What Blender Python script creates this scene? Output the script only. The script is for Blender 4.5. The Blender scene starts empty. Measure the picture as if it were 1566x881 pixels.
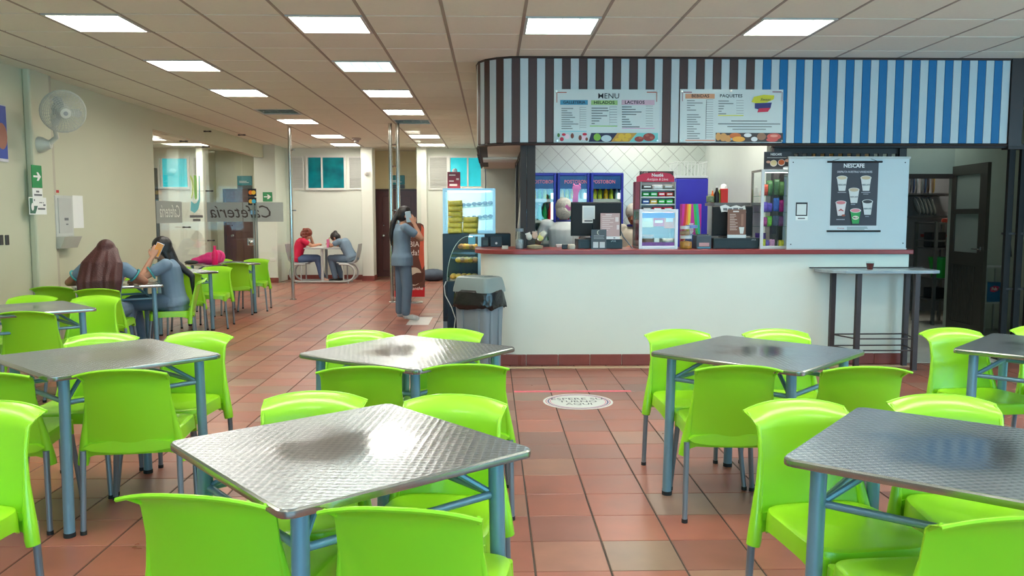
import bpy, math, random
from mathutils import Vector, Matrix, Euler
random.seed(7)
R = math.radians; PI = math.pi
SC = bpy.context.scene
COL = SC.collection
# ------------------------------------------------------------------ camera
CAMH = 1.43; CE = 2.95; FPX = 1250.0
PITCH = 5.006; YAW = 1.415
cam_d = bpy.data.cameras.new('camera'); cam = bpy.data.objects.new('camera', cam_d); COL.objects.link(cam)
cam.location = (0, 0, CAMH); cam.rotation_euler = (R(90 - PITCH), 0, R(-YAW))
cam_d.sensor_width = 36; cam_d.lens = FPX / 1566 * 36; cam_d.clip_end = 100
SC.camera = cam
# ------------------------------------------------------------------ world, daylight, exposure
w = bpy.data.worlds.new('world'); SC.world = w; w.use_nodes = True
w.node_tree.nodes['Background'].inputs[0].default_value = (0.55, 0.75, 1.0, 1); w.node_tree.nodes['Background'].inputs[1].default_value = 0.12
SC.view_settings.view_transform = 'Standard'; SC.view_settings.look = 'None'
SC.view_settings.gamma = 1; SC.view_settings.use_curve_mapping = False
SC.view_settings.exposure = 1.5
LAMP = 10.5          # radiance of a lit ceiling panel
def area(name, loc, rot, sx, sy, power, col):
    d = bpy.data.lights.new(name, 'AREA'); d.shape = 'RECTANGLE'; d.size = sx; d.size_y = sy; d.energy = power; d.color = col
    o = bpy.data.objects.new(name, d); COL.objects.link(o); o.location = loc; o.rotation_euler = [R(a) for a in rot]
    return o
# daylight entering by the windows behind the photographer and on the right-hand side
area('window_daylight', (1.2, -3.80, 1.75), (90, 0, 0), 7.0, 1.7, 110, (0.30, 0.74, 1.0))
area('window_daylight', (7.70, 2.5, 1.75), (90, 0, 90), 5.0, 1.7, 85, (0.36, 0.76, 1.0))
# ------------------------------------------------------------------ pixel helpers (1566 x 881 frame)
_p, _y = R(PITCH), R(YAW)
FW = Vector((math.sin(_y)*math.cos(_p), math.cos(_y)*math.cos(_p), -math.sin(_p)))
RT = Vector((math.cos(_y), -math.sin(_y), 0)); UP = RT.cross(FW); CC = Vector((0, 0, CAMH))
def ray(x, y): return FW + RT*((x-783)/FPX) + UP*((440.5-y)/FPX)
def onZ(x, y, z=0.0): d = ray(x, y); return CC + d*((z-CAMH)/d.z)
def onY(x, y, Y): d = ray(x, y); return CC + d*(Y/d.y)
def onX(x, y, X): d = ray(x, y); return CC + d*(X/d.x)
def pix(p):
    v = Vector(p)-CC; zc = v.dot(FW)
    if zc < 0.05: return (-9999, -9999)
    return (783+FPX*v.dot(RT)/zc, 440.5-FPX*v.dot(UP)/zc)
# ------------------------------------------------------------------ materials
def lin(h):
    if isinstance(h, str):
        h = h.lstrip('#'); c = [int(h[i:i+2], 16)/255 for i in (0, 2, 4)]
    else: c = [v/255 for v in h]
    return tuple((x/12.92 if x <= .04045 else ((x+.055)/1.055)**2.4) for x in c) + (1,)
MATS = {}
def mat(name, col, rough=.5, metal=0., noise=.06, scale=9., bump=0., bscale=60., emit=0., spec=.5, coat=0., trans=0.):
    if name in MATS: return MATS[name]
    m = bpy.data.materials.new(name); m.use_nodes = True; nt = m.node_tree; b = nt.nodes['Principled BSDF']
    c = lin(col)
    b.inputs['Roughness'].default_value = rough; b.inputs['Metallic'].default_value = metal
    b.inputs['Specular IOR Level'].default_value = spec; b.inputs['Coat Weight'].default_value = coat
    b.inputs['Transmission Weight'].default_value = trans
    b.inputs['Base Color'].default_value = c
    if noise > 0 or bump > 0:
        tc = nt.nodes.new('ShaderNodeTexCoord')
    if noise > 0:
        n = nt.nodes.new('ShaderNodeTexNoise'); n.inputs['Scale'].default_value = scale; n.inputs['Detail'].default_value = 5
        nt.links.new(tc.outputs['Object'], n.inputs['Vector'])
        mx = nt.nodes.new('ShaderNodeMix'); mx.data_type = 'RGBA'
        mx.inputs[6].default_value = tuple(max(0, v*(1-noise)) for v in c[:3])+(1,)
        mx.inputs[7].default_value = tuple(min(1, v*(1+noise)) for v in c[:3])+(1,)
        nt.links.new(n.outputs['Fac'], mx.inputs[0]); nt.links.new(mx.outputs[2], b.inputs['Base Color'])
    if bump > 0:
        n2 = nt.nodes.new('ShaderNodeTexNoise'); n2.inputs['Scale'].default_value = bscale; n2.inputs['Detail'].default_value = 4
        nt.links.new(tc.outputs['Object'], n2.inputs['Vector'])
        bp = nt.nodes.new('ShaderNodeBump'); bp.inputs['Strength'].default_value = bump; bp.inputs['Distance'].default_value = .01
        nt.links.new(n2.outputs['Fac'], bp.inputs['Height']); nt.links.new(bp.outputs['Normal'], b.inputs['Normal'])
    if emit > 0:
        b.inputs['Emission Color'].default_value = c; b.inputs['Emission Strength'].default_value = emit
    MATS[name] = m; return m
def glass(name, tint=(235, 245, 242), refl=1.0, rough=0.0, frost=0.0):
    if name in MATS: return MATS[name]
    m = bpy.data.materials.new(name); m.use_nodes = True; nt = m.node_tree; nt.nodes.clear()
    out = nt.nodes.new('ShaderNodeOutputMaterial'); mix = nt.nodes.new('ShaderNodeMixShader')
    tr = nt.nodes.new('ShaderNodeBsdfTransparent'); gl = nt.nodes.new('ShaderNodeBsdfGlossy'); lw = nt.nodes.new('ShaderNodeLayerWeight'); lw.inputs[0].default_value = .5
    tr.inputs[0].default_value = lin(tint); gl.inputs['Roughness'].default_value = rough
    gl.inputs[0].default_value = (1, 1, 1, 1)
    pw = nt.nodes.new('ShaderNodeMath'); pw.operation = 'POWER'; pw.inputs[1].default_value = 4.0; nt.links.new(lw.outputs['Facing'], pw.inputs[0])
    ma = nt.nodes.new('ShaderNodeMath'); ma.operation = 'MULTIPLY_ADD'; ma.inputs[1].default_value = .5*refl; ma.inputs[2].default_value = .035*refl; nt.links.new(pw.outputs[0], ma.inputs[0])
    nt.links.new(ma.outputs[0], mix.inputs[0]); nt.links.new(gl.outputs[0], mix.inputs[2])
    if frost > 0:
        m2 = nt.nodes.new('ShaderNodeMixShader'); df = nt.nodes.new('ShaderNodeBsdfDiffuse'); df.inputs[0].default_value = lin((190, 196, 190))
        m2.inputs[0].default_value = frost; nt.links.new(tr.outputs[0], m2.inputs[1]); nt.links.new(df.outputs[0], m2.inputs[2]); nt.links.new(m2.outputs[0], mix.inputs[1])
    else: nt.links.new(tr.outputs[0], mix.inputs[1])
    nt.links.new(mix.outputs[0], out.inputs[0]); MATS[name] = m; return m
# ------------------------------------------------------------------ mesh builder
def ident(): return Matrix.Identity(4)
class MB:
    def __init__(s): s.v = []; s.f = []
    def add(s, vs, fs, M=None):
        o = len(s.v)
        s.v += [tuple(M @ Vector(v)) if M is not None else tuple(v) for v in vs]
        s.f += [tuple(i+o for i in f) for f in fs]; return s
    def box(s, c, d, M=None, ch=0.):
        x, y, z = c; a, b, e = d[0]/2, d[1]/2, d[2]/2
        if ch <= 0:
            vs = [(x+i*a, y+j*b, z+k*e) for k in (-1, 1) for j in (-1, 1) for i in (-1, 1)]
            return s.add(vs, [(0, 2, 3, 1), (4, 5, 7, 6), (0, 1, 5, 4), (2, 6, 7, 3), (0, 4, 6, 2), (1, 3, 7, 5)], M)
        # chamfered box
        vs = []
        for k in (-1, 1):
            for j in (-1, 1):
                for i in (-1, 1):
                    vs += [(x+i*(a-ch), y+j*(b-ch), z+k*e), (x+i*(a-ch), y+j*b, z+k*(e-ch)), (x+i*a, y+j*(b-ch), z+k*(e-ch))]
        def I(i, j, k, n): return ((k > 0)*4+(j > 0)*2+(i > 0))*3+n
        fs = []
        for k in (-1, 1): fs.append([I(-1, -1, k, 0), I(1, -1, k, 0), I(1, 1, k, 0), I(-1, 1, k, 0)][::k])
        for j in (-1, 1): fs.append([I(-1, j, -1, 1), I(-1, j, 1, 1), I(1, j, 1, 1), I(1, j, -1, 1)][::j])
        for i in (-1, 1): fs.append([I(i, -1, -1, 2), I(i, 1, -1, 2), I(i, 1, 1, 2), I(i, -1, 1, 2)][::i])
        for j in (-1, 1):
            for k in (-1, 1): fs.append([I(-1, j, k, 0), I(1, j, k, 0), I(1, j, k, 1), I(-1, j, k, 1)][::-j*k])
        for i in (-1, 1):
            for k in (-1, 1): fs.append([I(i, -1, k, 0), I(i, 1, k, 0), I(i, 1, k, 2), I(i, -1, k, 2)][::i*k])
        for i in (-1, 1):
            for j in (-1, 1): fs.append([I(i, j, -1, 1), I(i, j, 1, 1), I(i, j, 1, 2), I(i, j, -1, 2)][::-i*j])
        for i in (-1, 1):
            for j in (-1, 1):
                for k in (-1, 1): fs.append([I(i, j, k, 0), I(i, j, k, 1), I(i, j, k, 2)][::-i*j*k])
        return s.add(vs, fs, M)
    def bx(s, x0, x1, y0, y1, z0, z1, M=None, ch=0.): return s.box(((x0+x1)/2, (y0+y1)/2, (z0+z1)/2), (abs(x1-x0), abs(y1-y0), abs(z1-z0)), M, ch)
    def tube(s, pts, r, n=10, cap=True, closed=False, M=None):
        pts = [Vector(p) for p in pts]; m = len(pts); rs = r if isinstance(r, (list, tuple)) else [r]*m
        vs = []; fs = []; prev = None
        for i, p in enumerate(pts):
            if closed: t = pts[(i+1) % m]-pts[i-1]
            elif i == 0: t = pts[1]-pts[0]
            elif i == m-1: t = pts[-1]-pts[-2]
            else: t = (pts[i+1]-p).normalized()+(p-pts[i-1]).normalized()
            t = t.normalized() if t.length > 1e-9 else Vector((0, 0, 1))
            if prev is None:
                a = Vector((0, 0, 1)) if abs(t.z) < .9 else Vector((1, 0, 0)); u = t.cross(a).normalized()
            else:
                u = prev-t*prev.dot(t); u = u.normalized()
            prev = u; q = t.cross(u)
            for k in range(n):
                an = 2*PI*k/n; vs.append(p+u*(rs[i]*math.cos(an))+q*(rs[i]*math.sin(an)))
        L = m if closed else m-1
        for i in range(L):
            j = (i+1) % m
            for k in range(n): k2 = (k+1) % n; fs.append((i*n+k, i*n+k2, j*n+k2, j*n+k))
        if cap and not closed:
            fs.append(tuple(range(n))[::-1]); fs.append(tuple((m-1)*n+k for k in range(n)))
        return s.add(vs, fs, M)
    def lathe(s, prof, n=20, c=(0, 0, 0), M=None, sx=1., sy=1.):
        vs = []; fs = []; m = len(prof)
        for r, z in prof:
            for k in range(n): a = 2*PI*k/n; vs.append((c[0]+r*math.cos(a)*sx, c[1]+r*math.sin(a)*sy, c[2]+z))
        for i in range(m-1):
            for k in range(n): k2 = (k+1) % n; fs.append((i*n+k, i*n+k2, (i+1)*n+k2, (i+1)*n+k))
        if prof[0][0] > 1e-6: fs.append(tuple(range(n))[::-1])
        if prof[-1][0] > 1e-6: fs.append(tuple((m-1)*n+k for k in range(n)))
        return s.add(vs, fs, M)
    def prism(s, poly, z0, z1, M=None):
        n = len(poly); vs = [(x, y, z0) for x, y in poly]+[(x, y, z1) for x, y in poly]
        a = sum(poly[i][0]*poly[(i+1) % n][1]-poly[(i+1) % n][0]*poly[i][1] for i in range(n))
        fs = [tuple(range(n))[::-1], tuple(range(n, 2*n))]+[(i, (i+1) % n, n+(i+1) % n, n+i) for i in range(n)]
        if a < 0: fs = [f[::-1] for f in fs]
        return s.add(vs, fs, M)
    def ell(s, c, r, nu=14, nv=9, M=None):
        c = Vector(c); vs = [(0, 0, 1)]; fs = []
        for i in range(1, nv):
            th = PI*i/nv
            for k in range(nu): a = 2*PI*k/nu; vs.append((math.sin(th)*math.cos(a), math.sin(th)*math.sin(a), math.cos(th)))
        vs.append((0, 0, -1)); N = len(vs)-1
        for k in range(nu): fs.append((0, 1+k, 1+(k+1) % nu)); fs.append((N, N-nu+(k+1) % nu, N-nu+k))
        for i in range(nv-2):
            for k in range(nu): a = 1+i*nu+k; b = 1+i*nu+(k+1) % nu; fs.append((a, a+nu, b+nu, b))
        T = Matrix.Translation(c)
        if M is not None: T = T @ M.to_4x4()
        return s.add([(x*r[0], y*r[1], z*r[2]) for x, y, z in vs], fs, T)
    def loft(s, rings, n=16):
        vs = []; fs = []; m = len(rings)
        for c, ax, ay in rings:
            for k in range(n): a = 2*PI*k/n; vs.append(Vector(c)+Vector(ax)*math.cos(a)+Vector(ay)*math.sin(a))
        for i in range(m-1):
            for k in range(n): k2 = (k+1) % n; fs.append((i*n+k, i*n+k2, (i+1)*n+k2, (i+1)*n+k))
        fs.append(tuple(range(n))[::-1]); fs.append(tuple((m-1)*n+k for k in range(n)))
        return s.add(vs, fs)
    def caps(s, a, b, ra, rb, n=12):
        a = Vector(a); b = Vector(b); d = b-a; L = d.length
        if L < 1e-6: return s.ell(a, (ra, ra, ra))
        d.normalize(); pts = []; rs = []
        for k in range(4): t = PI/2*k/4; pts.append(a-d*(ra*math.cos(t))); rs.append(max(ra*math.sin(t), 1e-4))
        pts.append(a); rs.append(ra); pts.append(b); rs.append(rb)
        for k in range(1, 5): t = PI/2*k/4; pts.append(b+d*(rb*math.sin(t))); rs.append(max(rb*math.cos(t), 1e-4))
        # skip zero-length steps
        return s.tube(pts, rs, n)
    def mesh(s, name, m=None, smooth=None):
        me = bpy.data.meshes.new(name); me.from_pydata(s.v, [], s.f); me.validate(); me.update()
        if smooth is not None:
            for p in me.polygons: p.use_smooth = True
            me.set_sharp_from_angle(angle=R(smooth))
        if m is not None: me.materials.append(m)
        return me
    def build(s, name, m, parent=None, loc=(0, 0, 0), rot=(0, 0, 0), smooth=None, bevel=0., kind=None, label=None):
        return put(name, s.mesh(name, m, smooth), parent, loc, rot, bevel, kind, label)
def put(name, me, parent=None, loc=(0, 0, 0), rot=(0, 0, 0), bevel=0., kind=None, label=None):
    o = bpy.data.objects.new(name, me); COL.objects.link(o)
    if parent is not None: o.parent = parent
    o.location = loc; o.rotation_euler = rot
    if bevel > 0:
        b = o.modifiers.new('bevel', 'BEVEL'); b.width = bevel; b.segments = 2; b.limit_method = 'ANGLE'
    if kind: o['kind'] = kind
    if label: o['label'] = label
    return o
def box(name, m, x0, x1, y0, y1, z0, z1, parent=None, bevel=0., kind=None, label=None):
    """a box given by its world/parent-space bounds, origin at its centre"""
    c = ((x0+x1)/2, (y0+y1)/2, (z0+z1)/2)
    return MB().box((0, 0, 0), (abs(x1-x0), abs(y1-y0), abs(z1-z0))).build(name, m, parent, c, bevel=bevel, kind=kind, label=label)
def thing(name, label, cat, loc=(0, 0, 0), rz=0., group=None):
    o = bpy.data.objects.new(name, None); COL.objects.link(o); o.empty_display_size = .1
    o.location = loc; o.rotation_euler = (0, 0, rz); o['label'] = label; o['category'] = cat
    if group: o['group'] = group
    return o
def tag(o, label, cat, group=None):
    o['label'] = label; o['category'] = cat
    if group: o['group'] = group
    return o
def dup(root, loc, rz, label, group=None):
    r = root.copy(); COL.objects.link(r); r.location = loc; r.rotation_euler = (0, 0, rz); r['label'] = label
    if group: r['group'] = group
    for ch in root.children:
        c = ch.copy(); COL.objects.link(c); c.parent = r
        for g in ch.children:
            d = g.copy(); COL.objects.link(d); d.parent = c
    return r
def text(body, size, m, parent, loc, rot=(90, 0, 0), name='lettering', align='CENTER', flip=False, sx=1., bold=0., shear=0.):
    cu = bpy.data.curves.new(name, 'FONT'); cu.body = body; cu.size = size; cu.align_x = align; cu.align_y = 'CENTER'; cu.offset = bold; cu.shear = shear; cu.resolution_u = 2
    ob = bpy.data.objects.new(name, cu); me = bpy.data.meshes.new_from_object(ob)
    bpy.data.objects.remove(ob); bpy.data.curves.remove(cu)
    for v in me.vertices: v.co.x *= (-sx if flip else sx)
    me.materials.clear(); me.materials.append(m)
    return put(name, me, parent, loc, [R(a) for a in rot])
def bars(name, m, rects, parent, loc, rot=(90, 0, 0), z=0.0):
    """flat printed strips, one object: rects (x0,x1,y0,y1) in the sheet's own plane"""
    b = MB()
    for x0, x1, y0, y1 in rects: b.add([(x0, y0, z), (x1, y0, z), (x1, y1, z), (x0, y1, z)], [(0, 1, 2, 3)])
    return b.build(name, m, parent, loc, [R(a) for a in rot])
def disc(b, c, rx, ry, n=18, z=0.):
    b.add([(c[0]+rx*math.cos(2*PI*k/n), c[1]+ry*math.sin(2*PI*k/n), z) for k in range(n)], [tuple(range(n))]); return b
def poly(name, m, pts, parent, loc, rot=(90, 0, 0), z=0.):
    b = MB(); b.add([(x, y, z) for x, y in pts], [tuple(range(len(pts)))]); return b.build(name, m, parent, loc, [R(a) for a in rot])
# common materials
WALL = mat('wall_paint', (200, 199, 172), .55, noise=.03, scale=2, bump=.03, bscale=90)
WALLW = mat('white_wall_paint', (222, 226, 214), .5, noise=.025, scale=2, bump=.02, bscale=90)
COUNTERW = mat('counter_white_paint', (220, 224, 212), .42, noise=.03, scale=3)
WHITE = mat('white_plastic', (232, 232, 228), .4, noise=.02)
GREYP = mat('grey_plastic', (150, 152, 150), .45)
BLACK = mat('black_plastic', (22, 24, 26), .4)
DARKM = mat('dark_bronze_metal', (46, 38, 36), .6)
STEEL = mat('brushed_steel', (190, 190, 186), .25, 1.0, noise=.05)
CHROME = mat('chrome_tube', (205, 205, 200), .14, 1.0, noise=0)
REDW = mat('red_countertop', (142, 52, 50), .3, noise=.08, scale=14)
REDT = mat('red_baseboard_tile', (132, 66, 58), .35, noise=.18, scale=12)
INK = mat('ink_black', (28, 28, 32), .5, noise=0)
INKG = mat('ink_grey', (110, 112, 114), .5, noise=0)
PAPER = mat('paper_white', (236, 236, 232), .6, noise=.02)
CLEAR = glass('clear_glass', (251, 254, 252))
GREENG = glass('green_edge_glass', (226, 244, 236))
CLEARP = glass('clear_plastic', (242, 246, 244), rough=.08)
# ================================================================== SETTING
XL = -4.87; XR = 7.8; YB = -3.9; YW = 18.6; YD = 19.4
# ---- floor: terracotta tiles over a grout bed
def tile_material():
    m = bpy.data.materials.new('terracotta_tile'); m.use_nodes = True; nt = m.node_tree; b = nt.nodes['Principled BSDF']
    g = nt.nodes.new('ShaderNodeNewGeometry'); sub = nt.nodes.new('ShaderNodeVectorMath'); sub.operation = 'SUBTRACT'; sub.inputs[1].default_value = (FX0, FY0, 0)
    div = nt.nodes.new('ShaderNodeVectorMath'); div.operation = 'DIVIDE'; div.inputs[1].default_value = (FP, FPY, 1)
    fl = nt.nodes.new('ShaderNodeVectorMath'); fl.operation = 'FLOOR'; wn = nt.nodes.new('ShaderNodeTexWhiteNoise'); wn.noise_dimensions = '2D'
    nt.links.new(g.outputs['Position'], sub.inputs[0]); nt.links.new(sub.outputs[0], div.inputs[0]); nt.links.new(div.outputs[0], fl.inputs[0]); nt.links.new(fl.outputs[0], wn.inputs['Vector'])
    cr = nt.nodes.new('ShaderNodeValToRGB'); cr.color_ramp.interpolation = 'LINEAR'
    cols = [(0, (126, 88, 77)), (.25, (144, 88, 73)), (.55, (152, 91, 74)), (.8, (160, 103, 85)), (1, (138, 110, 93))]
    e = cr.color_ramp.elements; e[0].position = 0; e[0].color = lin(cols[0][1]); e[1].position = 1; e[1].color = lin(cols[-1][1])
    for p, c in cols[1:-1]: n = e.new(p); n.color = lin(c)
    nt.links.new(wn.outputs['Value'], cr.inputs[0])
    ns = nt.nodes.new('ShaderNodeTexNoise'); ns.inputs['Scale'].default_value = 5; ns.inputs['Detail'].default_value = 6
    nt.links.new(g.outputs['Position'], ns.inputs['Vector'])
    mx = nt.nodes.new('ShaderNodeMix'); mx.data_type = 'RGBA'; mx.blend_type = 'OVERLAY'; mx.inputs[0].default_value = .35
    nt.links.new(cr.outputs[0], mx.inputs[6]); nt.links.new(ns.outputs['Fac'], mx.inputs[7]); nt.links.new(mx.outputs[2], b.inputs['Base Color'])
    mr = nt.nodes.new('ShaderNodeMapRange'); mr.inputs[3].default_value = .22; mr.inputs[4].default_value = .42
    nt.links.new(ns.outputs['Fac'], mr.inputs[0]); nt.links.new(mr.outputs[0], b.inputs['Roughness'])
    b.inputs['Specular IOR Level'].default_value = .55
    return m
FX0, FP = 0.173, 0.3075; FY0, FPY = 3.186, 0.3075
TERRA = tile_material()
GROUT = mat('grout', (74, 62, 54), .8, noise=.15, scale=20)
floor = MB().bx(-8.4, XR, YB, YD+.4, -.12, -.004).build('floor', GROUT, kind='structure')
tm = MB().box((0, 0, 0), (FP-.009, FPY-.0045, .012), ch=.0015).mesh('floor_tile', TERRA)
cells = []
for i in range(-29, 26):
    for j in range(-24, 56):
        x = FX0+(i+.5)*FP; y = FY0+(j+.5)*FPY
        if x < -8.3 or x > XR or y < YB: continue
        if x < XL and y < 12: continue
        u, v = pix((x, y, 0)); vis = -40 < u < 1606 and 330 < v < 920 and y > 2.9
        if x > 0.3 and y > 7.75 and x < 4.0: vis = False
        if y > 7.9 and x > 4.0: continue                     # pale floor in the back room
        cells.append((0 if vis else 1, y, x))
cells.sort()
stuff = MB()
for n, (nv, y, x) in enumerate(cells):
    if n < 300 and nv == 0: put('floor_tile', tm, floor, (x, y, -.006))
    else: stuff.bx(x-FP/2+.0045, x+FP/2-.0045, y-FPY/2+.0022, y+FPY/2-.0022, -.012, 0)
stuff.build('floor_tiles_beyond', TERRA, floor, kind='stuff')
PALEF = mat('pale_back_room_floor', (176, 176, 166), .4, noise=.1)
MB().bx(4.02, XR, 7.83, 14.2, -.012, .002).build('back_room_floor', PALEF, floor)
# ---- ceiling: lay-in tiles on a metal grid
CX0, CP = 0.25, 0.611; CY0, CPY = 6.40, 0.61
CTILE = mat('ceiling_tile', (228, 229, 214), .9, noise=.04, scale=30, bump=.12, bscale=120)
CGRID = mat('ceiling_grid_metal', (160, 152, 138), .6)
ceiling = MB().bx(-8.4, XR, YB, YD+.4, 3.10, 3.2).build('ceiling', mat('slab', (120, 116, 110), .9), kind='structure')
LIGHT_CELLS = {}   # (i,j) -> state
COLS4 = (-6, -3, 0, 3)
for ci in COLS4:
    for j in (-12, -9, -6, -3, 0): LIGHT_CELLS[(ci, j)] = 'off' if j < -10 else 'lit'
for ci in (6, 9):
    for j in (-12, -9, -6, -3): LIGHT_CELLS[(ci, j)] = 'off' if j < -10 else 'lit'
for ci in (-6, -3):
    for j in (3, 6): LIGHT_CELLS[(ci, j)] = 'lit'
LIGHT_CELLS[(-3, 3)] = 'dim'; LIGHT_CELLS[(0, 0)] = 'half'; LIGHT_CELLS[(-6, 0)] = 'lit'
LIGHT_CELLS[(-6, 9)] = 'off'; LIGHT_CELLS[(-3, 9)] = 'lit'
LIGHT_CELLS[(-6, 11)] = 'lit'; LIGHT_CELLS[(-3, 11)] = 'off'
for ci in (-6, -3):
    LIGHT_CELLS[(ci, 15)] = 'lit'; LIGHT_CELLS[(ci, 18)] = 'lit'
for c in ((-10, 15), (-12, 12), (-10, 12), (-12, 16), (-11, 18)): LIGHT_CELLS[c] = 'lit'  # ceiling lights added to brighten the annex behind the side glass
for c in ((1, 3), (3, 3), (2, 6), (8, 5), (9, 8)): LIGHT_CELLS[c] = 'lit' if c != (8, 5) else 'half'   # inside the kiosk and its back room
ctm = MB().box((0, 0, 0), (CP-.022, CPY-.022, .014), ch=.003).mesh('ceiling_tile', CTILE)
cl = []; grid = MB()
for i in range(-15, 13):
    for j in range(-17, 24):
        x = CX0+(i+.5)*CP; y = CY0+(j+.5)*CPY
        if (i, j) in LIGHT_CELLS or x < -8.4 or x > XR+.2 or y < YB-.2: continue
        if x < XL-.3 and y < 11.8: continue
        u, v = pix((x, y, CE)); vis = -60 < u < 1626 and -40 < v < 336 and not (x > -.1 and y > 8)
        cl.append((0 if vis else 1, y, x))
cl.sort(); cst = MB()
for n, (nv, y, x) in enumerate(cl):
    if n < 300 and nv == 0: put('ceiling_tile', ctm, ceiling, (x, y, CE+.009))
    else: cst.bx(x-CP/2+.011, x+CP/2-.011, y-CPY/2+.011, y+CPY/2-.011, CE+.002, CE+.016)
cst.build('ceiling_tiles_beyond', CTILE, ceiling, kind='stuff')
for i in range(-15, 14):
    x = CX0+i*CP
    if XL-.2 < x < XR: grid.bx(x-.012, x+.012, YB, YD+.4, CE+.001, CE+.03)
for j in range(-17, 24):
    y = CY0+j*CPY
    grid.bx(XL if y < 12 else -8.3, XR, y-.005, y+.005, CE+.014, CE+.03)
grid.build('ceiling_grid', CGRID, ceiling)
# ---- ceiling lights
DIFF = {'lit': mat('lamp_diffuser_lit', (255, 250, 240), .6, noise=0, emit=LAMP), 'dim': mat('lamp_diffuser_dim', (225, 245, 240), .6, noise=0, emit=LAMP*.30),
        'half': mat('lamp_diffuser_half', (235, 250, 246), .6, noise=0, emit=LAMP*.5), 'off': mat('lamp_diffuser_off', (150, 190, 180), .35, noise=.05)}
RIM = mat('lamp_rim', (200, 200, 194), .4, .3)
LOUV = mat('lamp_louvre', (196, 206, 204), .2, .8, noise=0)
def light_mesh():
    a = CP/2-.012; t = .022
    rim = MB()
    for sx in (-1, 1): rim.bx(sx*a, sx*(a-t), -a, a, .0, .07)
    for sy in (-1, 1): rim.bx(-a+t, a-t, sy*a, sy*(a-t), .0, .07)
    rim = rim.mesh('rim', RIM)
    q = a-t; dif = MB().bx(-q, q, -q, q, .052, .06)
    lo = MB()
    for k in (-.5, 0, .5): lo.bx(k*q*1.0-.002, k*q+.002, -q, q, .012, .05)
    for k in range(-4, 5): lo.bx(-q, q, k*q/5-.0015, k*q/5+.0015, .012, .034)
    return rim, dif, lo.mesh('louvre', LOUV)
rim_me, dif_mb, lou_me = light_mesh()
dif_me = {k: dif_mb.mesh('diffuser', m) for k, m in DIFF.items()}
ROWN = {-12: 'above the photographer, farthest back', -9: 'above the photographer, second from back', -6: 'above the foreground tables', -3: 'above the middle tables', 0: 'nearest row in view', 3: 'second row', 6: 'third row',
        9: 'fourth row', 11: 'fifth row', 15: 'row just beyond the glass partition', 18: 'row nearest the far wall', 12: 'behind the side glass, front row', 16: 'behind the side glass, rear row', 17: 'x', 4: 'inside the kiosk, front row', 5: 'in back room', 8: 'in kitchen'}
COLN = {-6: 'left column', -3: 'second column from left', 0: 'third column from left', 3: 'right-hand column in view', 6: 'fifth column', 9: 'far right column', -10: 'added, right side', -11: 'added, middle left', -12: 'added, far left', 1: 'left side', 2: 'centre', 8: 'middle'}
for (i, j), st in LIGHT_CELLS.items():
    x = CX0+(i+.5)*CP; y = CY0+(j+.5)*CPY
    if y > 8 and x > .3: rown = 'inside the kiosk, '+('front' if j == 3 else 'back')+' row' if x < 2.8 else ROWN[j]
    else: rown = ROWN[j]
    word = {'lit': 'lit', 'dim': 'dim', 'half': 'half-bright louvred', 'off': 'unlit teal-looking'}[st]
    t = thing('ceiling_light', f'{word} square ceiling light, {rown}, {COLN[i]}', 'ceiling light', (x, y, CE-.004), 0, 'recessed square ceiling lights')
    put('rim', rim_me, t); put('diffuser', dif_me[st], t)
    if st != 'lit' or y < 7.5: put('louvre', lou_me, t)
# ---- walls
def st(name, m, *b, **k): return box(name, m, *b, kind='structure', **k)
wl = st('wall_left', WALL, XL-.15, XL, YB, 12.02, 0, CE+.1)
MB().bx(0, .08, 8.75, 9.14, 0, CE+.02).build('pilaster', WALL, wl, (XL-wl.location.x, -wl.location.y, -wl.location.z), bevel=.02)
MB().bx(0, .06, 9.16, 9.21, 0, CE+.02).build('conduit_box', mat('conduit_beige', (186, 180, 158), .5), wl, (XL-wl.location.x, -wl.location.y, -wl.location.z))
st('trim_1', WALL, XL-.15, XL, 12.02, 17.75, 2.68, CE+.1)
st('wall_behind', WALLW, XL-.15, XR+.15, YB-.15, YB, 0, 1.0)
st('wall_right', WALLW, XR, XR+.15, YB, 7.9, 0, .9)
# ---- far wall with two door recesses
fw = st('wall_far', WALLW, XL, -2.87, YW, YW+.12, 0, CE+.1)
st('wall_far_right', WALLW, -1.52, .6, YW, YW+.12, 0, CE+.1)
st('wall_far_annex', WALLW, -8.4, -6.40, YW, YW+.12, 0, CE+.1)
BEIGE = mat('beige_paint', (226, 212, 164), .55, noise=.03)
st('wall_recess_back', BEIGE, -2.86, -1.50, YD, YD+.1, 0, CE+.1)
st('wall_recess_back_left', WALL, -6.5, -5.0, YD, YD+.1, 0, CE+.1)
st('wall_recess_side_left', BEIGE, -2.90, -2.86, YW+.12, YD, 0, CE+.1)
st('wall_recess_side_right', BEIGE, -1.50, -1.46, YW+.12, YD, 0, CE+.1)
st('wall_recess_side_annex', WALL, -6.52, -6.44, YW+.12, YD, 0, CE+.1)
st('wall_recess_side_annex_right', WALL, -5.2, -5.14, 18.2, YD, 0, CE+.1)
st('pillar_far_left', WALLW, -5.08, -4.62, 17.75, YW, 0, CE+.08, bevel=.01)
st('pillar_far_middle', WALLW, -2.88, -2.63, 18.25, YW+.1, 0, CE+.08, bevel=.01)
st('pillar_far_right', WALLW, -1.66, -1.44, 18.25, YW+.1, 0, CE+.08, bevel=.01)
st('pillar_annex', WALLW, -6.46, -6.32, 18.2, YW, 0, CE+.08, bevel=.01)
st('wall_annex_left', WALL, -8.4, -8.3, 12, YW, 0, CE+.1)
st('wall_annex_front', mat('dark_annex_door', (40, 44, 46), .5), -8.3, -7.45, 18.45, YW-.01, 0, 2.5)
BB = REDT
st('baseboard_far_left', BB, -4.62, -2.88, YW-.02, YW, 0, .11)
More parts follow.
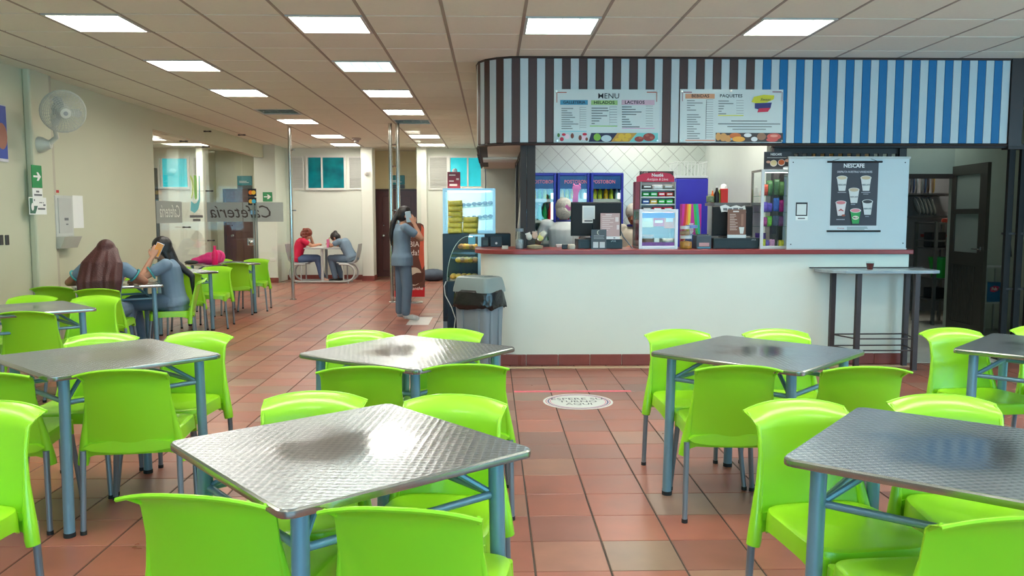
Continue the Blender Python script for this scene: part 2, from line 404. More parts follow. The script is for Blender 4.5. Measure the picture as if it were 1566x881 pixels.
st('baseboard_far_pillar', BB, -5.09, -4.61, 17.735, 17.75, 0, .11)
st('baseboard_far_middle', BB, -2.89, -2.62, 18.235, 18.25, 0, .11)
st('baseboard_far_middle_side', BB, -2.63, -2.615, 18.25, YW+.1, 0, .11)
st('baseboard_far_right', BB, -1.44, .3, YW-.02, YW, 0, .11)
st('baseboard_left', mat('pale_baseboard', (196, 186, 160), .5), XL, XL+.012, YB, 8.75, 0, .09)
# ---- doors in the recesses
DOORW = mat('dark_red_wood_door', (84, 44, 38), .35, noise=.2, scale=4)
def wood_door(n, x0, x1, y, lab):
    d = thing(n, lab, 'door', ((x0+x1)/2, y, 0)); w2 = (x1-x0)/2
    d['kind'] = 'structure'
    MB().bx(-w2+.05, w2-.05, -.02, .02, .01, 2.02).build('door_leaf', DOORW, d)
    for z0, z1 in ((.15, .9), (1.05, 1.9)): MB().bx(-w2+.17, w2-.17, -.034, -.02, z0, z1).build('door_panel', DOORW, d, bevel=.01)
    fr = MB(); fr.bx(-w2, -w2+.05, -.05, .05, 0, 2.07); fr.bx(w2-.05, w2, -.05, .05, 0, 2.07); fr.bx(-w2+.05, w2-.05, -.05, .05, 2.02, 2.07)
    fr.build('door_frame', mat('door_frame_wood', (70, 40, 34), .4), d)
    k = MB().lathe([(.0, 0), (.028, .004), (.028, .012), (.012, .016), (.012, .045), (.03, .055), (.034, .075), (.02, .092), (0, .094)], 14)
    k.build('door_knob', STEEL, d, (-w2+.2, -.02, .98), (R(90), 0, 0), smooth=40)
    k2 = MB().lathe([(0, 0), (.026, .003), (.026, .012), (0, .016)], 12); k2.build('lock_plate', STEEL, d, (-w2+.2, -.02, 1.22), (R(90), 0, 0), smooth=40)
wood_door('door_1', onY(575, 400, 19.4).x, onY(641, 400, 19.4).x, YD-.03, 'dark red wooden door in the recess behind the glass partition poles')
wood_door('door_2', onY(344, 350, 19.4).x, onY(396, 350, 19.4).x, YD-.03, 'dark wooden door behind the frosted glass band at left')
# ---- far windows: teal panes between white louvres
TEALP = None
def teal_glass():
    m = bpy.data.materials.new('teal_window_film'); m.use_nodes = True; nt = m.node_tree; b = nt.nodes['Principled BSDF']
    tc = nt.nodes.new('ShaderNodeTexCoord'); n = nt.nodes.new('ShaderNodeTexNoise'); n.inputs['Scale'].default_value = 3.5
    nt.links.new(tc.outputs['Object'], n.inputs['Vector']); cr = nt.nodes.new('ShaderNodeValToRGB')
    cr.color_ramp.elements[0].color = lin((2, 84, 92)); cr.color_ramp.elements[1].color = lin((12, 128, 134)); cr.color_ramp.elements[0].position = .3; cr.color_ramp.elements[1].position = .75
    nt.links.new(n.outputs['Fac'], cr.inputs[0]); nt.links.new(cr.outputs[0], b.inputs['Base Color']); b.inputs['Roughness'].default_value = .05
    nt.links.new(cr.outputs[0], b.inputs['Emission Color']); b.inputs['Emission Strength'].default_value = .10
    return m
TEAL = teal_glass()
TEALB = mat('teal_window_bright', (40, 178, 192), .08, noise=.3, scale=2.2, emit=.24)
ALUW = mat('white_window_frame', (226, 226, 220), .4, noise=.02)
LOUW = mat('white_louvre_slat', (206, 208, 202), .45, noise=.03)
def window(n, x0, x1, z0, z1, y, splits, pane, lab):
    d = thing(n, lab, 'window', (x0, y, z0)); d['kind'] = 'structure'; W = x1-x0; Hh = z1-z0
    fr = MB(); t = .045
    fr.bx(0, W, -.05, 0, 0, t); fr.bx(0, W, -.05, 0, Hh-t, Hh); fr.bx(0, t, -.05, 0, t, Hh-t); fr.bx(W-t, W, -.05, 0, t, Hh-t)
    fr.build('window_frame', ALUW, d); xs = [t]+[W*s for s in splits]+[W-t]
    for a, b in zip(xs[:-1], xs[1:]):
        MB().bx(a+.012, b-.012, -.022, -.012, t, Hh-t).build('pane', pane, d)
    for s in splits: MB().bx(W*s-.018, W*s+.018, -.055, -.005, t, Hh-t).build('mullion', ALUW, d)
def louvre(n, x0, x1, z0, z1, y, lab, cnt=15):
    d = thing(n, lab, 'louvre', (x0, y, z0)); d['kind'] = 'structure'; W = x1-x0; Hh = z1-z0; t = .03
    fr = MB(); fr.bx(0, W, -.03, 0, 0, t); fr.bx(0, W, -.03, 0, Hh-t, Hh); fr.bx(0, t, -.03, 0, t, Hh-t); fr.bx(W-t, W, -.03, 0, t, Hh-t)
    fr.build('louvre_frame', ALUW, d)
    MB().bx(t, W-t, -.006, -.002, t, Hh-t).build('backing', mat('louvre_gap', (120, 124, 120), .7), d)
    st_ = (Hh-2*t)/cnt; me = MB().box((0, 0, 0), (W-2*t, .006, st_*.98)).mesh('slat', LOUW)
    for k in range(cnt): put('slat', me, d, (W/2, -.018, t+(k+.5)*st_), (R(24), 0, 0))
window('window_1', -4.16, -3.26, 2.02, 2.79, YW, (.40,), TEAL, 'dark teal two-pane window above the seated pair at far table')
louvre('window_2', -4.56, -4.20, 2.03, 2.77, YW, 'white slatted louvre left of the dark teal window')
louvre('window_3', -3.22, -2.90, 2.03, 2.77, YW, 'white slatted louvre right of the dark teal window')
louvre('window_4', -1.42, -.98, 2.03, 2.78, YW, 'white slatted louvre above the glass snack case')
window('window_5', -.98, -.06, 2.06, 2.79, YW, (.48,), TEALB, 'bright cyan window behind the red box on snack case')
window('window_6', -7.44, -6.74, 2.04, 2.76, YW, (.12,), TEALB, 'teal window seen through the side glass at left')
louvre('window_7', -6.68, -6.44, 2.03, 2.76, YW, 'white louvre seen through the side glass at left')
# ---- glass partition, poles, fittings, frosted band
FROST = glass('frosted_band', (200, 206, 200), rough=.3, frost=.62)
def pane_x(name, y0, y1, z0, z1, lab, m=CLEAR):       # pane in the plane of the left wall
    p = MB().bx(-.005, .005, 0, y1-y0, 0, z1-z0).build(name, m, None, (XL, y0, z0)); tag(p, lab, 'glass pane'); p['kind'] = 'structure'; return p
def pane_y(name, x0, x1, z0, z1, y, lab, m=CLEAR):
    p = MB().bx(0, x1-x0, -.005, .005, 0, z1-z0).build(name, m, None, (x0, y, z0)); tag(p, lab, 'glass pane'); p['kind'] = 'structure'; return p
g1 = pane_x('glass_pane', 12.03, 13.05, .03, 2.66, 'clear glass pane next to the left wall, with narrow frosted band')
g2 = pane_x('glass_pane', 13.06, 14.10, .03, 2.66, 'clear glass pane bearing the green and blue emblem')
YP = 14.12
g3 = pane_y('glass_pane', XL+.02, -4.25, .03, 2.93, YP, 'tall glass pane with frosted band, beside the emblem pane')
g4 = pane_y('glass_pane', -4.24, -3.46, .03, 2.93, YP, 'tall glass pane with frosted band, beside left steel pole')
g5 = pane_y('glass_pane', -1.58, -1.17, .03, 2.93, 13.62, 'narrow glass pane right of the twin steel poles')
CAF = mat('frost_lettering', (226, 230, 222), .6, noise=0); CAFD = mat('dark_lettering', (70, 60, 56), .6, noise=0)
MB().bx(.006, .009, 0, .98, 1.30, 1.63).build('frosted_band', FROST, g1)
text('Cafetería', .27, CAF, g1, (.012, .52, 1.47), (90, 0, 90), flip=True, shear=.3, sx=.8)
MB().bx(0, .60, -.009, -.006, 1.31, 1.64).build('frosted_band', FROST, g3)
MB().bx(0, .68, -.009, -.006, 1.31, 1.64).build('frosted_band', FROST, g4)
text('Cafetería', .30, CAFD, g4, (-.02, -.012, 1.47), flip=True, shear=.3, sx=.95)
# emblem on the pane: green bar, teal hook, pale green arc, grey caption lines
EMG = mat('emblem_green', (140, 205, 90), .5, noise=0); EMT = mat('emblem_teal', (110, 196, 204), .5, noise=0); EML = mat('emblem_lime', (196, 222, 120), .5, noise=0)
def ribbon(path, wd):
    b = MB(); n = len(path); L = []; Rr = []
    for i, (x, y) in enumerate(path):
        x0, y0 = path[max(0, i-1)]; x1, y1 = path[min(n-1, i+1)]; dx, dy = x1-x0, y1-y0; l = math.hypot(dx, dy) or 1
        w2 = (wd[i] if isinstance(wd, (list, tuple)) else wd)/2; L.append((x-dy/l*w2, y+dx/l*w2, 0)); Rr.append((x+dy/l*w2, y-dx/l*w2, 0))
    b.add(L+Rr, [(i, i+1, n+i+1, n+i) for i in range(n-1)]); return b
EMR = (R(90), 0, R(90))
MB().add([(.52, .16, 0), (.64, .16, 0), (.64, .52, 0), (.52, .52, 0), (.58, .12, 0)], [(0, 4, 1, 2, 3)]).build('emblem_bar', EMG, g2, (.008, .0, 1.55), EMR)
ribbon([(.34, .02), (.50, -.02), (.64, .02), (.74, .12), (.76, .3), (.76, .52)], [.16, .15, .12, .07, .05, .045]).build('emblem_hook', EMT, g2, (.009, .0, 1.55), EMR)
ribbon([(.36, .50), (.44, .44), (.47, .34), (.44, .22), (.38, .14)], [.05, .06, .06, .05, .03]).build('emblem_arc', EML, g2, (.008, .0, 1.55), EMR)
bars('caption', INKG, [(.28, .88, -.17, -.13), (.42, .76, -.23, -.19)], g2, (.008, 0, 1.55), (90, 0, 90))
# steel poles with spider fittings
def pole(x, y, lab, second=None):
    t = thing('glass_support_pole', lab, 'pole', (x, y, 0))
    xs = [0]+([second] if second else [])
    for k in xs:
        MB().tube([(k, 0, 0), (k, 0, CE)], .032, 14).build('tube', CHROME, t, smooth=40)
        MB().lathe([(.06, 0), (.06, .012), (.035, .02), (0, .02)], 14, (k, 0, 0)).build('foot_plate', STEEL, t, smooth=40)
    for z in (.30, 1.53, 2.55):
        b = MB().tube([(0, 0, z), (.07, -.02, z)], .009, 8); b.lathe([(0, 0), (.02, .002), (.02, .02), (0, .022)], 10, (.07, -.02, z-.01)); b.build('spider_fitting', STEEL, t, smooth=40)
    if second:
        for z in (2.25, 2.6): MB().tube([(0, 0, z), (second, 0, z)], .014, 8).build('cross_bar', STEEL, t, smooth=40)
    return t
pole(-3.42, 14.1, 'single steel pole standing left of the open passage')
pole(-1.66, 13.60, 'twin steel poles standing behind the woman with the phone', .12)
for k, (x, y, z) in enumerate([(XL+.03, 13.06, 2.60), (XL+.03, 14.06, 2.60), (XL+.03, 13.06, 1.26), (XL+.05, 14.10, 1.02), (XL+.05, 14.10, 1.86), (XL+.05, 14.10, 2.86), (-4.245, 14.09, 2.80)]):
    b = MB().tube([(-.035, 0, 0), (.09, 0, 0)], .009, 8); b.lathe([(0, -.012), (.02, -.012), (.02, .012), (0, .012)], 10, (-.02, 0, 0)); b.lathe([(0, -.012), (.02, -.012), (.02, .012), (0, .012)], 10, (.07, 0, 0))
    o = b.build('glass_clamp', mat('clamp_metal', (80, 78, 72), .35, .8), None, (x, y, z), smooth=40)
    tag(o, ['clamp at top seam of the side glass', 'clamp at the top corner of emblem pane', 'clamp low on the side glass seam under frosted band', 'clamp on corner glass below frosted band, near pink bottle', 'clamp on corner glass above frosted band', 'clamp at ceiling corner of the partition', 'clamp at top of seam in frosted partition'][k], 'clamp')
# door profile with lock on the partition
lp = thing('glass_door_lock', 'steel lock with round knob and strips on frosted partition glass', 'door lock', (-4.07, 14.09, 0))
for dx in (0, .05): MB().bx(dx, dx+.025, -.012, .012, .05, 1.66).build('edge_strip', mat('strip_grey', (150, 156, 150), .3, .6), lp)
MB().bx(-.10, .02, -.035, .01, .93, 1.06).build('lock_body', STEEL, lp, bevel=.012)
MB().lathe([(0, 0), (.04, .004), (.045, .03), (.03, .05), (0, .054)], 16).build('lock_knob', STEEL, lp, (-.03, -.035, .99), (R(90), 0, 0), smooth=50)
for k, (z, c1, c2) in enumerate(((1.83, (226, 120, 40), (240, 190, 60)), (1.68, (220, 170, 70), (70, 190, 220)))):
    s_ = MB().bx(-.07, .07, -.002, .002, 0, .13).build('card_sticker', BLACK, None, (onY(386, 300, YP).x, 14.108, z-.06))
    tag(s_, ('black sticker with red and yellow discs' if k == 0 else 'black sticker with yellow and blue discs')+' on partition glass', 'sticker')
    for dx, c in ((-.025, c1), (.025, c2)):
        d_ = MB(); disc(d_, (dx, .065), .036, .036); d_.build('disc', mat('disc%d%d' % (k, c[0]), c, .5, noise=0), s_, (0, -.003 if dx < 0 else -.0035, 0), (R(90), 0, 0))
s_ = MB().bx(-.04, .04, -.002, .002, 0, .07).build('blue_sticker', mat('pale_blue_sticker', (150, 205, 235), .5), None, (onY(387, 323, YP).x, 14.108, onY(387, 328, YP).z)); tag(s_, 'small pale blue sticker under the disc stickers on glass', 'sticker')
# ---- signs on far walls
GREEN = mat('exit_green', (24, 140, 76), .5, noise=.03)
def arrow_sign(loc, rz, w, h, lab, plate=False):
    t = thing('exit_sign', lab, 'exit sign', loc, rz)
    MB().bx(-w/2, w/2, -.006, 0, -h/2, h/2).build('panel', GREEN, t)
    a = w*.38
    poly('arrow', PAPER, [(-a, -.14*a), (.15*a, -.14*a), (-.15*a, -.62*a), (.3*a, -.62*a), (a, 0), (.3*a, .62*a), (-.15*a, .62*a), (.15*a, .14*a), (-a, .14*a)], t, (0, -.008, 0))
    if plate:
        MB().bx(-w/2, w/2, -.004, 0, -h/2-.19, -h/2-.005).build('lower_plate', PAPER, t)
        bars('caption', INKG, [(-.03, .03, -.05, -.03), (-.07, .08, -.085, -.065), (-.08, -.06, -.14, -.12), (.02, .08, -.16, -.15)], t, (0, -.005, -h/2))
    return t
p = onY(409, 301, 17.73); arrow_sign((p.x, 17.74, p.z), 0, .20, .20, 'green arrow sign on the far white pillar')
p = onX(55, 270, XL+.08); arrow_sign((XL+.085, p.y, p.z), R(90), .19, .235, 'green arrow sign with white plate under the wall fan', True)
def plaque(x, y, Y, lab):
    p = onY(x, y, Y); t = thing('wall_plaque', lab, 'plaque', (p.x, Y, p.z))
    MB().bx(-.17, .17, -.03, -.004, -.07, .15, ch=.008).build('upper_panel', mat('plaque_teal', (26, 128, 138), .35), t)
    MB().bx(-.17, .17, -.03, -.004, -.16, -.075, ch=.008).build('lower_panel', mat('plaque_dark', (60, 66, 66), .35), t)
    bars('caption', PAPER, [(-.12, .05, .02, .03), (-.12, .1, -.01, 0)], t, (0, -.032, 0))
plaque(374.5, 279, YD-.005, 'teal and dark plaque above the door behind frosted glass')
plaque(608, 278, YD-.005, 'teal and dark plaque above the recess door near twin poles')
# ---- left wall fittings
t = thing('electrical_panel', 'pale grey wall panel box with hinged flap below', 'electrical panel', onX(90, 340, XL), R(90))
MB().bx(-.19, .19, -.07, 0, -.16, .30, ch=.006).build('panel_body', mat('panel_grey', (196, 198, 190), .45), t)
MB().bx(-.14, .14, -.078, -.07, -.12, .27).build('panel_door', mat('panel_grey2', (188, 190, 184), .45), t)
MB().add([(-.19, -.10, -.29), (.19, -.10, -.29), (.19, -.16, -.16), (-.19, -.16, -.16), (-.19, 0, -.29), (.19, 0, -.29), (.19, 0, -.16), (-.19, 0, -.16)], [(0, 1, 2, 3), (4, 7, 6, 5), (0, 4, 5, 1), (3, 2, 6, 7), (0, 3, 7, 4), (1, 5, 6, 2)]).build('flap', mat('panel_flap', (200, 196, 182), .5), t)
MB().bx(-.08, .02, -.008, 0, .33, .36).build('red_tag', mat('red_tag', (190, 40, 40), .5), t)
bars('caption', INKG, [(-.03, .06, .02, .05), (0, .05, -.03, -.015)], t, (0, -.0795, 0))
p = onX(119, 324, XL); o = MB().bx(-.12, .12, -.004, 0, -.19, .19).build('wall_notice', PAPER, None, (XL+.001, p.y, p.z), (0, 0, R(90))); tag(o, 'white paper notice beside the grey wall panel', 'notice')
p = onX(57, 315, XL+.08); o = thing('wall_sticker', 'white sticker with green phone mark under arrow sign', 'sticker', (XL+.082, p.y, p.z), R(90))
MB().bx(-.16, .17, -.003, 0, -.09, .09).build('sheet', PAPER, o); poly('mark', mat('sticker_green', (60, 110, 90), .5), [(-.15, -.08), (-.05, -.08), (0, 0), (-.05, .08), (-.15, .08)], o, (0, -.004, 0))
bars('caption', INKG, [(.0, .14, -.04, -.02), (.0, .15, 0, .02), (.02, .12, .03, .04)], o, (0, -.004, 0))
d_ = MB(); disc(d_, (-.1, -.01), .025, .04); d_.build('handset', PAPER, o, (0, -.005, 0), (R(90), 0, 0))
p0 = onX(-30, 205, XL); p1_ = onX(8, 205, XL); pt = thing('wall_poster', 'blue framed poster cut by the left edge of the picture', 'poster', (XL, p1_.y, p1_.z), R(90))
MB().bx(-.55, 0, -.02, 0, -.28, .28).build('poster_frame', mat('poster_frame', (200, 200, 205), .4), pt); MB().bx(-.54, -.012, -.024, -.02, -.25, .27).build('poster_sheet', mat('poster_blue', (40, 70, 160), .4, noise=.4, scale=5), pt)
d_ = MB(); disc(d_, (-.10, -.03), .09, .13); d_.build('poster_figure', mat('poster_skin', (170, 110, 90), .5), pt, (0, -.025, 0), (R(90), 0, 0))
for k, x in enumerate((1, 10)):
    p = onX(x, 367, XL); o = MB().bx(-.03, .03, -.012, 0, -.05, .05, ch=.004).build('light_switch', mat('switch_dark', (54, 54, 54), .4), None, (XL, p.y, p.z), (0, 0, R(90))); tag(o, 'small dark switch on the left wall, ' + ('at the picture edge' if k == 0 else 'right one of two'), 'switch')
p = onY(438, 398, 17.74); o = MB().bx(-.06, .06, -.012, 0, -.035, .035, ch=.004).build('wall_socket', WHITE, None, (onY(417, 397, 17.74).x, 17.75, onY(417, 397, 17.74).z)); tag(o, 'white wall socket low on the far white pillar', 'socket')
o = MB().lathe([(0, 0), (.09, 0), (.09, .03), (.05, .05), (.05, .09), (0, .10)], 16).build('smoke_detector', mat('detector', (170, 160, 150), .5), None, (onZ(545, 211, CE).x, onZ(545, 211, CE).y, CE), (PI, 0, 0), smooth=40); tag(o, 'round smoke detector on the ceiling beyond the partition', 'detector')
o = MB().lathe([(0, 0), (.07, .0), (.07, .03), (.03, .07), (0, .075)], 14).build('wall_fitting', WHITE, None, (onY(561, 263, 18.24).x, 18.25, onY(561, 263, 18.24).z), (R(90), 0, 0), smooth=40); tag(o, 'small round white fitting on the middle far pillar', 'wall fitting')
# ---- wall fan
fan_c = onX(96, 170, XL+.52); fan = thing('wall_fan', 'white wall-mounted fan with round wire guard, on left pilaster', 'fan', (XL+.08, 8.95, 1.9))
FANW = mat('fan_white', (198, 198, 184), .4, noise=.02); FANC = mat('fan_wire', (190, 192, 180), .35, noise=0)
br = onX(62, 217, XL+.09); bl = br-Vector(fan.location)
MB().lathe([(0, 0), (.09, 0), (.085, .03), (.05, .09), (.04, .12), (0, .125)], 16).build('wall_bracket', FANW, fan, bl-Vector((.01, 0, .03)), (0, R(90), 0), smooth=40)
cl_ = fan_c-Vector(fan.location)
MB().tube([bl+Vector((.09, 0, -.02)), bl+Vector((.17, .0, .05)), cl_-Vector((.16, -.10, .02))], [.028, .026, .022], 10).build('arm', FANW, fan, smooth=60)
fdir = Vector((.62, -.72, -.30)).normalized(); Q = fdir.to_track_quat('Z', 'Y').to_matrix().to_4x4(); fe = Q.to_euler()
hd = MB().lathe([(0, -.17), (.06, -.17), (.075, -.14), (.075, -.03), (.05, 0), (0, 0)], 18).build('motor', FANW, fan, cl_, fe, smooth=40)
bl3 = MB()
for k in range(3):
    a0 = k*2*PI/3
    pts = []; prof = [(.03, -.5, .02), (.08, -.42, .025), (.15, -.30, .028), (.175, 0, .012), (.15, .25, -.012), (.08, .32, -.02), (.03, .4, -.015)]
    bl3.add([(r*math.cos(a0+a), r*math.sin(a0+a), .02+z) for r, a, z in prof]+[(r*math.cos(a0+a), r*math.sin(a0+a), .026+z) for r, a, z in prof], [tuple(range(7)), tuple(range(13, 6, -1))]+[(i, (i+1) % 7, 7+(i+1) % 7, 7+i) for i in range(7)])
bl3.build('blades', mat('fan_blade', (186, 190, 182), .4), fan, cl_, fe)
gd = MB()
for rr, zz in ((.215, .015), (.212, .03), (.203, .048), (.19, .06), (.175, .069), (.158, .076), (.14, .083), (.12, .088), (.10, .092), (.08, .094), (.06, .096)): gd.tube([(rr*math.cos(2*PI*k/28), rr*math.sin(2*PI*k/28), zz) for k in range(28)], .0045 if rr > .2 else .003, 6, closed=True)
for k in range(32):
    a = 2*PI*k/32; c, s2 = math.cos(a), math.sin(a)
    gd.tube([(.05*c, .05*s2, .096), (.12*c, .12*s2, .089), (.17*c, .17*s2, .072), (.205*c, .205*s2, .045), (.215*c, .215*s2, .015), (.19*c, .19*s2, -.02), (.07*c, .07*s2, -.05)], .0022, 5)
gd.build('guard', FANC, fan, cl_, fe, smooth=60)
MB().lathe([(0, .115), (.05, .112), (.056, .098), (.05, .09), (0, .088)], 18).build('hub_badge', FANW, fan, cl_, fe, smooth=40)
MB().lathe([(0, .118), (.022, .116), (.022, .112), (0, .111)], 14).build('hub_logo', GREYP, fan, cl_, fe)
# ================================================================== KIOSK SHELL
YF = 7.95; YK = 7.78; FB = 2.134; KX = .34; KB = 11.0; KR = 2.86
BROWN = mat('fascia_brown', (74, 46, 40), .5, noise=.12, scale=6); FWHT = mat('fascia_white', (190, 200, 202), .45, noise=.03); FBLU = mat('fascia_blue', (0, 106, 160), .6, noise=.05)
FASB = mat('fascia_backing', (40, 30, 28), .6)
ARC = .42; AX, AY = .275, YF+ARC      # arc centre
def fpath(s):
    """point and outward normal on the fascia, s measured leftwards from the right end of the stripes"""
    L1 = 5.029-AX
    if s <= L1: return Vector((5.029-s, YF, 0)), 0.0
    a = (s-L1)/ARC
    if a <= PI/2: return Vector((AX-ARC*math.sin(a), AY-ARC*math.cos(a), 0)), -a
    return Vector((AX-ARC, AY+(s-L1-ARC*PI/2), 0)), -PI/2
fas = thing('striped_fascia', 'striped kiosk fascia, brown and white turning blue and white, rounded left end', 'fascia', (2.4, YF, FB)); fas['kind'] = 'structure'
F0 = Vector(fas.location)
SW = (5.029-.273)/59
pm = {}
for nm, m_ in (('b', BROWN), ('w', FWHT), ('u', FBLU)):
    pm[nm] = MB().box((0, .008, (CE-FB)/2), (SW-.003, .016, CE-FB-.012), ch=.002).mesh('stripe_panel', m_)
NS = int(((5.029-AX)+ARC*PI/2+3.7)/SW)
for k in range(NS):
    s = (k+.5)*SW; P0, a = fpath(s)
    if P0.y > 12.2: break
    key = 'w' if k % 2 == 0 else ('u' if P0.x > 2.49 else 'b')
    put('stripe_panel', pm[key], fas, P0-F0+Vector((0, 0, FB)), (0, 0, a))
bk = MB(); pts = []
for k in range(0, 41):
    s = k/40*((5.029-AX)+ARC*PI/2+3.4); P0, a = fpath(s); n = Vector((math.sin(-a), math.cos(a), 0)); pts.append((P0+n*.018, P0+n*.10))
vs = []; fs = []
for a, b in pts:
    for q in (a, b):
        for z in (0, CE-FB): vs.append(Vector((q.x, q.y, z))-Vector((F0.x, F0.y, 0)))
for i in range(len(pts)-1):
    o = i*4; e = o+4
    fs += [(o, e, e+1, o+1), (o+2, o+3, e+3, e+2), (o, o+2, e+2, e), (o+1, e+1, e+3, o+3)]
bk.add(vs, fs).build('backing', FASB, fas)
ed = MB()
for z in (-.012, CE-FB-.008):
    ed.tube([fpath(k/60*((5.12-AX)+ARC*PI/2+3.3))[0]+Vector((0, -.002, z))-Vector((F0.x, F0.y, 0)) for k in range(61)], .012, 6)
ed.build('edge_trim', mat('fascia_trim', (58, 44, 40), .5), fas)
MB().bx(5.032, 5.16, YF-.02, YF+.1, FB-.02, CE).build('end_panel', mat('fascia_end', (44, 28, 24), .5), fas, -F0)
hk = MB()
for k in range(5): hk.ell((AX-ARC-.005, 9.2+k*.3, FB-.02), (.012, .012, .02), 8, 6)
hk.build('hooks', BLACK, fas, -F0)
# soffit under the rounded end and behind the fascia
sof = [(AX-ARC+.03, 12.3)]+[(AX-(ARC-.03)*math.sin(a), AY-(ARC-.03)*math.cos(a)) for a in [PI/2*(1-k/8) for k in range(9)]]+[(5.0, YF+.03), (5.0, YF+.16), (KX, YF+.16), (KX, 12.3)]
MB().prism(sof, FB+.005, FB+.03).build('soffit_1', mat('soffit_paint', (226, 220, 206), .5), kind='structure')
st('trim_2', mat('soffit_strip', (230, 230, 222), .4), AX-ARC+.04, KX-.02, 9.9, 10.5, FB-.02, FB+.004)
st('wall_kiosk_side', mat('kiosk_side_paint', (206, 204, 186), .5), AX-ARC+.06, KX+.05, 12.3, 12.4, 0, CE)
st('wall_kiosk_outer', WALLW, -.16, -.10, 12.35, YW, 0, CE)
# back wall with diagonal white tiles
WTILE = mat('white_wall_tile', (200, 211, 202), .14, noise=.04, scale=4); WGR = mat('wall_tile_grout', (158, 166, 160), .7)
kb = st('wall_kiosk_back', WGR, KX-.02, KR, KB, KB+.1, 0, CE)
def clip(poly_, f):
    out = []
    for i in range(len(poly_)):
        a, b = poly_[i], poly_[(i+1) % len(poly_)]; fa, fb = f(a), f(b)
        if fa >= 0: out.append(a)
        if (fa >= 0) != (fb >= 0): t = fa/(fa-fb); out.append((a[0]+(b[0]-a[0])*t, a[1]+(b[1]-a[1])*t))
    return out
D = .22
for i in range(-2, 28):
    for j in range(0, 34):
        cx = KX+i*D/2; cz = .5+j*D/2
        if (i+j) % 2: continue
        h = D/2-.004; pl = [(cx-h, cz), (cx, cz-h), (cx+h, cz), (cx, cz+h)]
        for f in (lambda p: p[0]-KX-.06, lambda p: KR-p[0], lambda p: p[1]-.9, lambda p: 2.6-p[1]): pl = clip(pl, f) if len(pl) > 2 else []
        if len(pl) < 3: continue
        mx_ = sum(q[0] for q in pl)/len(pl); mz = sum(q[1] for q in pl)/len(pl)
        ti = random.uniform(-.006, .006)
        MB().prism([(a-mx_, b-mz) for a, b in pl], 0, .006).build('wall_tile', WTILE, kb, (mx_-kb.location.x, KB-.0005-kb.location.y, mz-kb.location.z), (R(90)+ti, ti, 0))
st('wall_kiosk_right', mat('kiosk_right_paint', (206, 214, 206), .35, noise=.03), KR, KR+.08, 8.52, KB+.1, 0, CE)
# dark gate frame down the left side of the kiosk
gate = thing('side_gate', 'dark metal side gate running back along the kiosk left side', 'gate', (KX, YF+.05, 0))
MB().bx(-.06, .0, 0, .07, 1.12, FB).build('post', DARKM, gate)
MB().bx(.005, .085, .0, .09, 1.12, FB).build('post', DARKM, gate)
MB().bx(-.03, .0, .1, 2.95, FB-.06, FB).build('top_rail', DARKM, gate); MB().bx(-.03, .0, .70, 2.95, 0.02, .08).build('bottom_rail', DARKM, gate)
for y in (.4, .55, 1.2, 1.9, 2.5): MB().bx(-.03, 0, y, y+.05, .08 if y > .7 else 1.12, FB-.06).build('bar', DARKM, gate)
MB().bx(-.02, -.015, .7, 1.2, .08, FB-.5).build('sheet', mat('gate_sheet', (70, 74, 70), .5), gate); MB().bx(-.02, -.015, 1.25, 1.9, .08, FB-.06).build('sheet', mat('gate_sheet_dark', (26, 28, 28), .5), gate)
MB().bx(-.02, -.015, 1.95, 2.9, .08, 1.0).build('sheet', mat('gate_sheet', (70, 74, 70), .5), gate)
# beam + dark comb grille over the white board
grl = thing('comb_grille', 'dark grille with short bars between fascia and white board', 'grille', (2.83, YF+.14, 1.12))
MB().bx(0, 1.2, -.02, .03, .93, FB-1.12+.01).build('top_rail', DARKM, grl)
MB().bx(-.055, .0, -.05, .03, 0.0, 1.0).build('post', DARKM, grl); MB().bx(1.19, 1.26, -.05, .03, -1.12, 1.0).build('post', DARKM, grl)
bme = MB().bx(-.021, .021, -.012, .012, 0.0, .93).mesh('bar', DARKM)
for k in range(14): put('bar', bme, grl, (.04+k*.089, 0, 0))
st('trim_3', DARKM, 2.75, 5.05, YF+.02, YF+.12, FB-.035, FB+.02)
# ---- counter
CW = [(4.02, YK)]+[(.29-.40*math.sin(a), YK+.40-.40*math.cos(a)) for a in [PI/2*k/10 for k in range(11)]]+[(-.11, 8.62)]
inner = [(.01, 8.62), (.01, YK+.45), (.08, YK+.24), (.29, YK+.13), (4.02, YK+.13)]
ctr = thing('service_counter', 'long white service counter with dark red top and rounded left end', 'counter', (2.0, YK, 0)); C0 = Vector(ctr.location)
MB().prism(CW+inner, .001, 1.07).build('counter_wall', COUNTERW, ctr, -C0, smooth=30)
TO = [(4.04, YK-.05)]+[(.29-.46*math.sin(a), YK+.41-.46*math.cos(a)) for a in [PI/2*k/10 for k in range(11)]]+[(-.17, 8.66), (.26, 8.66), (.30, 8.50), (4.04, 8.50)]
MB().prism(TO, 1.07, 1.113).build('worktop', REDW, ctr, -C0, smooth=30, bevel=.006)
x = 4.02; bm_ = MB().box((0, 0, 0), (.302, .018, .105), ch=.003).mesh('baseboard_tile', REDT)
while x > .32: put('baseboard_tile', bm_, ctr, (x-.155-C0.x, -.009, .053)); x -= .3075
for k in range(4):
    a = (k+.5)*PI/8; put('baseboard_tile', MB().box((0, 0, 0), (.158, .018, .105), ch=.003).mesh('baseboard_tile', REDT) if k == 0 else bm2, ctr, (.29-.40*math.sin(a)-C0.x-.009*math.sin(a), .40-.40*math.cos(a)-.009*math.cos(a), .053), (0, 0, -a))
    if k == 0: bm2 = ctr.children[-1].data
# inner worktop support
MB().bx(.4, 3.95, 8.2, 8.46, 0, 1.06).build('inner_cabinet', mat('inner_cabinet', (150, 150, 146), .5), ctr, -C0)
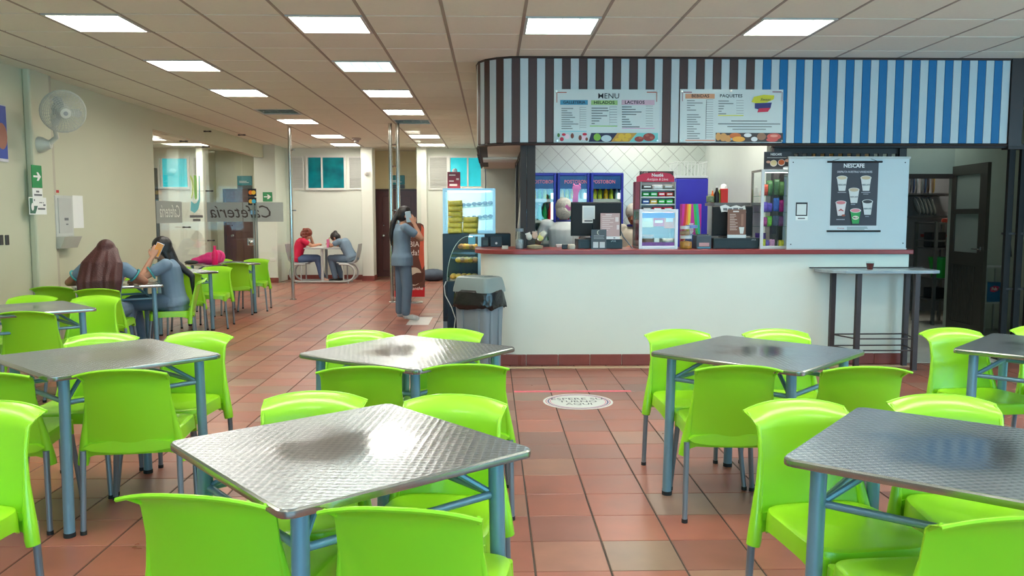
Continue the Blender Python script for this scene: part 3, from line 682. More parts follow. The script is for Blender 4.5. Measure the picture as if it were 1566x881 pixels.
# beige listello strip on the floor in front of the baseboard
lst = mat('floor_border_strip', (196, 172, 140), .5, noise=.35, scale=40)
o = MB().bx(.1, 4.0, 7.60, 7.70, .0005, .0025).build('floor_border', lst, floor)
# white board closing the right part of the counter
bd = thing('white_board', 'large pale board standing on the counter behind the hanging poster', 'board', (2.83, YK+.02, 1.113))
MB().bx(.0, 1.16, -.012, .006, 0.005, .875).build('board_sheet', mat('pale_board', (186, 200, 204), .4, noise=.02), bd)
MB().bx(-.004, 1.17, -.02, .014, .865, .885).build('top_strip', mat('board_top', (176, 182, 180), .4), bd)
MB().bx(-.004, 1.165, -.02, .014, -.0005, .012).build('bottom_strip', mat('board_top', (176, 182, 180), .4), bd)
scm = MB().lathe([(0, 0), (.006, .001), (.006, .003), (0, .004)], 8).mesh('screw', BLACK)
for x, z in ((.04, .83), (1.12, .83), (.04, .05), (1.13, .06)): put('screw', scm, bd, (x, -.012, z), (R(90), 0, 0))
# ---- room behind on the right, doorway, door leaf
st('wall_back_room_lintel', mat('backroom_paint', (150, 160, 152), .5), 3.0, 5.80, 10.2, 10.3, 1.94, CE)
st('trim_4', DARKM, 3.0, 5.80, 10.17, 10.2, 1.90, 1.96)
st('wall_back_room', mat('backroom_paint2', (170, 178, 166), .5), 5.80, XR, 10.2, 10.3, 0, CE)
st('wall_back_room_left', WALLW, KR+.09, 4.0, 10.05, 10.2, 0, CE)
st('wall_kitchen_back', mat('kitchen_grey', (120, 122, 124), .5), 3.0, XR, 12.2, 12.3, 0, CE)
st('wall_back_room_right', WALLW, XR, XR+.1, 7.9, 12.3, 0, CE)
lf = thing('door_3', 'open dark door leaf with two frosted panes and ribbed lower panel', 'door', (5.79, 10.18, 0), math.atan2(-.9, -.10)); lf['kind'] = 'structure'
DK = mat('door_dark_paint', (66, 60, 52), .45, noise=.1); FG = glass('door_frosted_glass', (160, 200, 178), rough=.25, frost=.6)
fr = MB(); WD = .9
for a, b in ((0, .11), (WD-.17, WD)): fr.bx(a, b, -.02, .02, .02, 2.05)
for a, b in ((.02, .14), (.84, 1.0), (1.46, 1.52), (1.93, 2.05)): fr.bx(.11, WD-.17, -.02, .02, a, b)
fr.build('door_frame', DK, lf)
for a, b in ((1.0, 1.46), (1.52, 1.93)): MB().bx(.11, WD-.17, -.004, .004, a, b).build('pane', FG, lf)
rib = MB().box((0, 0, 0), (.05, .022, .70), ch=.004).mesh('rib', DK)
for k in range(11): put('rib', rib, lf, (.11+.029+k*.0565, 0, .49))
hd = MB(); 
for sgn in (1, -1): hd.tube([(WD-.07, 0, 1.05), (WD-.07, sgn*.06, 1.05), (WD-.2, sgn*.065, 1.05)], .009, 8); hd.lathe([(0, -.0), (.025, 0), (.025, .01), (0, .012)], 10, (0, 0, 0), Matrix.Translation((WD-.07, sgn*.02, 1.05)) @ Matrix.Rotation(R(-90*sgn), 4, 'X'))
hd.build('door_handle', STEEL, lf, smooth=40)
# folded dark gate at the right end
fg = thing('folding_gate', 'dark folded metal gate at the right end of the kiosk front', 'gate', (5.05, YF+.02, 0))
vb = MB().bx(-.016, .016, -.02, .02, .02, FB-.03).mesh('slat', mat('gate_dark', (12, 11, 11), .75))
for k in range(5): put('slat', vb, fg, (.03+k*.06, (k % 2)*.05, 0))
MB().bx(-.01, .30, -.03, .08, FB-.05, FB).build('top_rail', DARKM, fg); MB().bx(-.01, .30, -.03, .08, 0, .03).build('bottom_rail', DARKM, fg)
for z in (.7, 1.25): MB().bx(0, .28, .01, .03, z, z+.02).build('hinge_bar', DARKM, fg)
st('wall_right_return', WALLW, 5.36, XR, YF, YF+.1, 0, CE)
# ================================================================== TABLES AND CHAIRS
LIME = mat('lime_plastic', (150, 215, 34), .34, noise=.02, scale=3, spec=.5, coat=.1)
LEGM = mat('chair_leg_metal', (132, 142, 150), .35, .55, noise=.05); RUB = mat('rubber_foot', (30, 30, 30), .7)
def chair_back():
    b = MB(); NU, NV = 14, 16; T = .007
    def S(u, v, side):
        z = .355+v*(.768-.355)
        # half width: wide at leg sockets, waist, flared top
        hw = .222-.040*min(1, v/.62)**.9
        if v > .80: hw += .012*((v-.80)/.20)**2
        y = -.205-.095*v-(.050*((v-.86)/.14)**2 if v > .86 else 0)
        y += .040*(u*u)*(.5+.5*math.sin(min(1, v*1.25)*PI/2)) if v < .95 else .040*(u*u)*(1-.3*(v-.95)/.05)
        if v > .82: z -= .028*abs(u)**2.4*((v-.82)/.18)
        if v < .16: z -= .030*max(0, (abs(u)-.72)/.28)**1.3*(1-v/.16)-(.018*(1-u*u) if False else 0)
        return Vector((u*hw, y-side*T, z))
    vs = []; fs = []
    for side in (0, 1):
        for j in range(NV+1):
            for i in range(NU+1): vs.append(S(-1+2*i/NU, j/NV, side))
    W = NU+1; O = W*(NV+1)
    for j in range(NV):
        for i in range(NU):
            a = j*W+i; fs.append((a, a+W, a+W+1, a+1)); fs.append((O+a, O+a+1, O+a+W+1, O+a+W))
    for i in range(NU): fs.append((i, i+1, O+i+1, O+i)); a = NV*W+i; fs.append((a, O+a, O+a+1, a+1))
    for j in range(NV): a = j*W; fs.append((a, O+a, O+a+W, a+W)); a = j*W+NU; fs.append((a, a+W, O+a+W, O+a))
    b.add(vs, fs)
    # rounded side flanges running down into the rear leg sockets
    for s in (-1, 1):
        pts = []; rs = []
        for v, r in ((0.0, .025), (.08, .0235), (.2, .019), (.4, .0125), (.65, .008), (.85, .0065), (.99, .005)):
            p = S(s*.955, v, .5); pts.append(p+Vector((0, .006, 0))); rs.append(r)
        pts.insert(0, pts[0]+Vector((s*.004, .0, -.022))); rs.insert(0, .0235)
        b.tube(pts, rs, 10)
    # thickened lip along the top edge
    b.tube([S(-1+2*i/14, 1.0, .5)+Vector((0, -.003, -.001)) for i in range(15)], .0062, 6)
    return b.mesh('backrest', LIME, 50)
def chair_seat():
    b = MB(); N = 40; rings = []
    def outline(t, k=1.0):
        c, s = math.cos(t), math.sin(t); e = .42
        x = math.copysign(abs(c)**e, c); y = math.copysign(abs(s)**e, s)
        hw = .199+.010*y
        return x*hw, y*.212
    def corner(t): return (abs(math.sin(2*t)))**3
    spec = [(.0, -.014, 0), (.35, -.013, 0), (.65, -.009, 0), (.85, -.003, 0), (.94, .0, 0), (.985, -.004, 0), (1.0, -.014, 0), (1.012, -.04, .3), (1.02, -.062, 1), (.985, -.062, 1), (.96, -.03, .3), (.9, -.022, 0), (.4, -.024, 0), (0, -.026, 0)]
    vs = []; fs = []
    for k, (sc, dz, cn) in enumerate(spec):
        for i in range(N):
            t = 2*PI*(i+.5)/N; x, y = outline(t)
            z = .447+dz-cn*.030*corner(t)+.006*(y/.22 if y < 0 else 0)
            if y > .12 and sc > .5 and dz > -.03: z -= .008*((y-.12)/.1)*sc
            vs.append((x*max(sc, .002), y*max(sc, .002), z))
    for k in range(len(spec)-1):
        for i in range(N): j = (i+1) % N; fs.append((k*N+i, k*N+j, (k+1)*N+j, (k+1)*N+i))
    b.add(vs, fs)
    for sx in (-1, 1): b.tube([(sx*.174, .185, .42), (sx*.181, .190, .352)], [.024, .0195], 12)
    # short web from seat to backrest
    b.loft([((0, -.19, .405), (.20, 0, 0), (0, 0, .028)), ((0, -.225, .395), (.20, 0, 0), (0, 0, .03))], 12)
    return b.mesh('seat', LIME, 45)
def chair_leg(sx, sy):
    top = Vector((sx*.180, .187, .40)) if sy > 0 else Vector((sx*.205, -.212, .38)); bot = Vector((sx*.212, sy*.232, .012))
    return MB().tube([top, bot], [.0135, .0125], 12).mesh('leg', LEGM, 40), MB().tube([bot+Vector((0, 0, .006)), bot-Vector((0, 0, .012))], .0142, 12).mesh('foot', RUB, 40)
cb, cs = chair_back(), chair_seat(); cls = [chair_leg(a, b) for a in (-1, 1) for b in (-1, 1)]
chair0 = thing('chair', 'x', 'chair', (0, 0, 0)); put('seat', cs, chair0); put('backrest', cb, chair0)
for l, f in cls: lo_ = put('leg', l, chair0); put('foot', f, lo_)
_first = [True]
PLAN = []
def chair(x, y, deg, label, fixed=False): PLAN.append([Vector((x, y)), deg, label, fixed])
def set_chair(x, y, deg, label):
    """deg 0: faces away from the camera (+Y); 180: faces the camera"""
    g = 'lime green cafeteria chairs'
    if _first[0]:
        _first[0] = False; chair0.location = (x, y, 0); chair0.rotation_euler = (0, 0, R(deg)); chair0['label'] = label; chair0['group'] = g; return chair0
    return dup(chair0, (x, y, 0), R(deg), label, g)
# ---- table
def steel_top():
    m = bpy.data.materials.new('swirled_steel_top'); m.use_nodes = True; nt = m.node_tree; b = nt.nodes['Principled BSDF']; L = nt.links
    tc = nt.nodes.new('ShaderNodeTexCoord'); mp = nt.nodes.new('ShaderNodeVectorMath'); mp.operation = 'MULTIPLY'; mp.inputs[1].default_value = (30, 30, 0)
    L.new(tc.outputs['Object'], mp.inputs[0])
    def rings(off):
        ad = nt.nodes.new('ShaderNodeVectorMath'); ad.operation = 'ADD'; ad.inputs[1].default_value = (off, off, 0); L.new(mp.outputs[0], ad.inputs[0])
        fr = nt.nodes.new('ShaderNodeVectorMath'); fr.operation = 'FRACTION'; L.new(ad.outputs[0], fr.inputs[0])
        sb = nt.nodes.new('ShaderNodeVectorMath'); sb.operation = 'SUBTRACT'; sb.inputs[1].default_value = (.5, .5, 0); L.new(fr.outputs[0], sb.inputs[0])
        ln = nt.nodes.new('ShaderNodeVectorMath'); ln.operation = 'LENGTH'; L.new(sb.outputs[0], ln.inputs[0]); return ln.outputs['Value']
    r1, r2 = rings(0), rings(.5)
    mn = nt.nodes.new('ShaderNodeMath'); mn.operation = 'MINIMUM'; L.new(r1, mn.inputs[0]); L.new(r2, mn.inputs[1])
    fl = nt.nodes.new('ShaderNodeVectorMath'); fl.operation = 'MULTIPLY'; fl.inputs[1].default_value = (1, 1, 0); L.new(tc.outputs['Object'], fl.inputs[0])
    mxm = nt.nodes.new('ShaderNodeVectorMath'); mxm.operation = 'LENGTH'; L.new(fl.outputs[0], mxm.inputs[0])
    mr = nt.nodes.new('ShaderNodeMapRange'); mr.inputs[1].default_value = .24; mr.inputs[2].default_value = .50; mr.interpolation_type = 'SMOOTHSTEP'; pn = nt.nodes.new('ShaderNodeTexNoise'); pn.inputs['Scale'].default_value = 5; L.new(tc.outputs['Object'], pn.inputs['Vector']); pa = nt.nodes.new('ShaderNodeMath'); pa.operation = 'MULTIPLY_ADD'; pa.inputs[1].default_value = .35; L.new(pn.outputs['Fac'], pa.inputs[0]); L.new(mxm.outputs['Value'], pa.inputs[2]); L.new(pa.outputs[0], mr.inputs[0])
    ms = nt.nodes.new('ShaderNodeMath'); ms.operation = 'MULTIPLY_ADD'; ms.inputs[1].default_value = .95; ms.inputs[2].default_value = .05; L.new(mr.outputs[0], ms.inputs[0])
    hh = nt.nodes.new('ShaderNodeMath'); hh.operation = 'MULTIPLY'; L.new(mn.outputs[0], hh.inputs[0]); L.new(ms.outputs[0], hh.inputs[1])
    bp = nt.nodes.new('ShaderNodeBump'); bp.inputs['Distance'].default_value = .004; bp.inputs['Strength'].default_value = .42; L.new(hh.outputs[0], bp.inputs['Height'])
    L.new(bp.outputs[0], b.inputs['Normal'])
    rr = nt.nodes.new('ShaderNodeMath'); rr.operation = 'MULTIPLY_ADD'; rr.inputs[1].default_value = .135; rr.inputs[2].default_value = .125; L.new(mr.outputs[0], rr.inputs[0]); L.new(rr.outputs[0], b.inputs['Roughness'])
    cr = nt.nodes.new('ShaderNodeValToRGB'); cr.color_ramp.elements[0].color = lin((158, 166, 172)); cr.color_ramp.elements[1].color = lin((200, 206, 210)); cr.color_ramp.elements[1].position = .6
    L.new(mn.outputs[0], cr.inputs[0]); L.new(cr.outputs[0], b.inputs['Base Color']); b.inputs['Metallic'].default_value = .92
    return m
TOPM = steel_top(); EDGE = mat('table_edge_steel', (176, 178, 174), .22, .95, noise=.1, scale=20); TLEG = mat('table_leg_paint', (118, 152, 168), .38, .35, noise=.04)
def table_meshes():
    h = .40; r = .055
    def rr(hh, rad): 
        o = []
        for sx, sy, a0 in ((1, 1, 0), (-1, 1, 90), (-1, -1, 180), (1, -1, 270)):
            for k in range(4): a = R(a0+30*k); o.append((sx*(hh-rad)+rad*math.cos(a), sy*(hh-rad)+rad*math.sin(a)))
        return o
    top = MB(); N = 16
    lay = [(h-.012, .028, .7200), (h-.002, .034, .722), (h, .036, .730), (h-.001, .035, .740), (h-.006, .032, .7445)]
    vs = []; fs = []
    for hh, rad, z in lay: vs += [(x, y, z) for x, y in rr(hh, rad)]
    for k in range(len(lay)-1):
        for i in range(N): j = (i+1) % N; fs.append((k*N+i, k*N+j, (k+1)*N+j, (k+1)*N+i))
    fs.append(tuple(range(N))[::-1])
    edge = MB().add(vs, fs).mesh('edge_band', EDGE, 40)
    top = MB().prism(rr(h-.006, .03), .742, .7452).mesh('tabletop', TOPM)
    legs = []
    for sx in (-1, 1):
        for sy in (-1, 1):
            legs.append((MB().tube([(sx*.315, sy*.315, .722), (sx*.325, sy*.325, .012)], .0235, 14).mesh('leg', TLEG, 40), MB().tube([(sx*.325, sy*.325, .02), (sx*.325, sy*.325, 0)], .0255, 14).mesh('foot', RUB, 40)))
    rails = []
    for k in range(4):
        M = Matrix.Rotation(PI/2*k, 4, 'Z')
        rails.append(MB().tube([(-.31, -.31, .605), (.31, -.31, .605)], .0115, 10, M=M).mesh('rail', TLEG, 40))
    br = []
    for sx in (-1, 1):
        for sy in (-1, 1): br.append(MB().tube([(sx*.315, sy*.315, .60), (sx*.17, sy*.17, .716)], .010, 8).mesh('brace', TLEG, 40))
    return edge, top, legs, rails, br
te, tt, tl, tr_, tb = table_meshes()
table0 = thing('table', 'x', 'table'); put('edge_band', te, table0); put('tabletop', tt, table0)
for l, f in tl: lo_ = put('leg', l, table0); put('foot', f, lo_)
for m_ in tr_: put('rail', m_, table0)
for m_ in tb: put('brace', m_, table0)
_ft = [True]
TLEGS = []
def table(x, y, deg, label):
    for q in range(4): TLEGS.append(Vector((x+.455*math.cos(R(deg+45+90*q)), y+.455*math.sin(R(deg+45+90*q)))))
    g = 'square steel-topped cafeteria tables'
    if _ft[0]:
        _ft[0] = False; table0.location = (x, y, 0); table0.rotation_euler = (0, 0, R(deg)); table0['label'] = label; table0['group'] = g; return
    dup(table0, (x, y, 0), R(deg), label, g)
table(-.433, 2.42, 39.5, 'steel-topped table nearest the camera, left of centre')
table(-.425, 4.175, 54, 'steel-topped table in front of the grey bin')
table(-1.91, 4.06, 47, 'steel-topped table at left with bare floor to its right')
table(1.36, 4.10, 46, 'steel-topped table in front of the white counter, right of floor sticker')
table(1.383, 2.32, 51, 'steel-topped table nearest the camera at right')
table(2.955, 4.15, 45, 'steel-topped table cut by the right edge, near the open doorway')
table(-3.52, 6.18, 44, 'steel-topped table cut by the left edge, before the two seated women')
table(-3.84, 8.42, 30, 'steel-topped table where two women in scrubs sit')
table(-3.97, 10.30, 44, 'steel-topped table behind the dark-haired seated woman')
table(-3.97, 12.15, 45, 'steel-topped table holding the pink bag and bottle')
def near(mx, my, a, label, fixed=False):      # seen from behind: (mx,my) = middle of the top edge
    f = Vector((-math.sin(R(a)), math.cos(R(a)))); chair(mx+f.x*.33, my+f.y*.33, a, label, fixed)
def far(mx, my, a, label):
    f = Vector((math.sin(R(a)), -math.cos(R(a)))); chair(mx+f.x*.33, my+f.y*.33, 180+a, label)
k = 1.07
G = 'lime green chair '
near(-.68*k, 1.82*k, -10, G+'with its back to camera, nearest, left of the two in the foreground')
near(-.20*k, 1.73*k, -9, G+'with its back to camera, nearest, right of the two in the foreground')
far(-.62*k, 2.82*k, -1, G+'facing camera behind the nearest table, left one')
far(-.13*k, 2.78*k, -9, G+'facing camera behind the nearest table, right one')
far(-.71*k, 4.39*k, -1, G+'facing camera behind the table by the grey bin, left one')
far(-.24*k, 4.43*k, -7, G+'facing camera at the table by the grey bin, right one')
near(-.58*k, 3.38*k, 6, G+'seen from behind at the table by the grey bin, left one')
near(-.11*k, 3.48*k, 1, G+'seen from behind at the table by the grey bin, right one')
near(-1.48*k, 3.36*k, 8, G+'seen from behind at the left middle table, right one')
near(-2.06*k, 3.36*k, 10, G+'seen from behind at the left middle table, cut by the picture edge')
far(-2.05*k, 4.33*k, 5, G+'facing camera behind the left middle table, left one')
far(-1.59*k, 4.35*k, -5, G+'facing camera behind the left middle table, right one')
far(1.01*k, 4.39*k, 3, G+'facing camera behind the table before the counter, left one')
far(1.55*k, 4.39*k, -1, G+'facing camera behind the table before the counter, right one')
near(1.03*k, 3.36*k, -4, G+'seen from behind at the table before the counter, left one')
near(1.57*k, 3.43*k, -5, G+'seen from behind at the table before the counter, right one')
far(1.02*k, 2.66*k, 8, G+'facing camera at left end of the nearest right table')
far(1.56*k, 2.74*k, -6, G+'facing camera behind the nearest right table, right one')
near(1.08*k, 1.65*k, 3, G+'with its back to camera in the bottom right corner')
far(2.53*k, 4.42*k, 6, G+'facing camera below the open doorway, left of the right-edge table')
far(3.11*k, 4.50*k, -1, G+'facing camera at the right picture edge')
near(2.95*k, 3.5*k, -4, G+'from behind at the right-edge table')
far(-1.66*k, 2.72*k, -4, G+'facing camera at the left picture edge, in front')
near(-3.07*k, 5.42*k, 8, G+'seen from behind at the left-edge table')
far(-3.59*k, 6.46*k, 6, G+'facing camera behind the left-edge table, left one')
far(-3.13*k, 6.40*k, 6, G+'facing camera behind the left-edge table, right one')
near(-3.89*k, 7.32*k, 4, G+'empty, seen from behind beside the red-haired woman')
chair(-3.69, 7.90, 10, G+'on which the red-haired woman sits', True)
chair(-3.40, 8.72, 108, G+'side-on, on which the dark-haired woman sits', True)
chair(-4.06, 8.86, 178, G+'empty, on the far side of the seated women\'s table')
near(-3.40*k, 9.10*k, 16, G+'seen from behind, just right of the dark-haired woman')
far(-3.41*k, 10.22*k, 8, G+'facing camera behind the third left table, right one')
far(-3.92*k, 10.30*k, 4, G+'facing camera behind the third left table, mostly hidden')
near(-3.43*k, 11.05*k, 12, G+'seen from behind at the pink bag table')
far(-3.43*k, 11.98*k, 8, G+'facing camera at the pink bag table, right one')
far(-3.98*k, 12.05*k, 4, G+'facing camera at the pink bag table, mostly hidden')

# chairs are slid apart so that no seat runs into a table leg or into the seat opposite
for it in range(40):
    moved = False
    for p in PLAN:
        if p[3]: continue
        f = Vector((-math.sin(R(p[1])), math.cos(R(p[1])))); rgt = Vector((f.y, -f.x))
        for q in TLEGS:
            d = q-p[0]; lx, ly = d.dot(rgt), d.dot(f); hw = .234; fr = .240
            if abs(lx) < hw and -.27 < ly < fr:
                moved = True; sx_ = hw-abs(lx); sy_ = fr-ly
                if sx_ < sy_ or ly < -.02: p[0] -= rgt*math.copysign(min(sx_+.001, .02), lx)
                else: p[0] -= f*min(sy_+.001, .02)
    for i, a in enumerate(PLAN):
        for b in PLAN[i+1:]:
            if (a[0]-b[0]).length > .62: continue
            fb = Vector((-math.sin(R(b[1])), math.cos(R(b[1])))); rb = Vector((fb.y, -fb.x)); fa = Vector((-math.sin(R(a[1])), math.cos(R(a[1])))); ra = Vector((fa.y, -fa.x)); hit = False
            for gx in (-.21, -.1, 0, .1, .21):
                for gy in (-.22, -.1, 0, .1, .215):
                    d = b[0]+rb*gx+fb*gy-a[0]
                    if abs(d.dot(ra)) < .212 and -.22 < d.dot(fa) < .217: hit = True
            if hit:
                moved = True; d = b[0]-a[0]
                side = fa.dot(fb) > 0
                if not a[3]: a[0] -= (ra*math.copysign(.006, d.dot(ra)) if side else fa*.006)
                if not b[3]: b[0] += (ra*math.copysign(.006, d.dot(ra)) if side else -fb*.006)
    if not moved: break
for p in PLAN: set_chair(p[0].x, p[0].y, p[1], p[2])
# ================================================================== KIOSK CONTENTS
def C(c, r=.5, n=0.0, **k):
    """plain coloured material by rgb"""
    return mat('col_%d_%d_%d_%d' % (c[0], c[1], c[2], int(r*100)), c, r, noise=n, **k)
class Sheet:
    """a flat printed panel facing the camera at depth Y, described in photograph pixels"""
    def __init__(s, name, label, cat, x0, y0, x1, y1, Y, m, th=.008, part='panel', tilt=0.):
        s.Y = Y; a = onY(x0, y1, Y); b = onY(x1, y0, Y); s.o = thing(name, label, cat, ((a.x+b.x)/2, Y, a.z)); s.c = Vector(s.o.location)
        if tilt: s.o.rotation_euler = (R(tilt), 0, 0)
        s.w = b.x-a.x; s.h = b.z-a.z; s.n = 0
        MB().bx(-s.w/2, s.w/2, 0, th, 0, s.h).build(part, m, s.o)
    def L(s, x, y): v = onY(x, y, s.Y)-s.c; return v.x, v.z
    def d(s): s.n += 1; return -.0006-.0004*s.n
    def rect(s, m, rs, name='print'):
        if name == 'print' and len(rs) > 1:
            for r_ in rs: s.rect(m, [r_], name)
            return
        q = []
        for x0, y0, x1, y1 in rs: a = s.L(x0, y1); b = s.L(x1, y0); q.append((a[0], b[0], a[1], b[1]))
        return bars(name, m, q, s.o, (0, s.d(), 0))
    def poly(s, m, pts, name='print'): return poly(name, m, [s.L(*p) for p in pts], s.o, (0, s.d(), 0))
    def disc(s, m, lst, name='print'):
        if len(lst) > 1:
            for r_ in lst: s.disc(m, [r_], name.rstrip('s') if name != 'print' else name)
            return
        b = MB()
        for x, y, rx, ry in lst: c = s.L(x, y); disc(b, c, rx*s.Y/FPX, ry*s.Y/FPX)
        return b.build(name, m, s.o, (0, s.d(), 0), (R(90), 0, 0))
    def text(s, t, x, y, hpx, m, sx=1., bold=.0, **k):
        c = s.L(x, y); return text(t, hpx*1.38*s.Y/FPX, m, s.o, (c[0], s.d(), c[1]), sx=sx, bold=bold, **k)
    def lines(s, m, x, y0, dy, lens, t=.9, name='small_print'):
        s.rect(m, [(x, y0+i*dy-t/2, x+l, y0+i*dy+t/2) for i, l in enumerate(lens)], name)
# ---- menu boards
YM = YF-.012
ACR = C((206, 214, 212), .25)
S = Sheet('menu_board', 'white menu board headed MENU on the brown striped fascia', 'menu board', 847, 137, 1009, 218, YM, ACR)
S.rect(C((60, 140, 175)), [(856.7, 153, 899, 160.2)]); S.rect(C((160, 196, 120)), [(904, 153.5, 944.5, 160.5)]); S.rect(C((206, 170, 186)), [(950.5, 153, 1001, 160.5)])
S.text('MENU', 930.8, 147.2, 8.0, C((26, 26, 36)), 1.08, .0004)
S.text('GALLETERIA', 878, 156.7, 4.2, INK, 1.06, .0007); S.text('HELADOS', 924, 157, 4.7, INK, 1.1, .0007); S.text('LACTEOS', 970.5, 156.7, 4.7, INK, 1.1, .0007)
GP = C((120, 126, 126))
S.lines(GP, 858.5, 166, 3.4, [18, 9, 16, 17, 21, 13, 18, 26, 15, 17], 1.3); S.lines(GP, 904.5, 165.5, 3.9, [25, 26, 17, 24, 15, 12, 5], 1.5); S.lines(GP, 951, 163.7, 3.8, [15, 21, 30, 22, 6, 11, 13, 15, 27], 1.5)
for x0, x1, y0, n_, dy in ((886.5, 896.5, 164, 10, 3.4), (932, 943.5, 163.5, 7, 3.9), (987.5, 998.5, 162, 9, 3.8)):
    S.rect(GP, [(x0, y0, x0+.5, y0+n_*dy)]+[(x0, y0+i*dy, x1, y0+i*dy+.5) for i in range(n_)], 'price_grid')
S.rect(C((110, 200, 210)), [(856, 200.5, 897, 201.5)]); S.rect(C((150, 205, 70)), [(902, 192.5, 944, 193.5)]); S.rect(C((214, 160, 190)), [(951, 196, 1001, 197)])
S.rect(C((170, 90, 70)), [(852, 140.8, 866.5, 142.2), (851, 142, 852.2, 157), (989, 140.5, 1003.5, 142), (1003.5, 141, 1004.8, 156)])
S.rect(C((190, 205, 205)), [(848.5, 203.5, 906, 217)]); S.poly(C((40, 36, 70)), [(904, 203.5), (944, 203.5), (934, 217), (900, 217)]); S.poly(C((196, 150, 60)), [(944, 203.5), (974, 203.5), (964, 217), (934, 217)]); S.poly(C((120, 200, 196)), [(974, 203.5), (1006, 203.5), (1006, 217), (962, 217)])
S.disc(C((230, 200, 210)), [(867, 209, 4, 4), (893, 211, 5, 3.5)]); S.disc(C((190, 30, 60)), [(859, 213, 3, 3), (862, 206, 3, 2), (894, 205.5, 3.5, 2)]); S.disc(C((120, 60, 40)), [(875, 208, 2.5, 4), (887, 211, 2.5, 4), (897, 213, 2, 2.5)]); S.disc(C((60, 110, 50)), [(854, 207, 2, 3)])
S.disc(C((130, 180, 60)), [(913, 210, 5.5, 5.5)]); S.disc(C((186, 206, 214)), [(927, 212, 8, 5)]); S.disc(C((220, 180, 50)), [(950, 209, 5, 4), (960, 208, 5, 4), (945, 214, 5, 2.5), (956, 214, 5, 2.5)]); S.disc(C((150, 60, 50)), [(977, 213, 7, 4), (992, 210, 9, 6)]); S.disc(C((180, 90, 70)), [(989, 207, 3, 2), (996, 211, 3, 2), (979, 211, 3, 1.6)])
S.disc(STEEL, [(851, 140, 1.6, 1.6), (1006, 140, 1.6, 1.6), (852, 215.5, 1.4, 1.4), (1005, 215.5, 1.4, 1.4)], 'stand_off_pins')
S = Sheet('menu_board', 'white menu board with drink and snack lists and a round yellow logo', 'menu board', 1039, 137, 1198, 218, YM, ACR)
S.rect(C((214, 150, 110)), [(1048, 143.5, 1093, 150.8)]); S.text('BEBIDAS', 1071, 146.9, 4.8, INK, 1.1, .0007); S.text('PAQUETES', 1118, 146.8, 4.8, INK, 1.1, .0007)
S.lines(GP, 1050.5, 154, 3.6, [12, 24, 12, 5, 14, 0, 18, 21, 14, 16, 20, 10, 15, 11, 20, 16, 19], 1.3); S.lines(GP, 1098.5, 154.6, 3.9, [16, 23, 9, 8, 5, 12], 1.4)
for x0, x1, y0, n_, dy in ((1079.5, 1090.5, 152.5, 17, 3.55), (1126, 1137, 153.5, 6, 3.9)): S.rect(GP, [(x0, y0, x0+.5, y0+n_*dy)]+[(x0, y0+i*dy, x1, y0+i*dy+.5) for i in range(n_)], 'price_grid')
S.rect(C((222, 150, 120)), [(1048, 214, 1093, 215.5)]); S.rect(C((214, 214, 90)), [(1098, 176, 1137, 177.4)])
S.rect(GP, [(1118, 184.5, 1173, 185.8), (1098, 189, 1193, 190.3), (1112, 193.2, 1180, 194.4), (1120, 197.3, 1171, 198.4)], 'small_print')
S.poly(C((206, 200, 40)), [(1149, 156), (1153, 148), (1168, 145), (1184, 146), (1183, 152), (1172, 157), (1156, 158)]); S.poly(C((50, 46, 110)), [(1154, 158), (1180, 157), (1178, 166), (1164, 168), (1154, 166)]); S.poly(C((200, 40, 70)), [(1158, 172), (1160, 166), (1178, 165), (1174, 171)])
S.text('Sweet', 1170, 152.5, 4.2, C((40, 40, 60)), 1.1, 0, shear=.3)
S.rect(C((150, 90, 100)), [(1045, 140.5, 1058, 142), (1181, 140, 1195, 141.5), (1043, 142, 1044.2, 155), (1195, 141, 1196.2, 155)])
S.rect(C((70, 60, 56)), [(1094, 203.5, 1197, 217)]); S.disc(C((206, 150, 84)), [(1098, 209, 4, 6), (1106, 210, 6, 6), (1113, 212, 6, 5)]); S.disc(C((190, 100, 40)), [(1124, 208, 9, 4.5)]); S.disc(C((224, 160, 60)), [(1129, 213, 10, 4)]); S.disc(C((220, 220, 220)), [(1153, 213, 5, 3.5), (1143, 207, 6, 3)]); S.disc(C((150, 110, 84)), [(1164, 209, 7, 5.5)]); S.disc(C((206, 90, 80)), [(1183, 209, 11, 5), (1180, 214, 9, 3)]); S.disc(C((226, 150, 130)), [(1183, 208, 6, 2)])
S.disc(STEEL, [(1043, 140, 1.6, 1.6), (1117.5, 139.5, 1.6, 1.6), (1118, 213, 1.6, 1.6), (1042, 214.5, 1.4, 1.4), (1195, 215.5, 1.4, 1.4)], 'stand_off_pins')
# ---- hanging drinks poster on the white board
YPo = YK+.006
S = Sheet('hanging_poster', 'dark hanging poster with six drink cups, headed NESCAFE', 'poster', 1269, 247, 1344, 354, YPo, C((52, 50, 58), .5), .003, 'poster_sheet')
for y, x0, x1 in ((247.5, 1265, 1349), (353.5, 1264, 1346)): a = S.L(x0, y); b = S.L(x1, y); MB().tube([(a[0], -.004, a[1]), (b[0], -.004, b[1])], .009, 8).build('rod', BLACK, S.o, smooth=40)
a = S.L(1270, 247); b = S.L(1305, 236); c_ = S.L(1314, 236); d_ = S.L(1343, 247); MB().tube([(a[0], -.002, a[1]), (b[0], -.002, b[1]), (c_[0], -.002, c_[1]), (d_[0], -.002, d_[1])], .0025, 6).build('cord', C((60, 60, 64)), S.o)
S.rect(C((196, 206, 210)), [(1268, 345, 1342.5, 353)]); S.text('Cocoa', 1285.5, 349, 3.2, C((170, 50, 60)), .9); S.lines(C((130, 150, 150)), 1295, 347.4, 1.8, [31, 32, 27], 1.2)
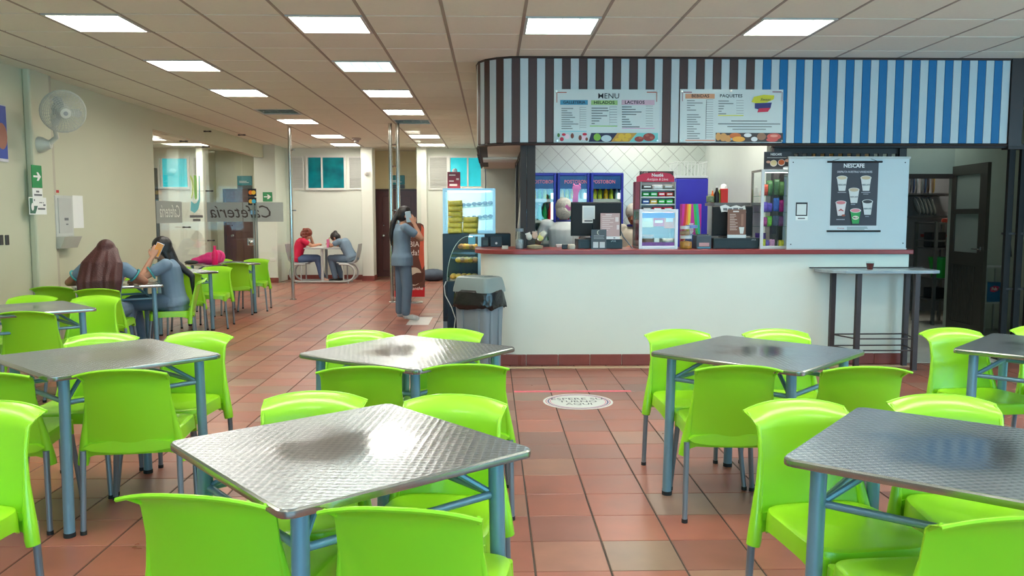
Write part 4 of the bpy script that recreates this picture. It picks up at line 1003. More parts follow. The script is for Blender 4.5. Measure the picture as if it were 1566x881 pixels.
S.text('NESCAFE', 1306, 253.7, 6.2, C((226, 228, 228)), .93, .0014); S.rect(C((226, 228, 228)), [(1297, 250.3, 1318, 251)]); S.text('DISFRUTA NUESTRAS VARIEDADES', 1307, 263, 3.0, C((190, 190, 196)), .84, .0006)
def cup(x, y, top, body, word=None, wc=None):
    S.poly(C(body), [(x-8, y-9), (x+8, y-9), (x+5, y+11), (x-5, y+11)], 'cup_print'); S.disc(C((206, 208, 204)), [(x, y-9, 8.6, 3.4)], 'cup_print'); S.disc(C(top), [(x, y-9, 7.2, 2.6)], 'cup_print')
    if word: S.text(word, x, y+1.8, 2.4, C(wc), .9, .0006)
cup(1287.5, 281, (196, 180, 150), (206, 208, 206), 'NESCAFE', (80, 90, 96)); cup(1324, 281, (190, 172, 136), (206, 208, 206), 'NESCAFE', (80, 90, 96)); cup(1305.5, 299.5, (186, 168, 140), (206, 208, 206), 'NESCAFE', (80, 90, 96)); cup(1285.5, 319, (206, 120, 124), (214, 206, 206)); cup(1326, 317.5, (50, 46, 46), (206, 208, 206), 'NESCAFE', (80, 110, 116)); cup(1307.5, 331, (214, 130, 140), (40, 150, 70))
S.disc(C((226, 224, 200)), [(1307.5, 333, 5, 3)]); S.text('MILO', 1307.5, 333, 2.6, C((60, 50, 40)), .9, .0008); S.poly(C((170, 60, 50)), [(1281, 323), (1285, 319), (1290, 323), (1288, 323), (1285, 321.5), (1282, 323)]); S.disc(C((150, 70, 50)), [(1289, 329.5, 3, 1.6)])
S.rect(C((150, 150, 156)), [(1280, 293.8, 1293, 295), (1316, 293.8, 1330, 295), (1319, 296.4, 1327, 297.4), (1300, 312, 1307, 313.2), (1322, 330.6, 1328, 331.6), (1278, 335, 1291, 336.4)], 'small_print')
S = Sheet('payment_card', 'dark-framed payment card on the white board beside snack case', 'card', 1216.5, 309.5, 1236, 337, YPo, C((226, 230, 228)), .002)
S.rect(C((30, 30, 34)), [(1216.5, 309.5, 1235.2, 330.4)]); S.rect(C((206, 212, 210)), [(1218.3, 312.2, 1233.2, 328.6)]); S.rect(INKG, [(1220, 333, 1231, 335)], 'small_print')
# ---- coolers with bottles
BLUEC = mat('cooler_blue', (36, 44, 168), .35, noise=.05); YC_ = 10.22
def bottle_mesh(r, h, m, cap):
    b = MB().lathe([(r*.9, 0), (r, .01), (r, h*.55), (r*.85, h*.66), (r*.38, h*.82), (r*.36, h*.93)], 12).mesh('bottle_body', m, 50)
    c = MB().lathe([(r*.42, h*.92), (r*.42, h), (0, h)], 12).mesh('cap', cap, 50); return b, c
BT = {'yellow': ((226, 180, 20), (230, 200, 40)), 'green': ((20, 150, 80), (24, 120, 60)), 'teal': ((30, 170, 150), (220, 220, 220)), 'red': ((180, 24, 44), (200, 30, 40)), 'clear': ((176, 206, 206), (60, 120, 200)), 'lime': ((190, 206, 40), (60, 120, 40)), 'dark': ((40, 26, 24), (190, 30, 30))}
BM = {k: {s: bottle_mesh(r, h, mat('drink_'+k, v[0], .15, noise=.05), mat('cap_'+k, v[1], .4, noise=0)) for s, (r, h) in (('s', (.027, .19)), ('m', (.033, .23)))} for k, v in BT.items()}
def put_bottle(kind, size, loc, lab, grp):
    t = thing('bottle', lab, 'bottle', loc, 0, grp); b, c = BM[kind][size]; put('bottle_body', b, t); put('cap', c, t)
ORDW = ['first', 'second', 'third', 'fourth', 'fifth', 'sixth']
def cooler(px0, px1, lab, word, stock, wx):
    a = onY(px0, 264, YC_); b = onY(px1, 264, YC_); W = b.x-a.x; Hc = a.z
    t = thing('drinks_cooler', f'blue drinks cooler with glass door, {lab}', 'cooler', ((a.x+b.x)/2, YC_, 0)); w2 = W/2
    bd = MB(); bd.bx(-w2, -w2+.03, .03, .62, 0, Hc); bd.bx(w2-.03, w2, .03, .62, 0, Hc); bd.bx(-w2+.03, w2-.03, .58, .62, 0, Hc); bd.bx(-w2+.03, w2-.03, .03, .58, Hc-.2, Hc); bd.bx(-w2+.03, w2-.03, .03, .58, 0, .25)
    bd.build('body', BLUEC, t)
    MB().bx(-w2+.031, w2-.031, .565, .578, .25, Hc-.2).build('liner', C((170, 200, 190), .5), t)
    f = MB(); f.bx(-w2+.004, -w2+.036, -.02, .028, .12, Hc-.01); f.bx(w2-.036, w2-.004, -.02, .028, .12, Hc-.01); f.bx(-w2+.036, w2-.036, -.02, .028, Hc-.04, Hc-.01); f.bx(-w2+.036, w2-.036, -.02, .028, .12, .18)
    f.build('door_frame', BLUEC, t, bevel=.006)
    MB().bx(-w2+.036, w2-.036, 0, .006, .18, Hc-.2).build('door_glass', CLEAR, t)
    MB().bx(-w2+.036, w2-.036, -.004, .01, Hc-.2, Hc-.04).build('header', mat('cooler_header', (16, 74, 140), .3, noise=.5, scale=9), t)
    text(word, .062, C((226, 130, 150)), t, (wx, -.0065, Hc-.115), sx=.86, bold=.0008)
    MB().tube([(w2-.05, -.02, .9), (w2-.05, -.05, .95), (w2-.05, -.05, 1.3), (w2-.05, -.02, 1.35)], .009, 8).build('handle', BLUEC, t, smooth=40)
    MB().bx(-.004+w2-.06, w2-.036, .05, .06, .3, Hc-.25).build('glow_strip', mat('cooler_lamp', (235, 250, 255), .5, noise=0, emit=.7), t)
    zs = (1.62, 1.36, 1.10)
    for z in zs:
        s_ = MB().bx(-w2+.035, w2-.035, .04, .54, z-.012, z); s_.bx(-w2+.035, w2-.035, .035, .042, z-.012, z+.03); s_.build('shelf', C((196, 206, 200), .4), t)
    for z, row in zip(zs, stock):
        n = len(row)
        for i, kd in enumerate(row):
            x = t.location.x-w2+.068+i*(W-.136)/max(1, n-1)
            put_bottle(kd, 's' if z > 1.6 else 'm', (x, YC_+.10+.02*(i % 2), z+.0005), f'{kd} bottle, {ORDW[i]} from left on the {"top" if z > 1.6 else "middle" if z > 1.3 else "low"} shelf, {lab}', 'bottles in the drinks coolers')
cooler(801, 851, 'left one behind the dark post', 'POSTOBON', (['yellow', 'yellow', 'green', 'lime', 'teal'], ['teal', 'clear', 'teal', 'green', 'red'], ['dark', 'clear', 'green', 'clear', 'green']), .04)
cooler(852, 902, 'middle one behind the hairnet worker', 'POSTOBON', (['yellow', 'lime', 'yellow', 'clear', 'clear'], ['red', 'red', 'teal', 'teal', 'green'], ['clear', 'dark', 'dark', 'red', 'red']), .03)
cooler(903, 954, 'right one above the black monitor', 'POSTOBON', (['lime', 'lime', 'yellow', 'lime', 'clear'], ['lime', 'green', 'lime', 'clear', 'teal'], ['clear', 'clear', 'lime', 'green', 'green']), -.04)
# ---- monitor, sheets and boxes at the till
ZC = 1.113
def on_counter(name, lab, cat, x0, y0, x1, Y, depth, m, part='body', bevel=.004, z0=ZC):
    a = onY(x0, 380, Y); b = onY(x1, y0, Y); t = thing(name, lab, cat, ((a.x+b.x)/2, Y, z0)); w2 = (b.x-a.x)/2
    MB().bx(-w2, w2, 0, depth, 0, b.z-z0).build(part, m, t, bevel=bevel); return t, w2, b.z-z0
MONB = mat('monitor_black', (16, 17, 19), .6, noise=.1)
def monitor(lab, x0, y0, x1, y1, Y, foot):
    a = onY(x0, y1, Y); b = onY(x1, y0, Y); t = thing('monitor', lab, 'monitor', ((a.x+b.x)/2, Y, foot)); w2 = (b.x-a.x)/2; z0 = a.z-foot; h = b.z-a.z
    MB().bx(-w2, w2, .012, .03, z0, z0+h).build('screen_frame', BLACK, t, bevel=.004); MB().bx(-w2*.97, w2*.97, 0, .014, z0+.01, z0+h*.98).build('back_shell', MONB, t, bevel=.006)
    MB().bx(-w2*.94, w2*.94, .03, .032, z0+.02, z0+h-.02).build('screen', C((60, 90, 130), .2), t)
    MB().bx(-.035, .035, -.015, .012, .012, z0+h*.5).build('stand_neck', MONB, t); MB().bx(-.11, .11, -.06, .12, 0, .012).build('stand_base', BLACK, t, bevel=.004)
    return t, w2, z0, h
t, w2, h = on_counter('cash_drawer', 'black cash drawer under the left monitor', 'cash drawer', 884, 366, 952, 8.02, .33, mat('drawer_black', (22, 34, 36), .4)); text('ePOS', .022, C((180, 190, 190)), t, (w2-.09, -.001, h-.018))
MB().bx(-w2+.02, w2-.02, -.004, 0, .015, h-.03).build('drawer_front', mat('drawer_front', (26, 40, 42), .4), t)
DZ = ZC+h
t, w2, z0, h = monitor('black monitor seen from behind, with a white card stuck on it', 873, 309, 951, 361, 8.14, DZ)
MB().bx(-.14, -.015, -.004, -.001, z0+.13, z0+.30).build('payment_card', PAPER, t); MB().bx(-.13, -.025, -.0055, -.0042, z0+.17, z0+.285).build('card_blank', C((214, 220, 220)), t); bars('small_print', INKG, [(-.12, -.04, z0+.142, z0+.158)], t, (0, -.0052, 0))
o = MB().bx(-.14, .06, 0, .1, 0, .03).build('keyboard', WHITE, None, (onY(872, 358, 8.38).x, 8.38, ZC), bevel=.004); tag(o, 'white keyboard left of the monitor stand', 'keyboard')
S = Sheet('menu_sheet', 'pinkish drinks list leaning in front of the monitor', 'menu sheet', 918, 326, 948, 366, 8.0, C((196, 164, 160)), .003); S.o.location.z = DZ
S.rect(C((230, 230, 230)), [(918, 361.5, 948, 365.6)]); S.lines(C((222, 204, 200)), 921, 331, 3, [14, 18, 12, 17, 11, 16, 12, 9], 1.2); S.rect(C((226, 214, 212)), [(941, 332, 946, 339), (943, 344, 947, 351), (926, 327.5, 936, 329)]); S.rect(INKG, [(938, 363, 941, 364.5)], 'small_print')
S = Sheet('counter_sign', 'dark grey counter sign with two white squares by the till', 'sign', 904, 352, 927.5, 382, 7.93, C((74, 74, 74), .35), .004, tilt=0); S.o.location.z = ZC
S.rect(C((196, 200, 200)), [(907, 371, 915, 380), (917, 371, 925, 380)]); S.lines(C((150, 150, 150)), 908, 361.5, 2.2, [16, 15, 16], .9); S.disc(C((190, 180, 160)), [(915.5, 356.5, 2.6, 3.4)]); S.disc(C((74, 74, 74), .35), [(916.6, 356.5, 2.2, 3)])
pts = [(.0, -.10), (.035, -.135), (.075, -.12), (.095, -.06), (.10, .02), (.105, .07)]
t = thing('pink_ornament', 'pink hook-shaped ornament on a thin stick above the monitor', 'ornament', (onY(873, 300, 8.24).x-.05, 8.24, ZC))
PK = C((236, 130, 190), .45); rb = ribbon(pts, [.03, .04, .05, .055, .05, .075]); z_ = onY(878, 299, 8.24).z-ZC
v2 = [(x, y, -.008) for x, y, _ in rb.v]+[(x, y, .008) for x, y, _ in rb.v]; n_ = len(rb.v); h_ = n_//2
fs2 = [tuple(f) for f in rb.f]+[tuple(i+n_ for i in f[::-1]) for f in rb.f]; loop = list(range(h_))+list(range(n_-1, h_-1, -1)); fs2 += [(loop[i], loop[(i+1) % n_], loop[(i+1) % n_]+n_, loop[i]+n_) for i in range(n_)]
MB().add(v2, fs2).build('hook_body', PK, t, (0, 0, z_), (R(90), 0, 0)); b_ = MB(); b_.ell((.108, 0, z_+.075), (.045, .012, .032)); b_.ell((.08, 0, z_+.105), (.012, .01, .014)); b_.ell((.138, 0, z_+.105), (.012, .01, .014)); b_.build('hook_head', PK, t, smooth=60)
MB().tube([(.075, 0, 0), (.075, 0, z_-.12)], .003, 6).build('stick', C((190, 190, 186)), t)
o = MB().tube([onY(949, 352, 8.2), onY(953, 362, 8.15), onY(962, 373, 8.08), onY(969, 382, 8.0)], .006, 8).build('cable', C((90, 110, 120)), None, smooth=60); tag(o, 'grey cable hanging between the monitor and snack box', 'cable')
# left end of the counter
flap = thing('counter_flap', 'raised counter flap leaning by the dark post, grey with orange-brown edge', 'counter flap', (onY(793, 379, 8.12).x, 8.05, ZC), 0)
M_ = Matrix.Rotation(R(5.5), 4, 'Y'); MB().bx(-.022, .012, 0, .40, 0, .76, M=M_).build('flap_board', C((196, 194, 186), .5), flap); MB().bx(.0125, .040, -.006, .40, 0, .77, M=M_).build('flap_edge', mat('flap_brown', (150, 74, 50), .4, noise=.1), flap)
def packet_mesh():
    b = MB(); b.ell((0, 0, .02), (.030, .014, .034), 12, 8); b.bx(-.026, .026, -.002, .002, .046, .062); return b
def jar(name, lab, cat, px, Y, r, h, fill, fh, lid=None, z=ZC):
    t = thing(name, lab, cat, (onY(px, 370, Y).x, Y, z))
    MB().lathe([(r*.92, 0), (r, .01), (r, h*.8), (r*.82, h*.9), (r*.82, h)], 18).build('jar_wall', CLEARP, t, smooth=50)
    if fill: MB().lathe([(r*.86, .004), (r*.93, .012), (r*.93, fh), (0, fh+.01)], 16).build('contents', fill, t, smooth=50)
    if lid: MB().lathe([(r*.86, h), (r*.9, h), (r*.9, h+.03), (0, h+.032)], 18).build('lid', lid, t, smooth=40)
    return t
jar('glass_jar', 'clear jar with pale sweets at the left end of counter', 'jar', 794.5, 7.99, .042, .17, mat('jar_fill_grey', (150, 156, 160), .5, noise=.6, scale=40), .09, C((120, 130, 136)))
t = jar('plastic_tub', 'clear plastic tub with wrapped snacks beside dark post', 'tub', 818, 7.98, .085, .11, mat('jar_fill_beige', (170, 160, 130), .5, noise=.5, scale=30), .035)
for k, (dx, dz, c) in enumerate(((-.05, .13, (210, 206, 196)), (.0, .14, (190, 160, 140)), (.05, .12, (214, 206, 120)), (.065, .155, (206, 200, 180)))):
    o = packet_mesh().build('snack_packet', C(c, .35), None, (t.location.x+dx, 8.0, ZC+dz-.03), (0, R(20*(k-1)), 0), smooth=60); tag(o, ['white packet at left in the clear tub', 'tan packet in the middle of clear tub', 'yellow packet in the clear tub', 'pale packet leaning out of the clear tub'][k], 'packet')
o = MB().lathe([(.035, 0), (.04, .03), (.03, .045), (0, .05)], 12).build('paper_bag', mat('crumpled_paper', (180, 176, 160), .7, noise=.3), None, (onY(874, 378, 7.96).x, 7.96, ZC), smooth=50); tag(o, 'small crumpled pale bag left of the cash drawer', 'bag')
o = MB().bx(-.03, .03, 0, .03, 0, .045).build('small_box', BLACK, None, (onY(864, 380, 7.98).x, 7.98, ZC), bevel=.004); tag(o, 'small black box on the counter in front of worker', 'box')
# ---- glass snack cases
def pillow(w, hh, t, N=8):
    """a sealed flat bag: bulging middle, flat crimped rim, standing on its lower rim"""
    vs = []; fs = []; W = N+1
    for sgn in (-1, 1):
        for j in range(W):
            for i in range(W):
                u, v = -1+2*i/N, -1+2*j/N; th = (max(0, 1-abs(u)**3)*max(0, 1-abs(v)**3))**.5
                vs.append((u*w/2*(1-.06*th*0), sgn*(t/2*th+.0015)+.004*math.sin(5*u+3*v)*th, (v+1)*hh/2))
    for j in range(N):
        for i in range(N): a_ = j*W+i; fs += [(a_, a_+1, a_+W+1, a_+W), (W*W+a_, W*W+a_+W, W*W+a_+W+1, W*W+a_+1)]
    rim_ = [i for i in range(W)]+[j*W+N for j in range(1, W)]+[N*W+i for i in range(N-1, -1, -1)]+[j*W for j in range(N-1, 0, -1)]
    for i in range(len(rim_)): p_, q_ = rim_[i], rim_[(i+1) % len(rim_)]; fs.append((p_, W*W+p_, W*W+q_, q_))
    return MB().add(vs, fs)
def pack(name, lab, cat, loc, d, m, part='packet_body', rot=0., grp=None):
    t = thing(name, lab, cat, loc, rot, grp); MB().box((0, 0, d[2]/2), d, ch=min(d)*.18).build(part, m, t); MB().box((0, -d[1]/2-.0008, d[2]*.55), (d[0]*.7, .001, d[2]*.3)).build('label_print', PAPER, t); return t
def case(name, lab, x0, y0, x1, Y, depth, shelves, frame, side=None, y1=383):
    a = onY(x0, y1, Y); b = onY(x1, y0, Y); t = thing(name, lab, 'display case', ((a.x+b.x)/2, Y, ZC)); w2 = (b.x-a.x)/2; h = b.z-ZC; e = .03
    f = MB(); f.bx(-w2, -w2+e, 0, .02, 0, h); f.bx(w2-e, w2, 0, .02, 0, h); f.bx(-w2+e, w2-e, 0, .02, 0, e); f.bx(-w2+e, w2-e, 0, .02, h-e, h); f.build('front_frame', frame, t, bevel=.003)
    g = MB(); 
    for sx in (-1, 1): g.bx(sx*w2, sx*(w2-.02), depth-.02, depth, 0, h); g.bx(sx*w2, sx*(w2-.02), .021, depth-.021, h-.02, h); g.bx(sx*w2, sx*(w2-.02), .021, depth-.021, 0, .02)
    g.build('side_frame', side or frame, t)
    MB().bx(-w2+.02, w2-.02, .02, depth, 0, .012).build('floor_panel', WHITE, t); MB().bx(-w2, w2, .021, depth, h-.004, h).build('roof_panel', CLEARP, t)
    MB().bx(-w2+e, w2-e, .008, .012, e, h-e).build('front_glass', CLEAR, t); MB().bx(w2-.006, w2-.002, .02, depth-.02, .02, h-.02).build('side_glass', CLEAR, t); MB().bx(-w2+.002, -w2+.006, .02, depth-.02, .02, h-.02).build('side_glass', CLEAR, t)
    MB().bx(-w2+.05, w2-.05, .03, .05, h-.03, h-.012).build('glow_strip', mat('added_case_glow', (255, 250, 240), .5, noise=0, emit=5), t)  # glowing strip added to brighten the inside of the case
    for z in shelves: MB().bx(-w2+.02, w2-.02, .025, depth-.01, z-.006, z).build('shelf', GREENG, t)
    return t, w2, h
t, w2, h = case('snack_box', 'small white-framed glass snack box with packets, beside the monitor', 977, 320, 1037.5, 7.95, .34, (), C((226, 228, 232), .35), C((120, 124, 116), .4))
MB().bx(-w2+.03, w2-.03, .022, .026, h-.085, h-.032).build('blue_header', C((40, 90, 170), .4), t); MB().bx(-w2+.03, w2-.03, .022, .03, .03, .065).build('purple_base', mat('purple_print', (130, 60, 150), .4, noise=.5, scale=25), t)
X0 = t.location.x
for k, (dx, z, sx, sz, c, lb) in enumerate(((-.10, .21, .115, .155, (206, 196, 160), 'cream cereal packet upper left'), (.01, .22, .11, .085, (196, 30, 60), 'red wafer packet upper middle'), (.115, .20, .10, .16, (200, 110, 50), 'orange snack packet upper right'))):
    pk = pack('snack_packet', lb+' in the small snack box', 'packet', (X0+dx, 7.95+.05, ZC+z), (sx, .012, sz), mat('packet%d' % k, c, .3, noise=.35, scale=18))
    MB().bx(-.004, .004, .008, .27, sz-.01, sz).build('hanger', STEEL, pk)
o = pillow(.125, .125, .09).build('cookie_bag', mat('choc_bag', (120, 84, 64), .35, noise=.4, scale=30), None, (X0-.085, 8.06, ZC+.013), smooth=60); tag(o, 'round brown cookie bag in the small snack box', 'bag')
o = pillow(.12, .09, .08).build('candy_bag', mat('silver_bag', (176, 180, 180), .25, .5, noise=.5, scale=40), None, (X0+.115, 8.06, ZC+.013), smooth=60); tag(o, 'silver candy bag in the small snack box', 'bag')
o = MB().bx(-.025, .025, 0, .02, 0, .09).build('price_card', PAPER, None, (X0+.0, 8.03, ZC+.013)); tag(o, 'white price card in the small snack box', 'card')
# red rack behind the snack box
a = onY(979, 320, 8.36); b = onY(1034, 278, 8.36); t = thing('sweets_rack', 'red topped sweets rack with stepped shelves behind snack box', 'display rack', ((a.x+b.x)/2, 8.36, ZC)); w2 = (b.x-a.x)/2; hR = b.z-ZC
f = MB(); f.bx(-w2, -w2+.012, 0, .14, 0, hR); f.bx(w2-.012, w2, 0, .14, 0, hR); f.bx(-w2+.012, w2-.012, .125, .14, 0, hR); f.build('rack_frame', C((150, 154, 150), .4), t)
MB().bx(-w2-.05, -w2-.006, 0, .14, 0, hR-.0).build('red_side', mat('rack_red', (130, 34, 46), .4, noise=.3), t)
for k in range(4): MB().bx(-w2+.012, w2-.012, 0, .124, hR-.075*(k+1)-.012, hR-.075*(k+1)).build('shelf', C((206, 210, 206), .4), t)
hp = [(-w2-.04, 0), (w2-.02, 0), (w2-.02, .05), (w2-.06, .082), (0, .10), (-w2+.02, .082), (-w2-.04, .05)]
MB().prism(hp, 0, .012, Matrix.Translation((0, .012, hR+.0)) @ Matrix.Rotation(R(90), 4, 'X')).build('red_header', C((206, 24, 64), .4), t); text('Nestlé', .045, PAPER, t, (-.01, -.0015, hR+.066), bold=.001); text('Antójate & Lleva', .036, C((250, 220, 220)), t, (-.01, -.0015, hR+.024), sx=.9, shear=.2)
XR0 = t.location.x
for k in range(4):
    cs_ = [((60, 60, 60), (190, 190, 190), (120, 120, 110)), ((30, 140, 60), (30, 150, 70), (196, 40, 60), (190, 70, 50)), ((40, 80, 150), (210, 170, 60), (40, 170, 60), (50, 180, 70)), ((100, 90, 90), (190, 20, 50), (200, 30, 60))][k]; n_ = len(cs_)
    for i, c in enumerate(cs_):
        wd = (2*w2-.04)/n_; pack('sweets_box', f'{["grey", "green", "mixed bright", "red"][k]} row sweets box, {ORDW[i]} from left on the red rack', 'box', (XR0-w2+.02+wd*(i+.5), 8.36+.06, ZC+hR-.075*(k+1)+.0005), (wd*.92, .09, .045), mat('swb%d%d' % (k, i), c, .4, noise=.3, scale=30), grp='sweets boxes on the red rack')
S = Sheet('menu_card', 'dark coffee menu card standing above the red rack', 'menu card', 978, 262, 1030, 276, 8.52, C((50, 40, 38)), .004); S.text('CAFÉ', 986, 264.5, 3.4, C((190, 180, 170)), .9); S.lines(C((150, 140, 130)), 1016, 265, 2, [10, 9], .8); S.rect(C((70, 52, 46)), [(994, 263, 1030, 276)])
lz = S.o.location; MB().bx(-.15, .15, .006, .016, ZC-lz.z, .05).build('back_stand', C((60, 50, 48)), S.o)
# jars of cookies, jug, card reader
t = jar('cookie_jar', 'clear jar of orange cookies beside the snack box', 'jar', 1049, 7.98, .062, .10, mat('cookies', (206, 140, 50), .6, noise=.5, scale=35, bump=.6, bscale=40), .07, C((190, 200, 200), .3))
jar('cookie_jar', 'clear tub stacked on the orange cookie jar', 'jar', 1047, 7.98, .05, .06, mat('cookies_pale', (170, 140, 110), .6, noise=.5, scale=35), .035, C((200, 206, 206), .3), ZC+.134)
jar('water_jug', 'bluish clear jug behind the cookie jars', 'jug', 1057, 8.20, .065, .20, mat('jug_blue', (90, 110, 190), .2, noise=.2), .13, C((120, 140, 200), .3))
t, w2, h = on_counter('ticket_printer', 'grey ticket printer at the right of the cookie jars', 'printer', 1065, 360, 1088, 7.97, .16, C((70, 78, 84), .4)); MB().bx(-w2+.025, w2-.02, -.003, 0, .025, .06).build('printer_label', C((196, 150, 150)), t); MB().bx(-w2+.01, w2-.01, -.002, 0, .004, .018).build('front_slot', C((70, 130, 150)), t); MB().bx(-w2+.02, w2-.02, .03, .1, h, h+.01).build('paper_cover', C((50, 56, 60)), t)
# rainbow box
t, w2, h = on_counter('candy_carton', 'bright pink candy carton with rainbow curved stripes', 'carton', 1042, 312, 1073, 8.33, .10, C((214, 30, 150), .4)); 
for k, (c, xo) in enumerate((((220, 40, 40), 0), ((250, 130, 30), .028), ((250, 210, 40), .05))): ribbon([(-w2+.0+xo, 0), (-w2+.008+xo, h*.3), (-w2+.03+xo*.9, h*.6), (-w2+.045+xo*.7, h)], .026).build('rainbow_band', C(c, .4), t, (0, -.001-.0004*k, 0), (R(90), 0, 0))
for k, (c, xo) in enumerate((((40, 190, 160), 0), ((60, 200, 80), .026))): ribbon([(w2-.014-xo*0-.0, 0), (w2-.022+xo*.0-xo, h*.4), (w2-.05-xo*.9, h)], .026).build('rainbow_band', C(c, .4), t, (0, -.001-.0004*k, 0), (R(90), 0, 0))
text('MINI', .06, PAPER, t, (.0, -.003, h*.42), (90, -90, 0), bold=.002)
# blue chest freezer and wire basket
a = onY(1034, 272, 10.0); b = onY(1084, 272, 10.0); t = thing('blue_freezer', 'upright plain blue freezer behind the rainbow carton', 'freezer', ((a.x+b.x)/2, 10.0, 0)); w2 = (b.x-a.x)/2
MB().bx(-w2, w2, .05, .6, 0, a.z).build('body', mat('freezer_blue', (52, 48, 178), .3, noise=.12, scale=2), t, bevel=.01); MB().bx(-w2+.005, w2-.005, 0, .045, .1, a.z-.01).build('door', mat('freezer_blue', (52, 48, 178), .3), t, bevel=.01)
MB().bx(-w2, w2, -.0, .6, a.z, a.z+.02).build('top_lid', C((206, 214, 218), .4), t)
for x, z in ((-.02, 1.30), (.0, 1.35), (.1, 1.33)): d_ = MB(); disc(d_, (x, z), .012, .012); d_.build('magnet', C((150, 170, 240)), t, (0, -.001, 0), (R(90), 0, 0))
FZ = a.z+.02; bk_ = MB(); cx_ = t.location.x
for z in (.0, .17): bk_.tube([(-w2*.95, .05, z), (w2*.95, .05, z), (w2*.95, .45, z), (-w2*.95, .45, z)], .005, 6, closed=True)
for k in range(9): x = -w2*.9+k*w2*.225; bk_.tube([(x, .05, .17), (x*.95, .06, .0), (x*.95, .44, 0), (x, .45, .17)], .0035, 5)
for k in range(6): y = .08+k*.07; bk_.tube([(-w2*.95, y, .17), (-w2*.9, y, 0), (w2*.9, y, 0), (w2*.95, y, .17)], .0035, 5)
o = bk_.build('wire_basket', C((220, 226, 222), .4), None, (cx_, 10.0, FZ+.006)); tag(o, 'white wire basket on top of the blue freezer', 'basket')
# second monitor, drawer, brown menu, white sign strip
t, w2, h = on_counter('cash_drawer', 'black cash drawer under the right monitor', 'cash drawer', 1091, 364, 1162, 7.98, .33, mat('drawer_black', (22, 34, 36), .4)); text('ePOS', .02, C((180, 190, 190)), t, (w2-.06, -.001, h-.018)); MB().bx(-w2+.02, w2-.02, -.004, 0, .012, h-.03).build('drawer_front', mat('drawer_front', (26, 40, 42), .4), t)
t2, _, z0, hm = monitor('black monitor seen from behind, brown menu in front of it', 1089, 315, 1152, 361, 8.16, ZC+h); MB().bx(-.06, .05, -.03, -.001, z0+.05, z0+hm-.03).build('rear_hump', mat('monitor_hump', (18, 18, 20), .4), t2, bevel=.01)
S = Sheet('menu_stand', 'brown hot drinks list standing on the right cash drawer', 'menu stand', 1112, 323, 1141, 366.5, 8.0, C((122, 84, 66)), .004); S.o.location.z = ZC+h
S.rect(C((200, 206, 206)), [(1112, 361.5, 1141, 366.5)]); S.lines(C((196, 176, 164)), 1116, 330.5, 2.6, [9, 10, 7, 11, 8, 12, 9, 12, 10, 11], 1.0); S.rect(C((220, 214, 206)), [(1121, 325, 1130, 327)]); S.poly(C((206, 210, 206)), [(1130, 350), (1138, 350), (1136.5, 360), (1131.5, 360)]); S.rect(C((150, 110, 90)), [(1133, 330, 1137, 348)])
st_ = ribbon([(-.125, 0), (-.08, .012), (-.03, -.005), (.03, .008), (.08, -.006), (.125, .004)], [.06, .07, .055, .066, .06, .07]); p = onY(1123, 320, 8.08); mn_ = min(q[1] for q in st_.v)
o = thing('paper_sign', 'torn white paper strip stuck over the brown menu', 'paper strip', (p.x, 8.12, p.z)); st_.build('strip', PAPER, o, (0, 0, 0), (R(90), 0, 0)); bars('small_print', INKG, [(-.10, -.06, -.012, .012), (-.05, -.01, -.014, .01), (.0, .05, -.012, .014), (.06, .10, -.01, .012)], o, (0, -.002, 0))
# wall shelf with bottles
zs = 1.575; o = MB().bx(2.35, KR-.002, 8.62, 9.0, zs-.03, zs).build('wall_shelf', C((120, 124, 124), .5), None); tag(o, 'grey shelf on the right kiosk wall above the monitor', 'shelf')
xs_ = lambda px: onY(px, 305, 8.75).x
jar('candy_jar', 'jar of mixed sweets on the grey wall shelf', 'jar', 1085, 8.75, .045, .09, mat('mixed_sweets', (140, 160, 120), .5, noise=.9, scale=40), .07, None, zs)
for k, (px, kd) in enumerate(((1089.5, (230, 110, 40)), (1096, (26, 24, 26)), (1101, (140, 180, 60)))):
    if px < 1060: continue
    t = thing('sauce_bottle', ['orange', 'black', 'green'][k]+' sauce bottle on the grey wall shelf', 'bottle', (xs_(px), 8.75+.03*(k == 2), zs)); hh = (.13, .16, .14)[k]; r = (.018, .03, .02)[k]
    MB().lathe([(r*.9, 0), (r, .01), (r, hh*.6), (r*.5, hh*.8), (r*.4, hh)], 12).build('bottle_body', C(kd, .3), t, smooth=50); MB().lathe([(r*.45, hh), (r*.4, hh+.02), (0, hh+.022)], 10).build('cap', C((220, 220, 216)), t)
t = thing('coffee_dispenser', 'red box dispenser with rounded white top on shelf', 'dispenser', (xs_(1107.5), 8.74, zs)); MB().bx(-.038, .038, 0, .08, 0, .15).build('red_body', C((214, 44, 34), .4), t, bevel=.004); MB().lathe([(.036, 0), (.036, .02), (.026, .045), (0, .055)], 16, (0, .04, .15)).build('white_top', WHITE, t, smooth=50)
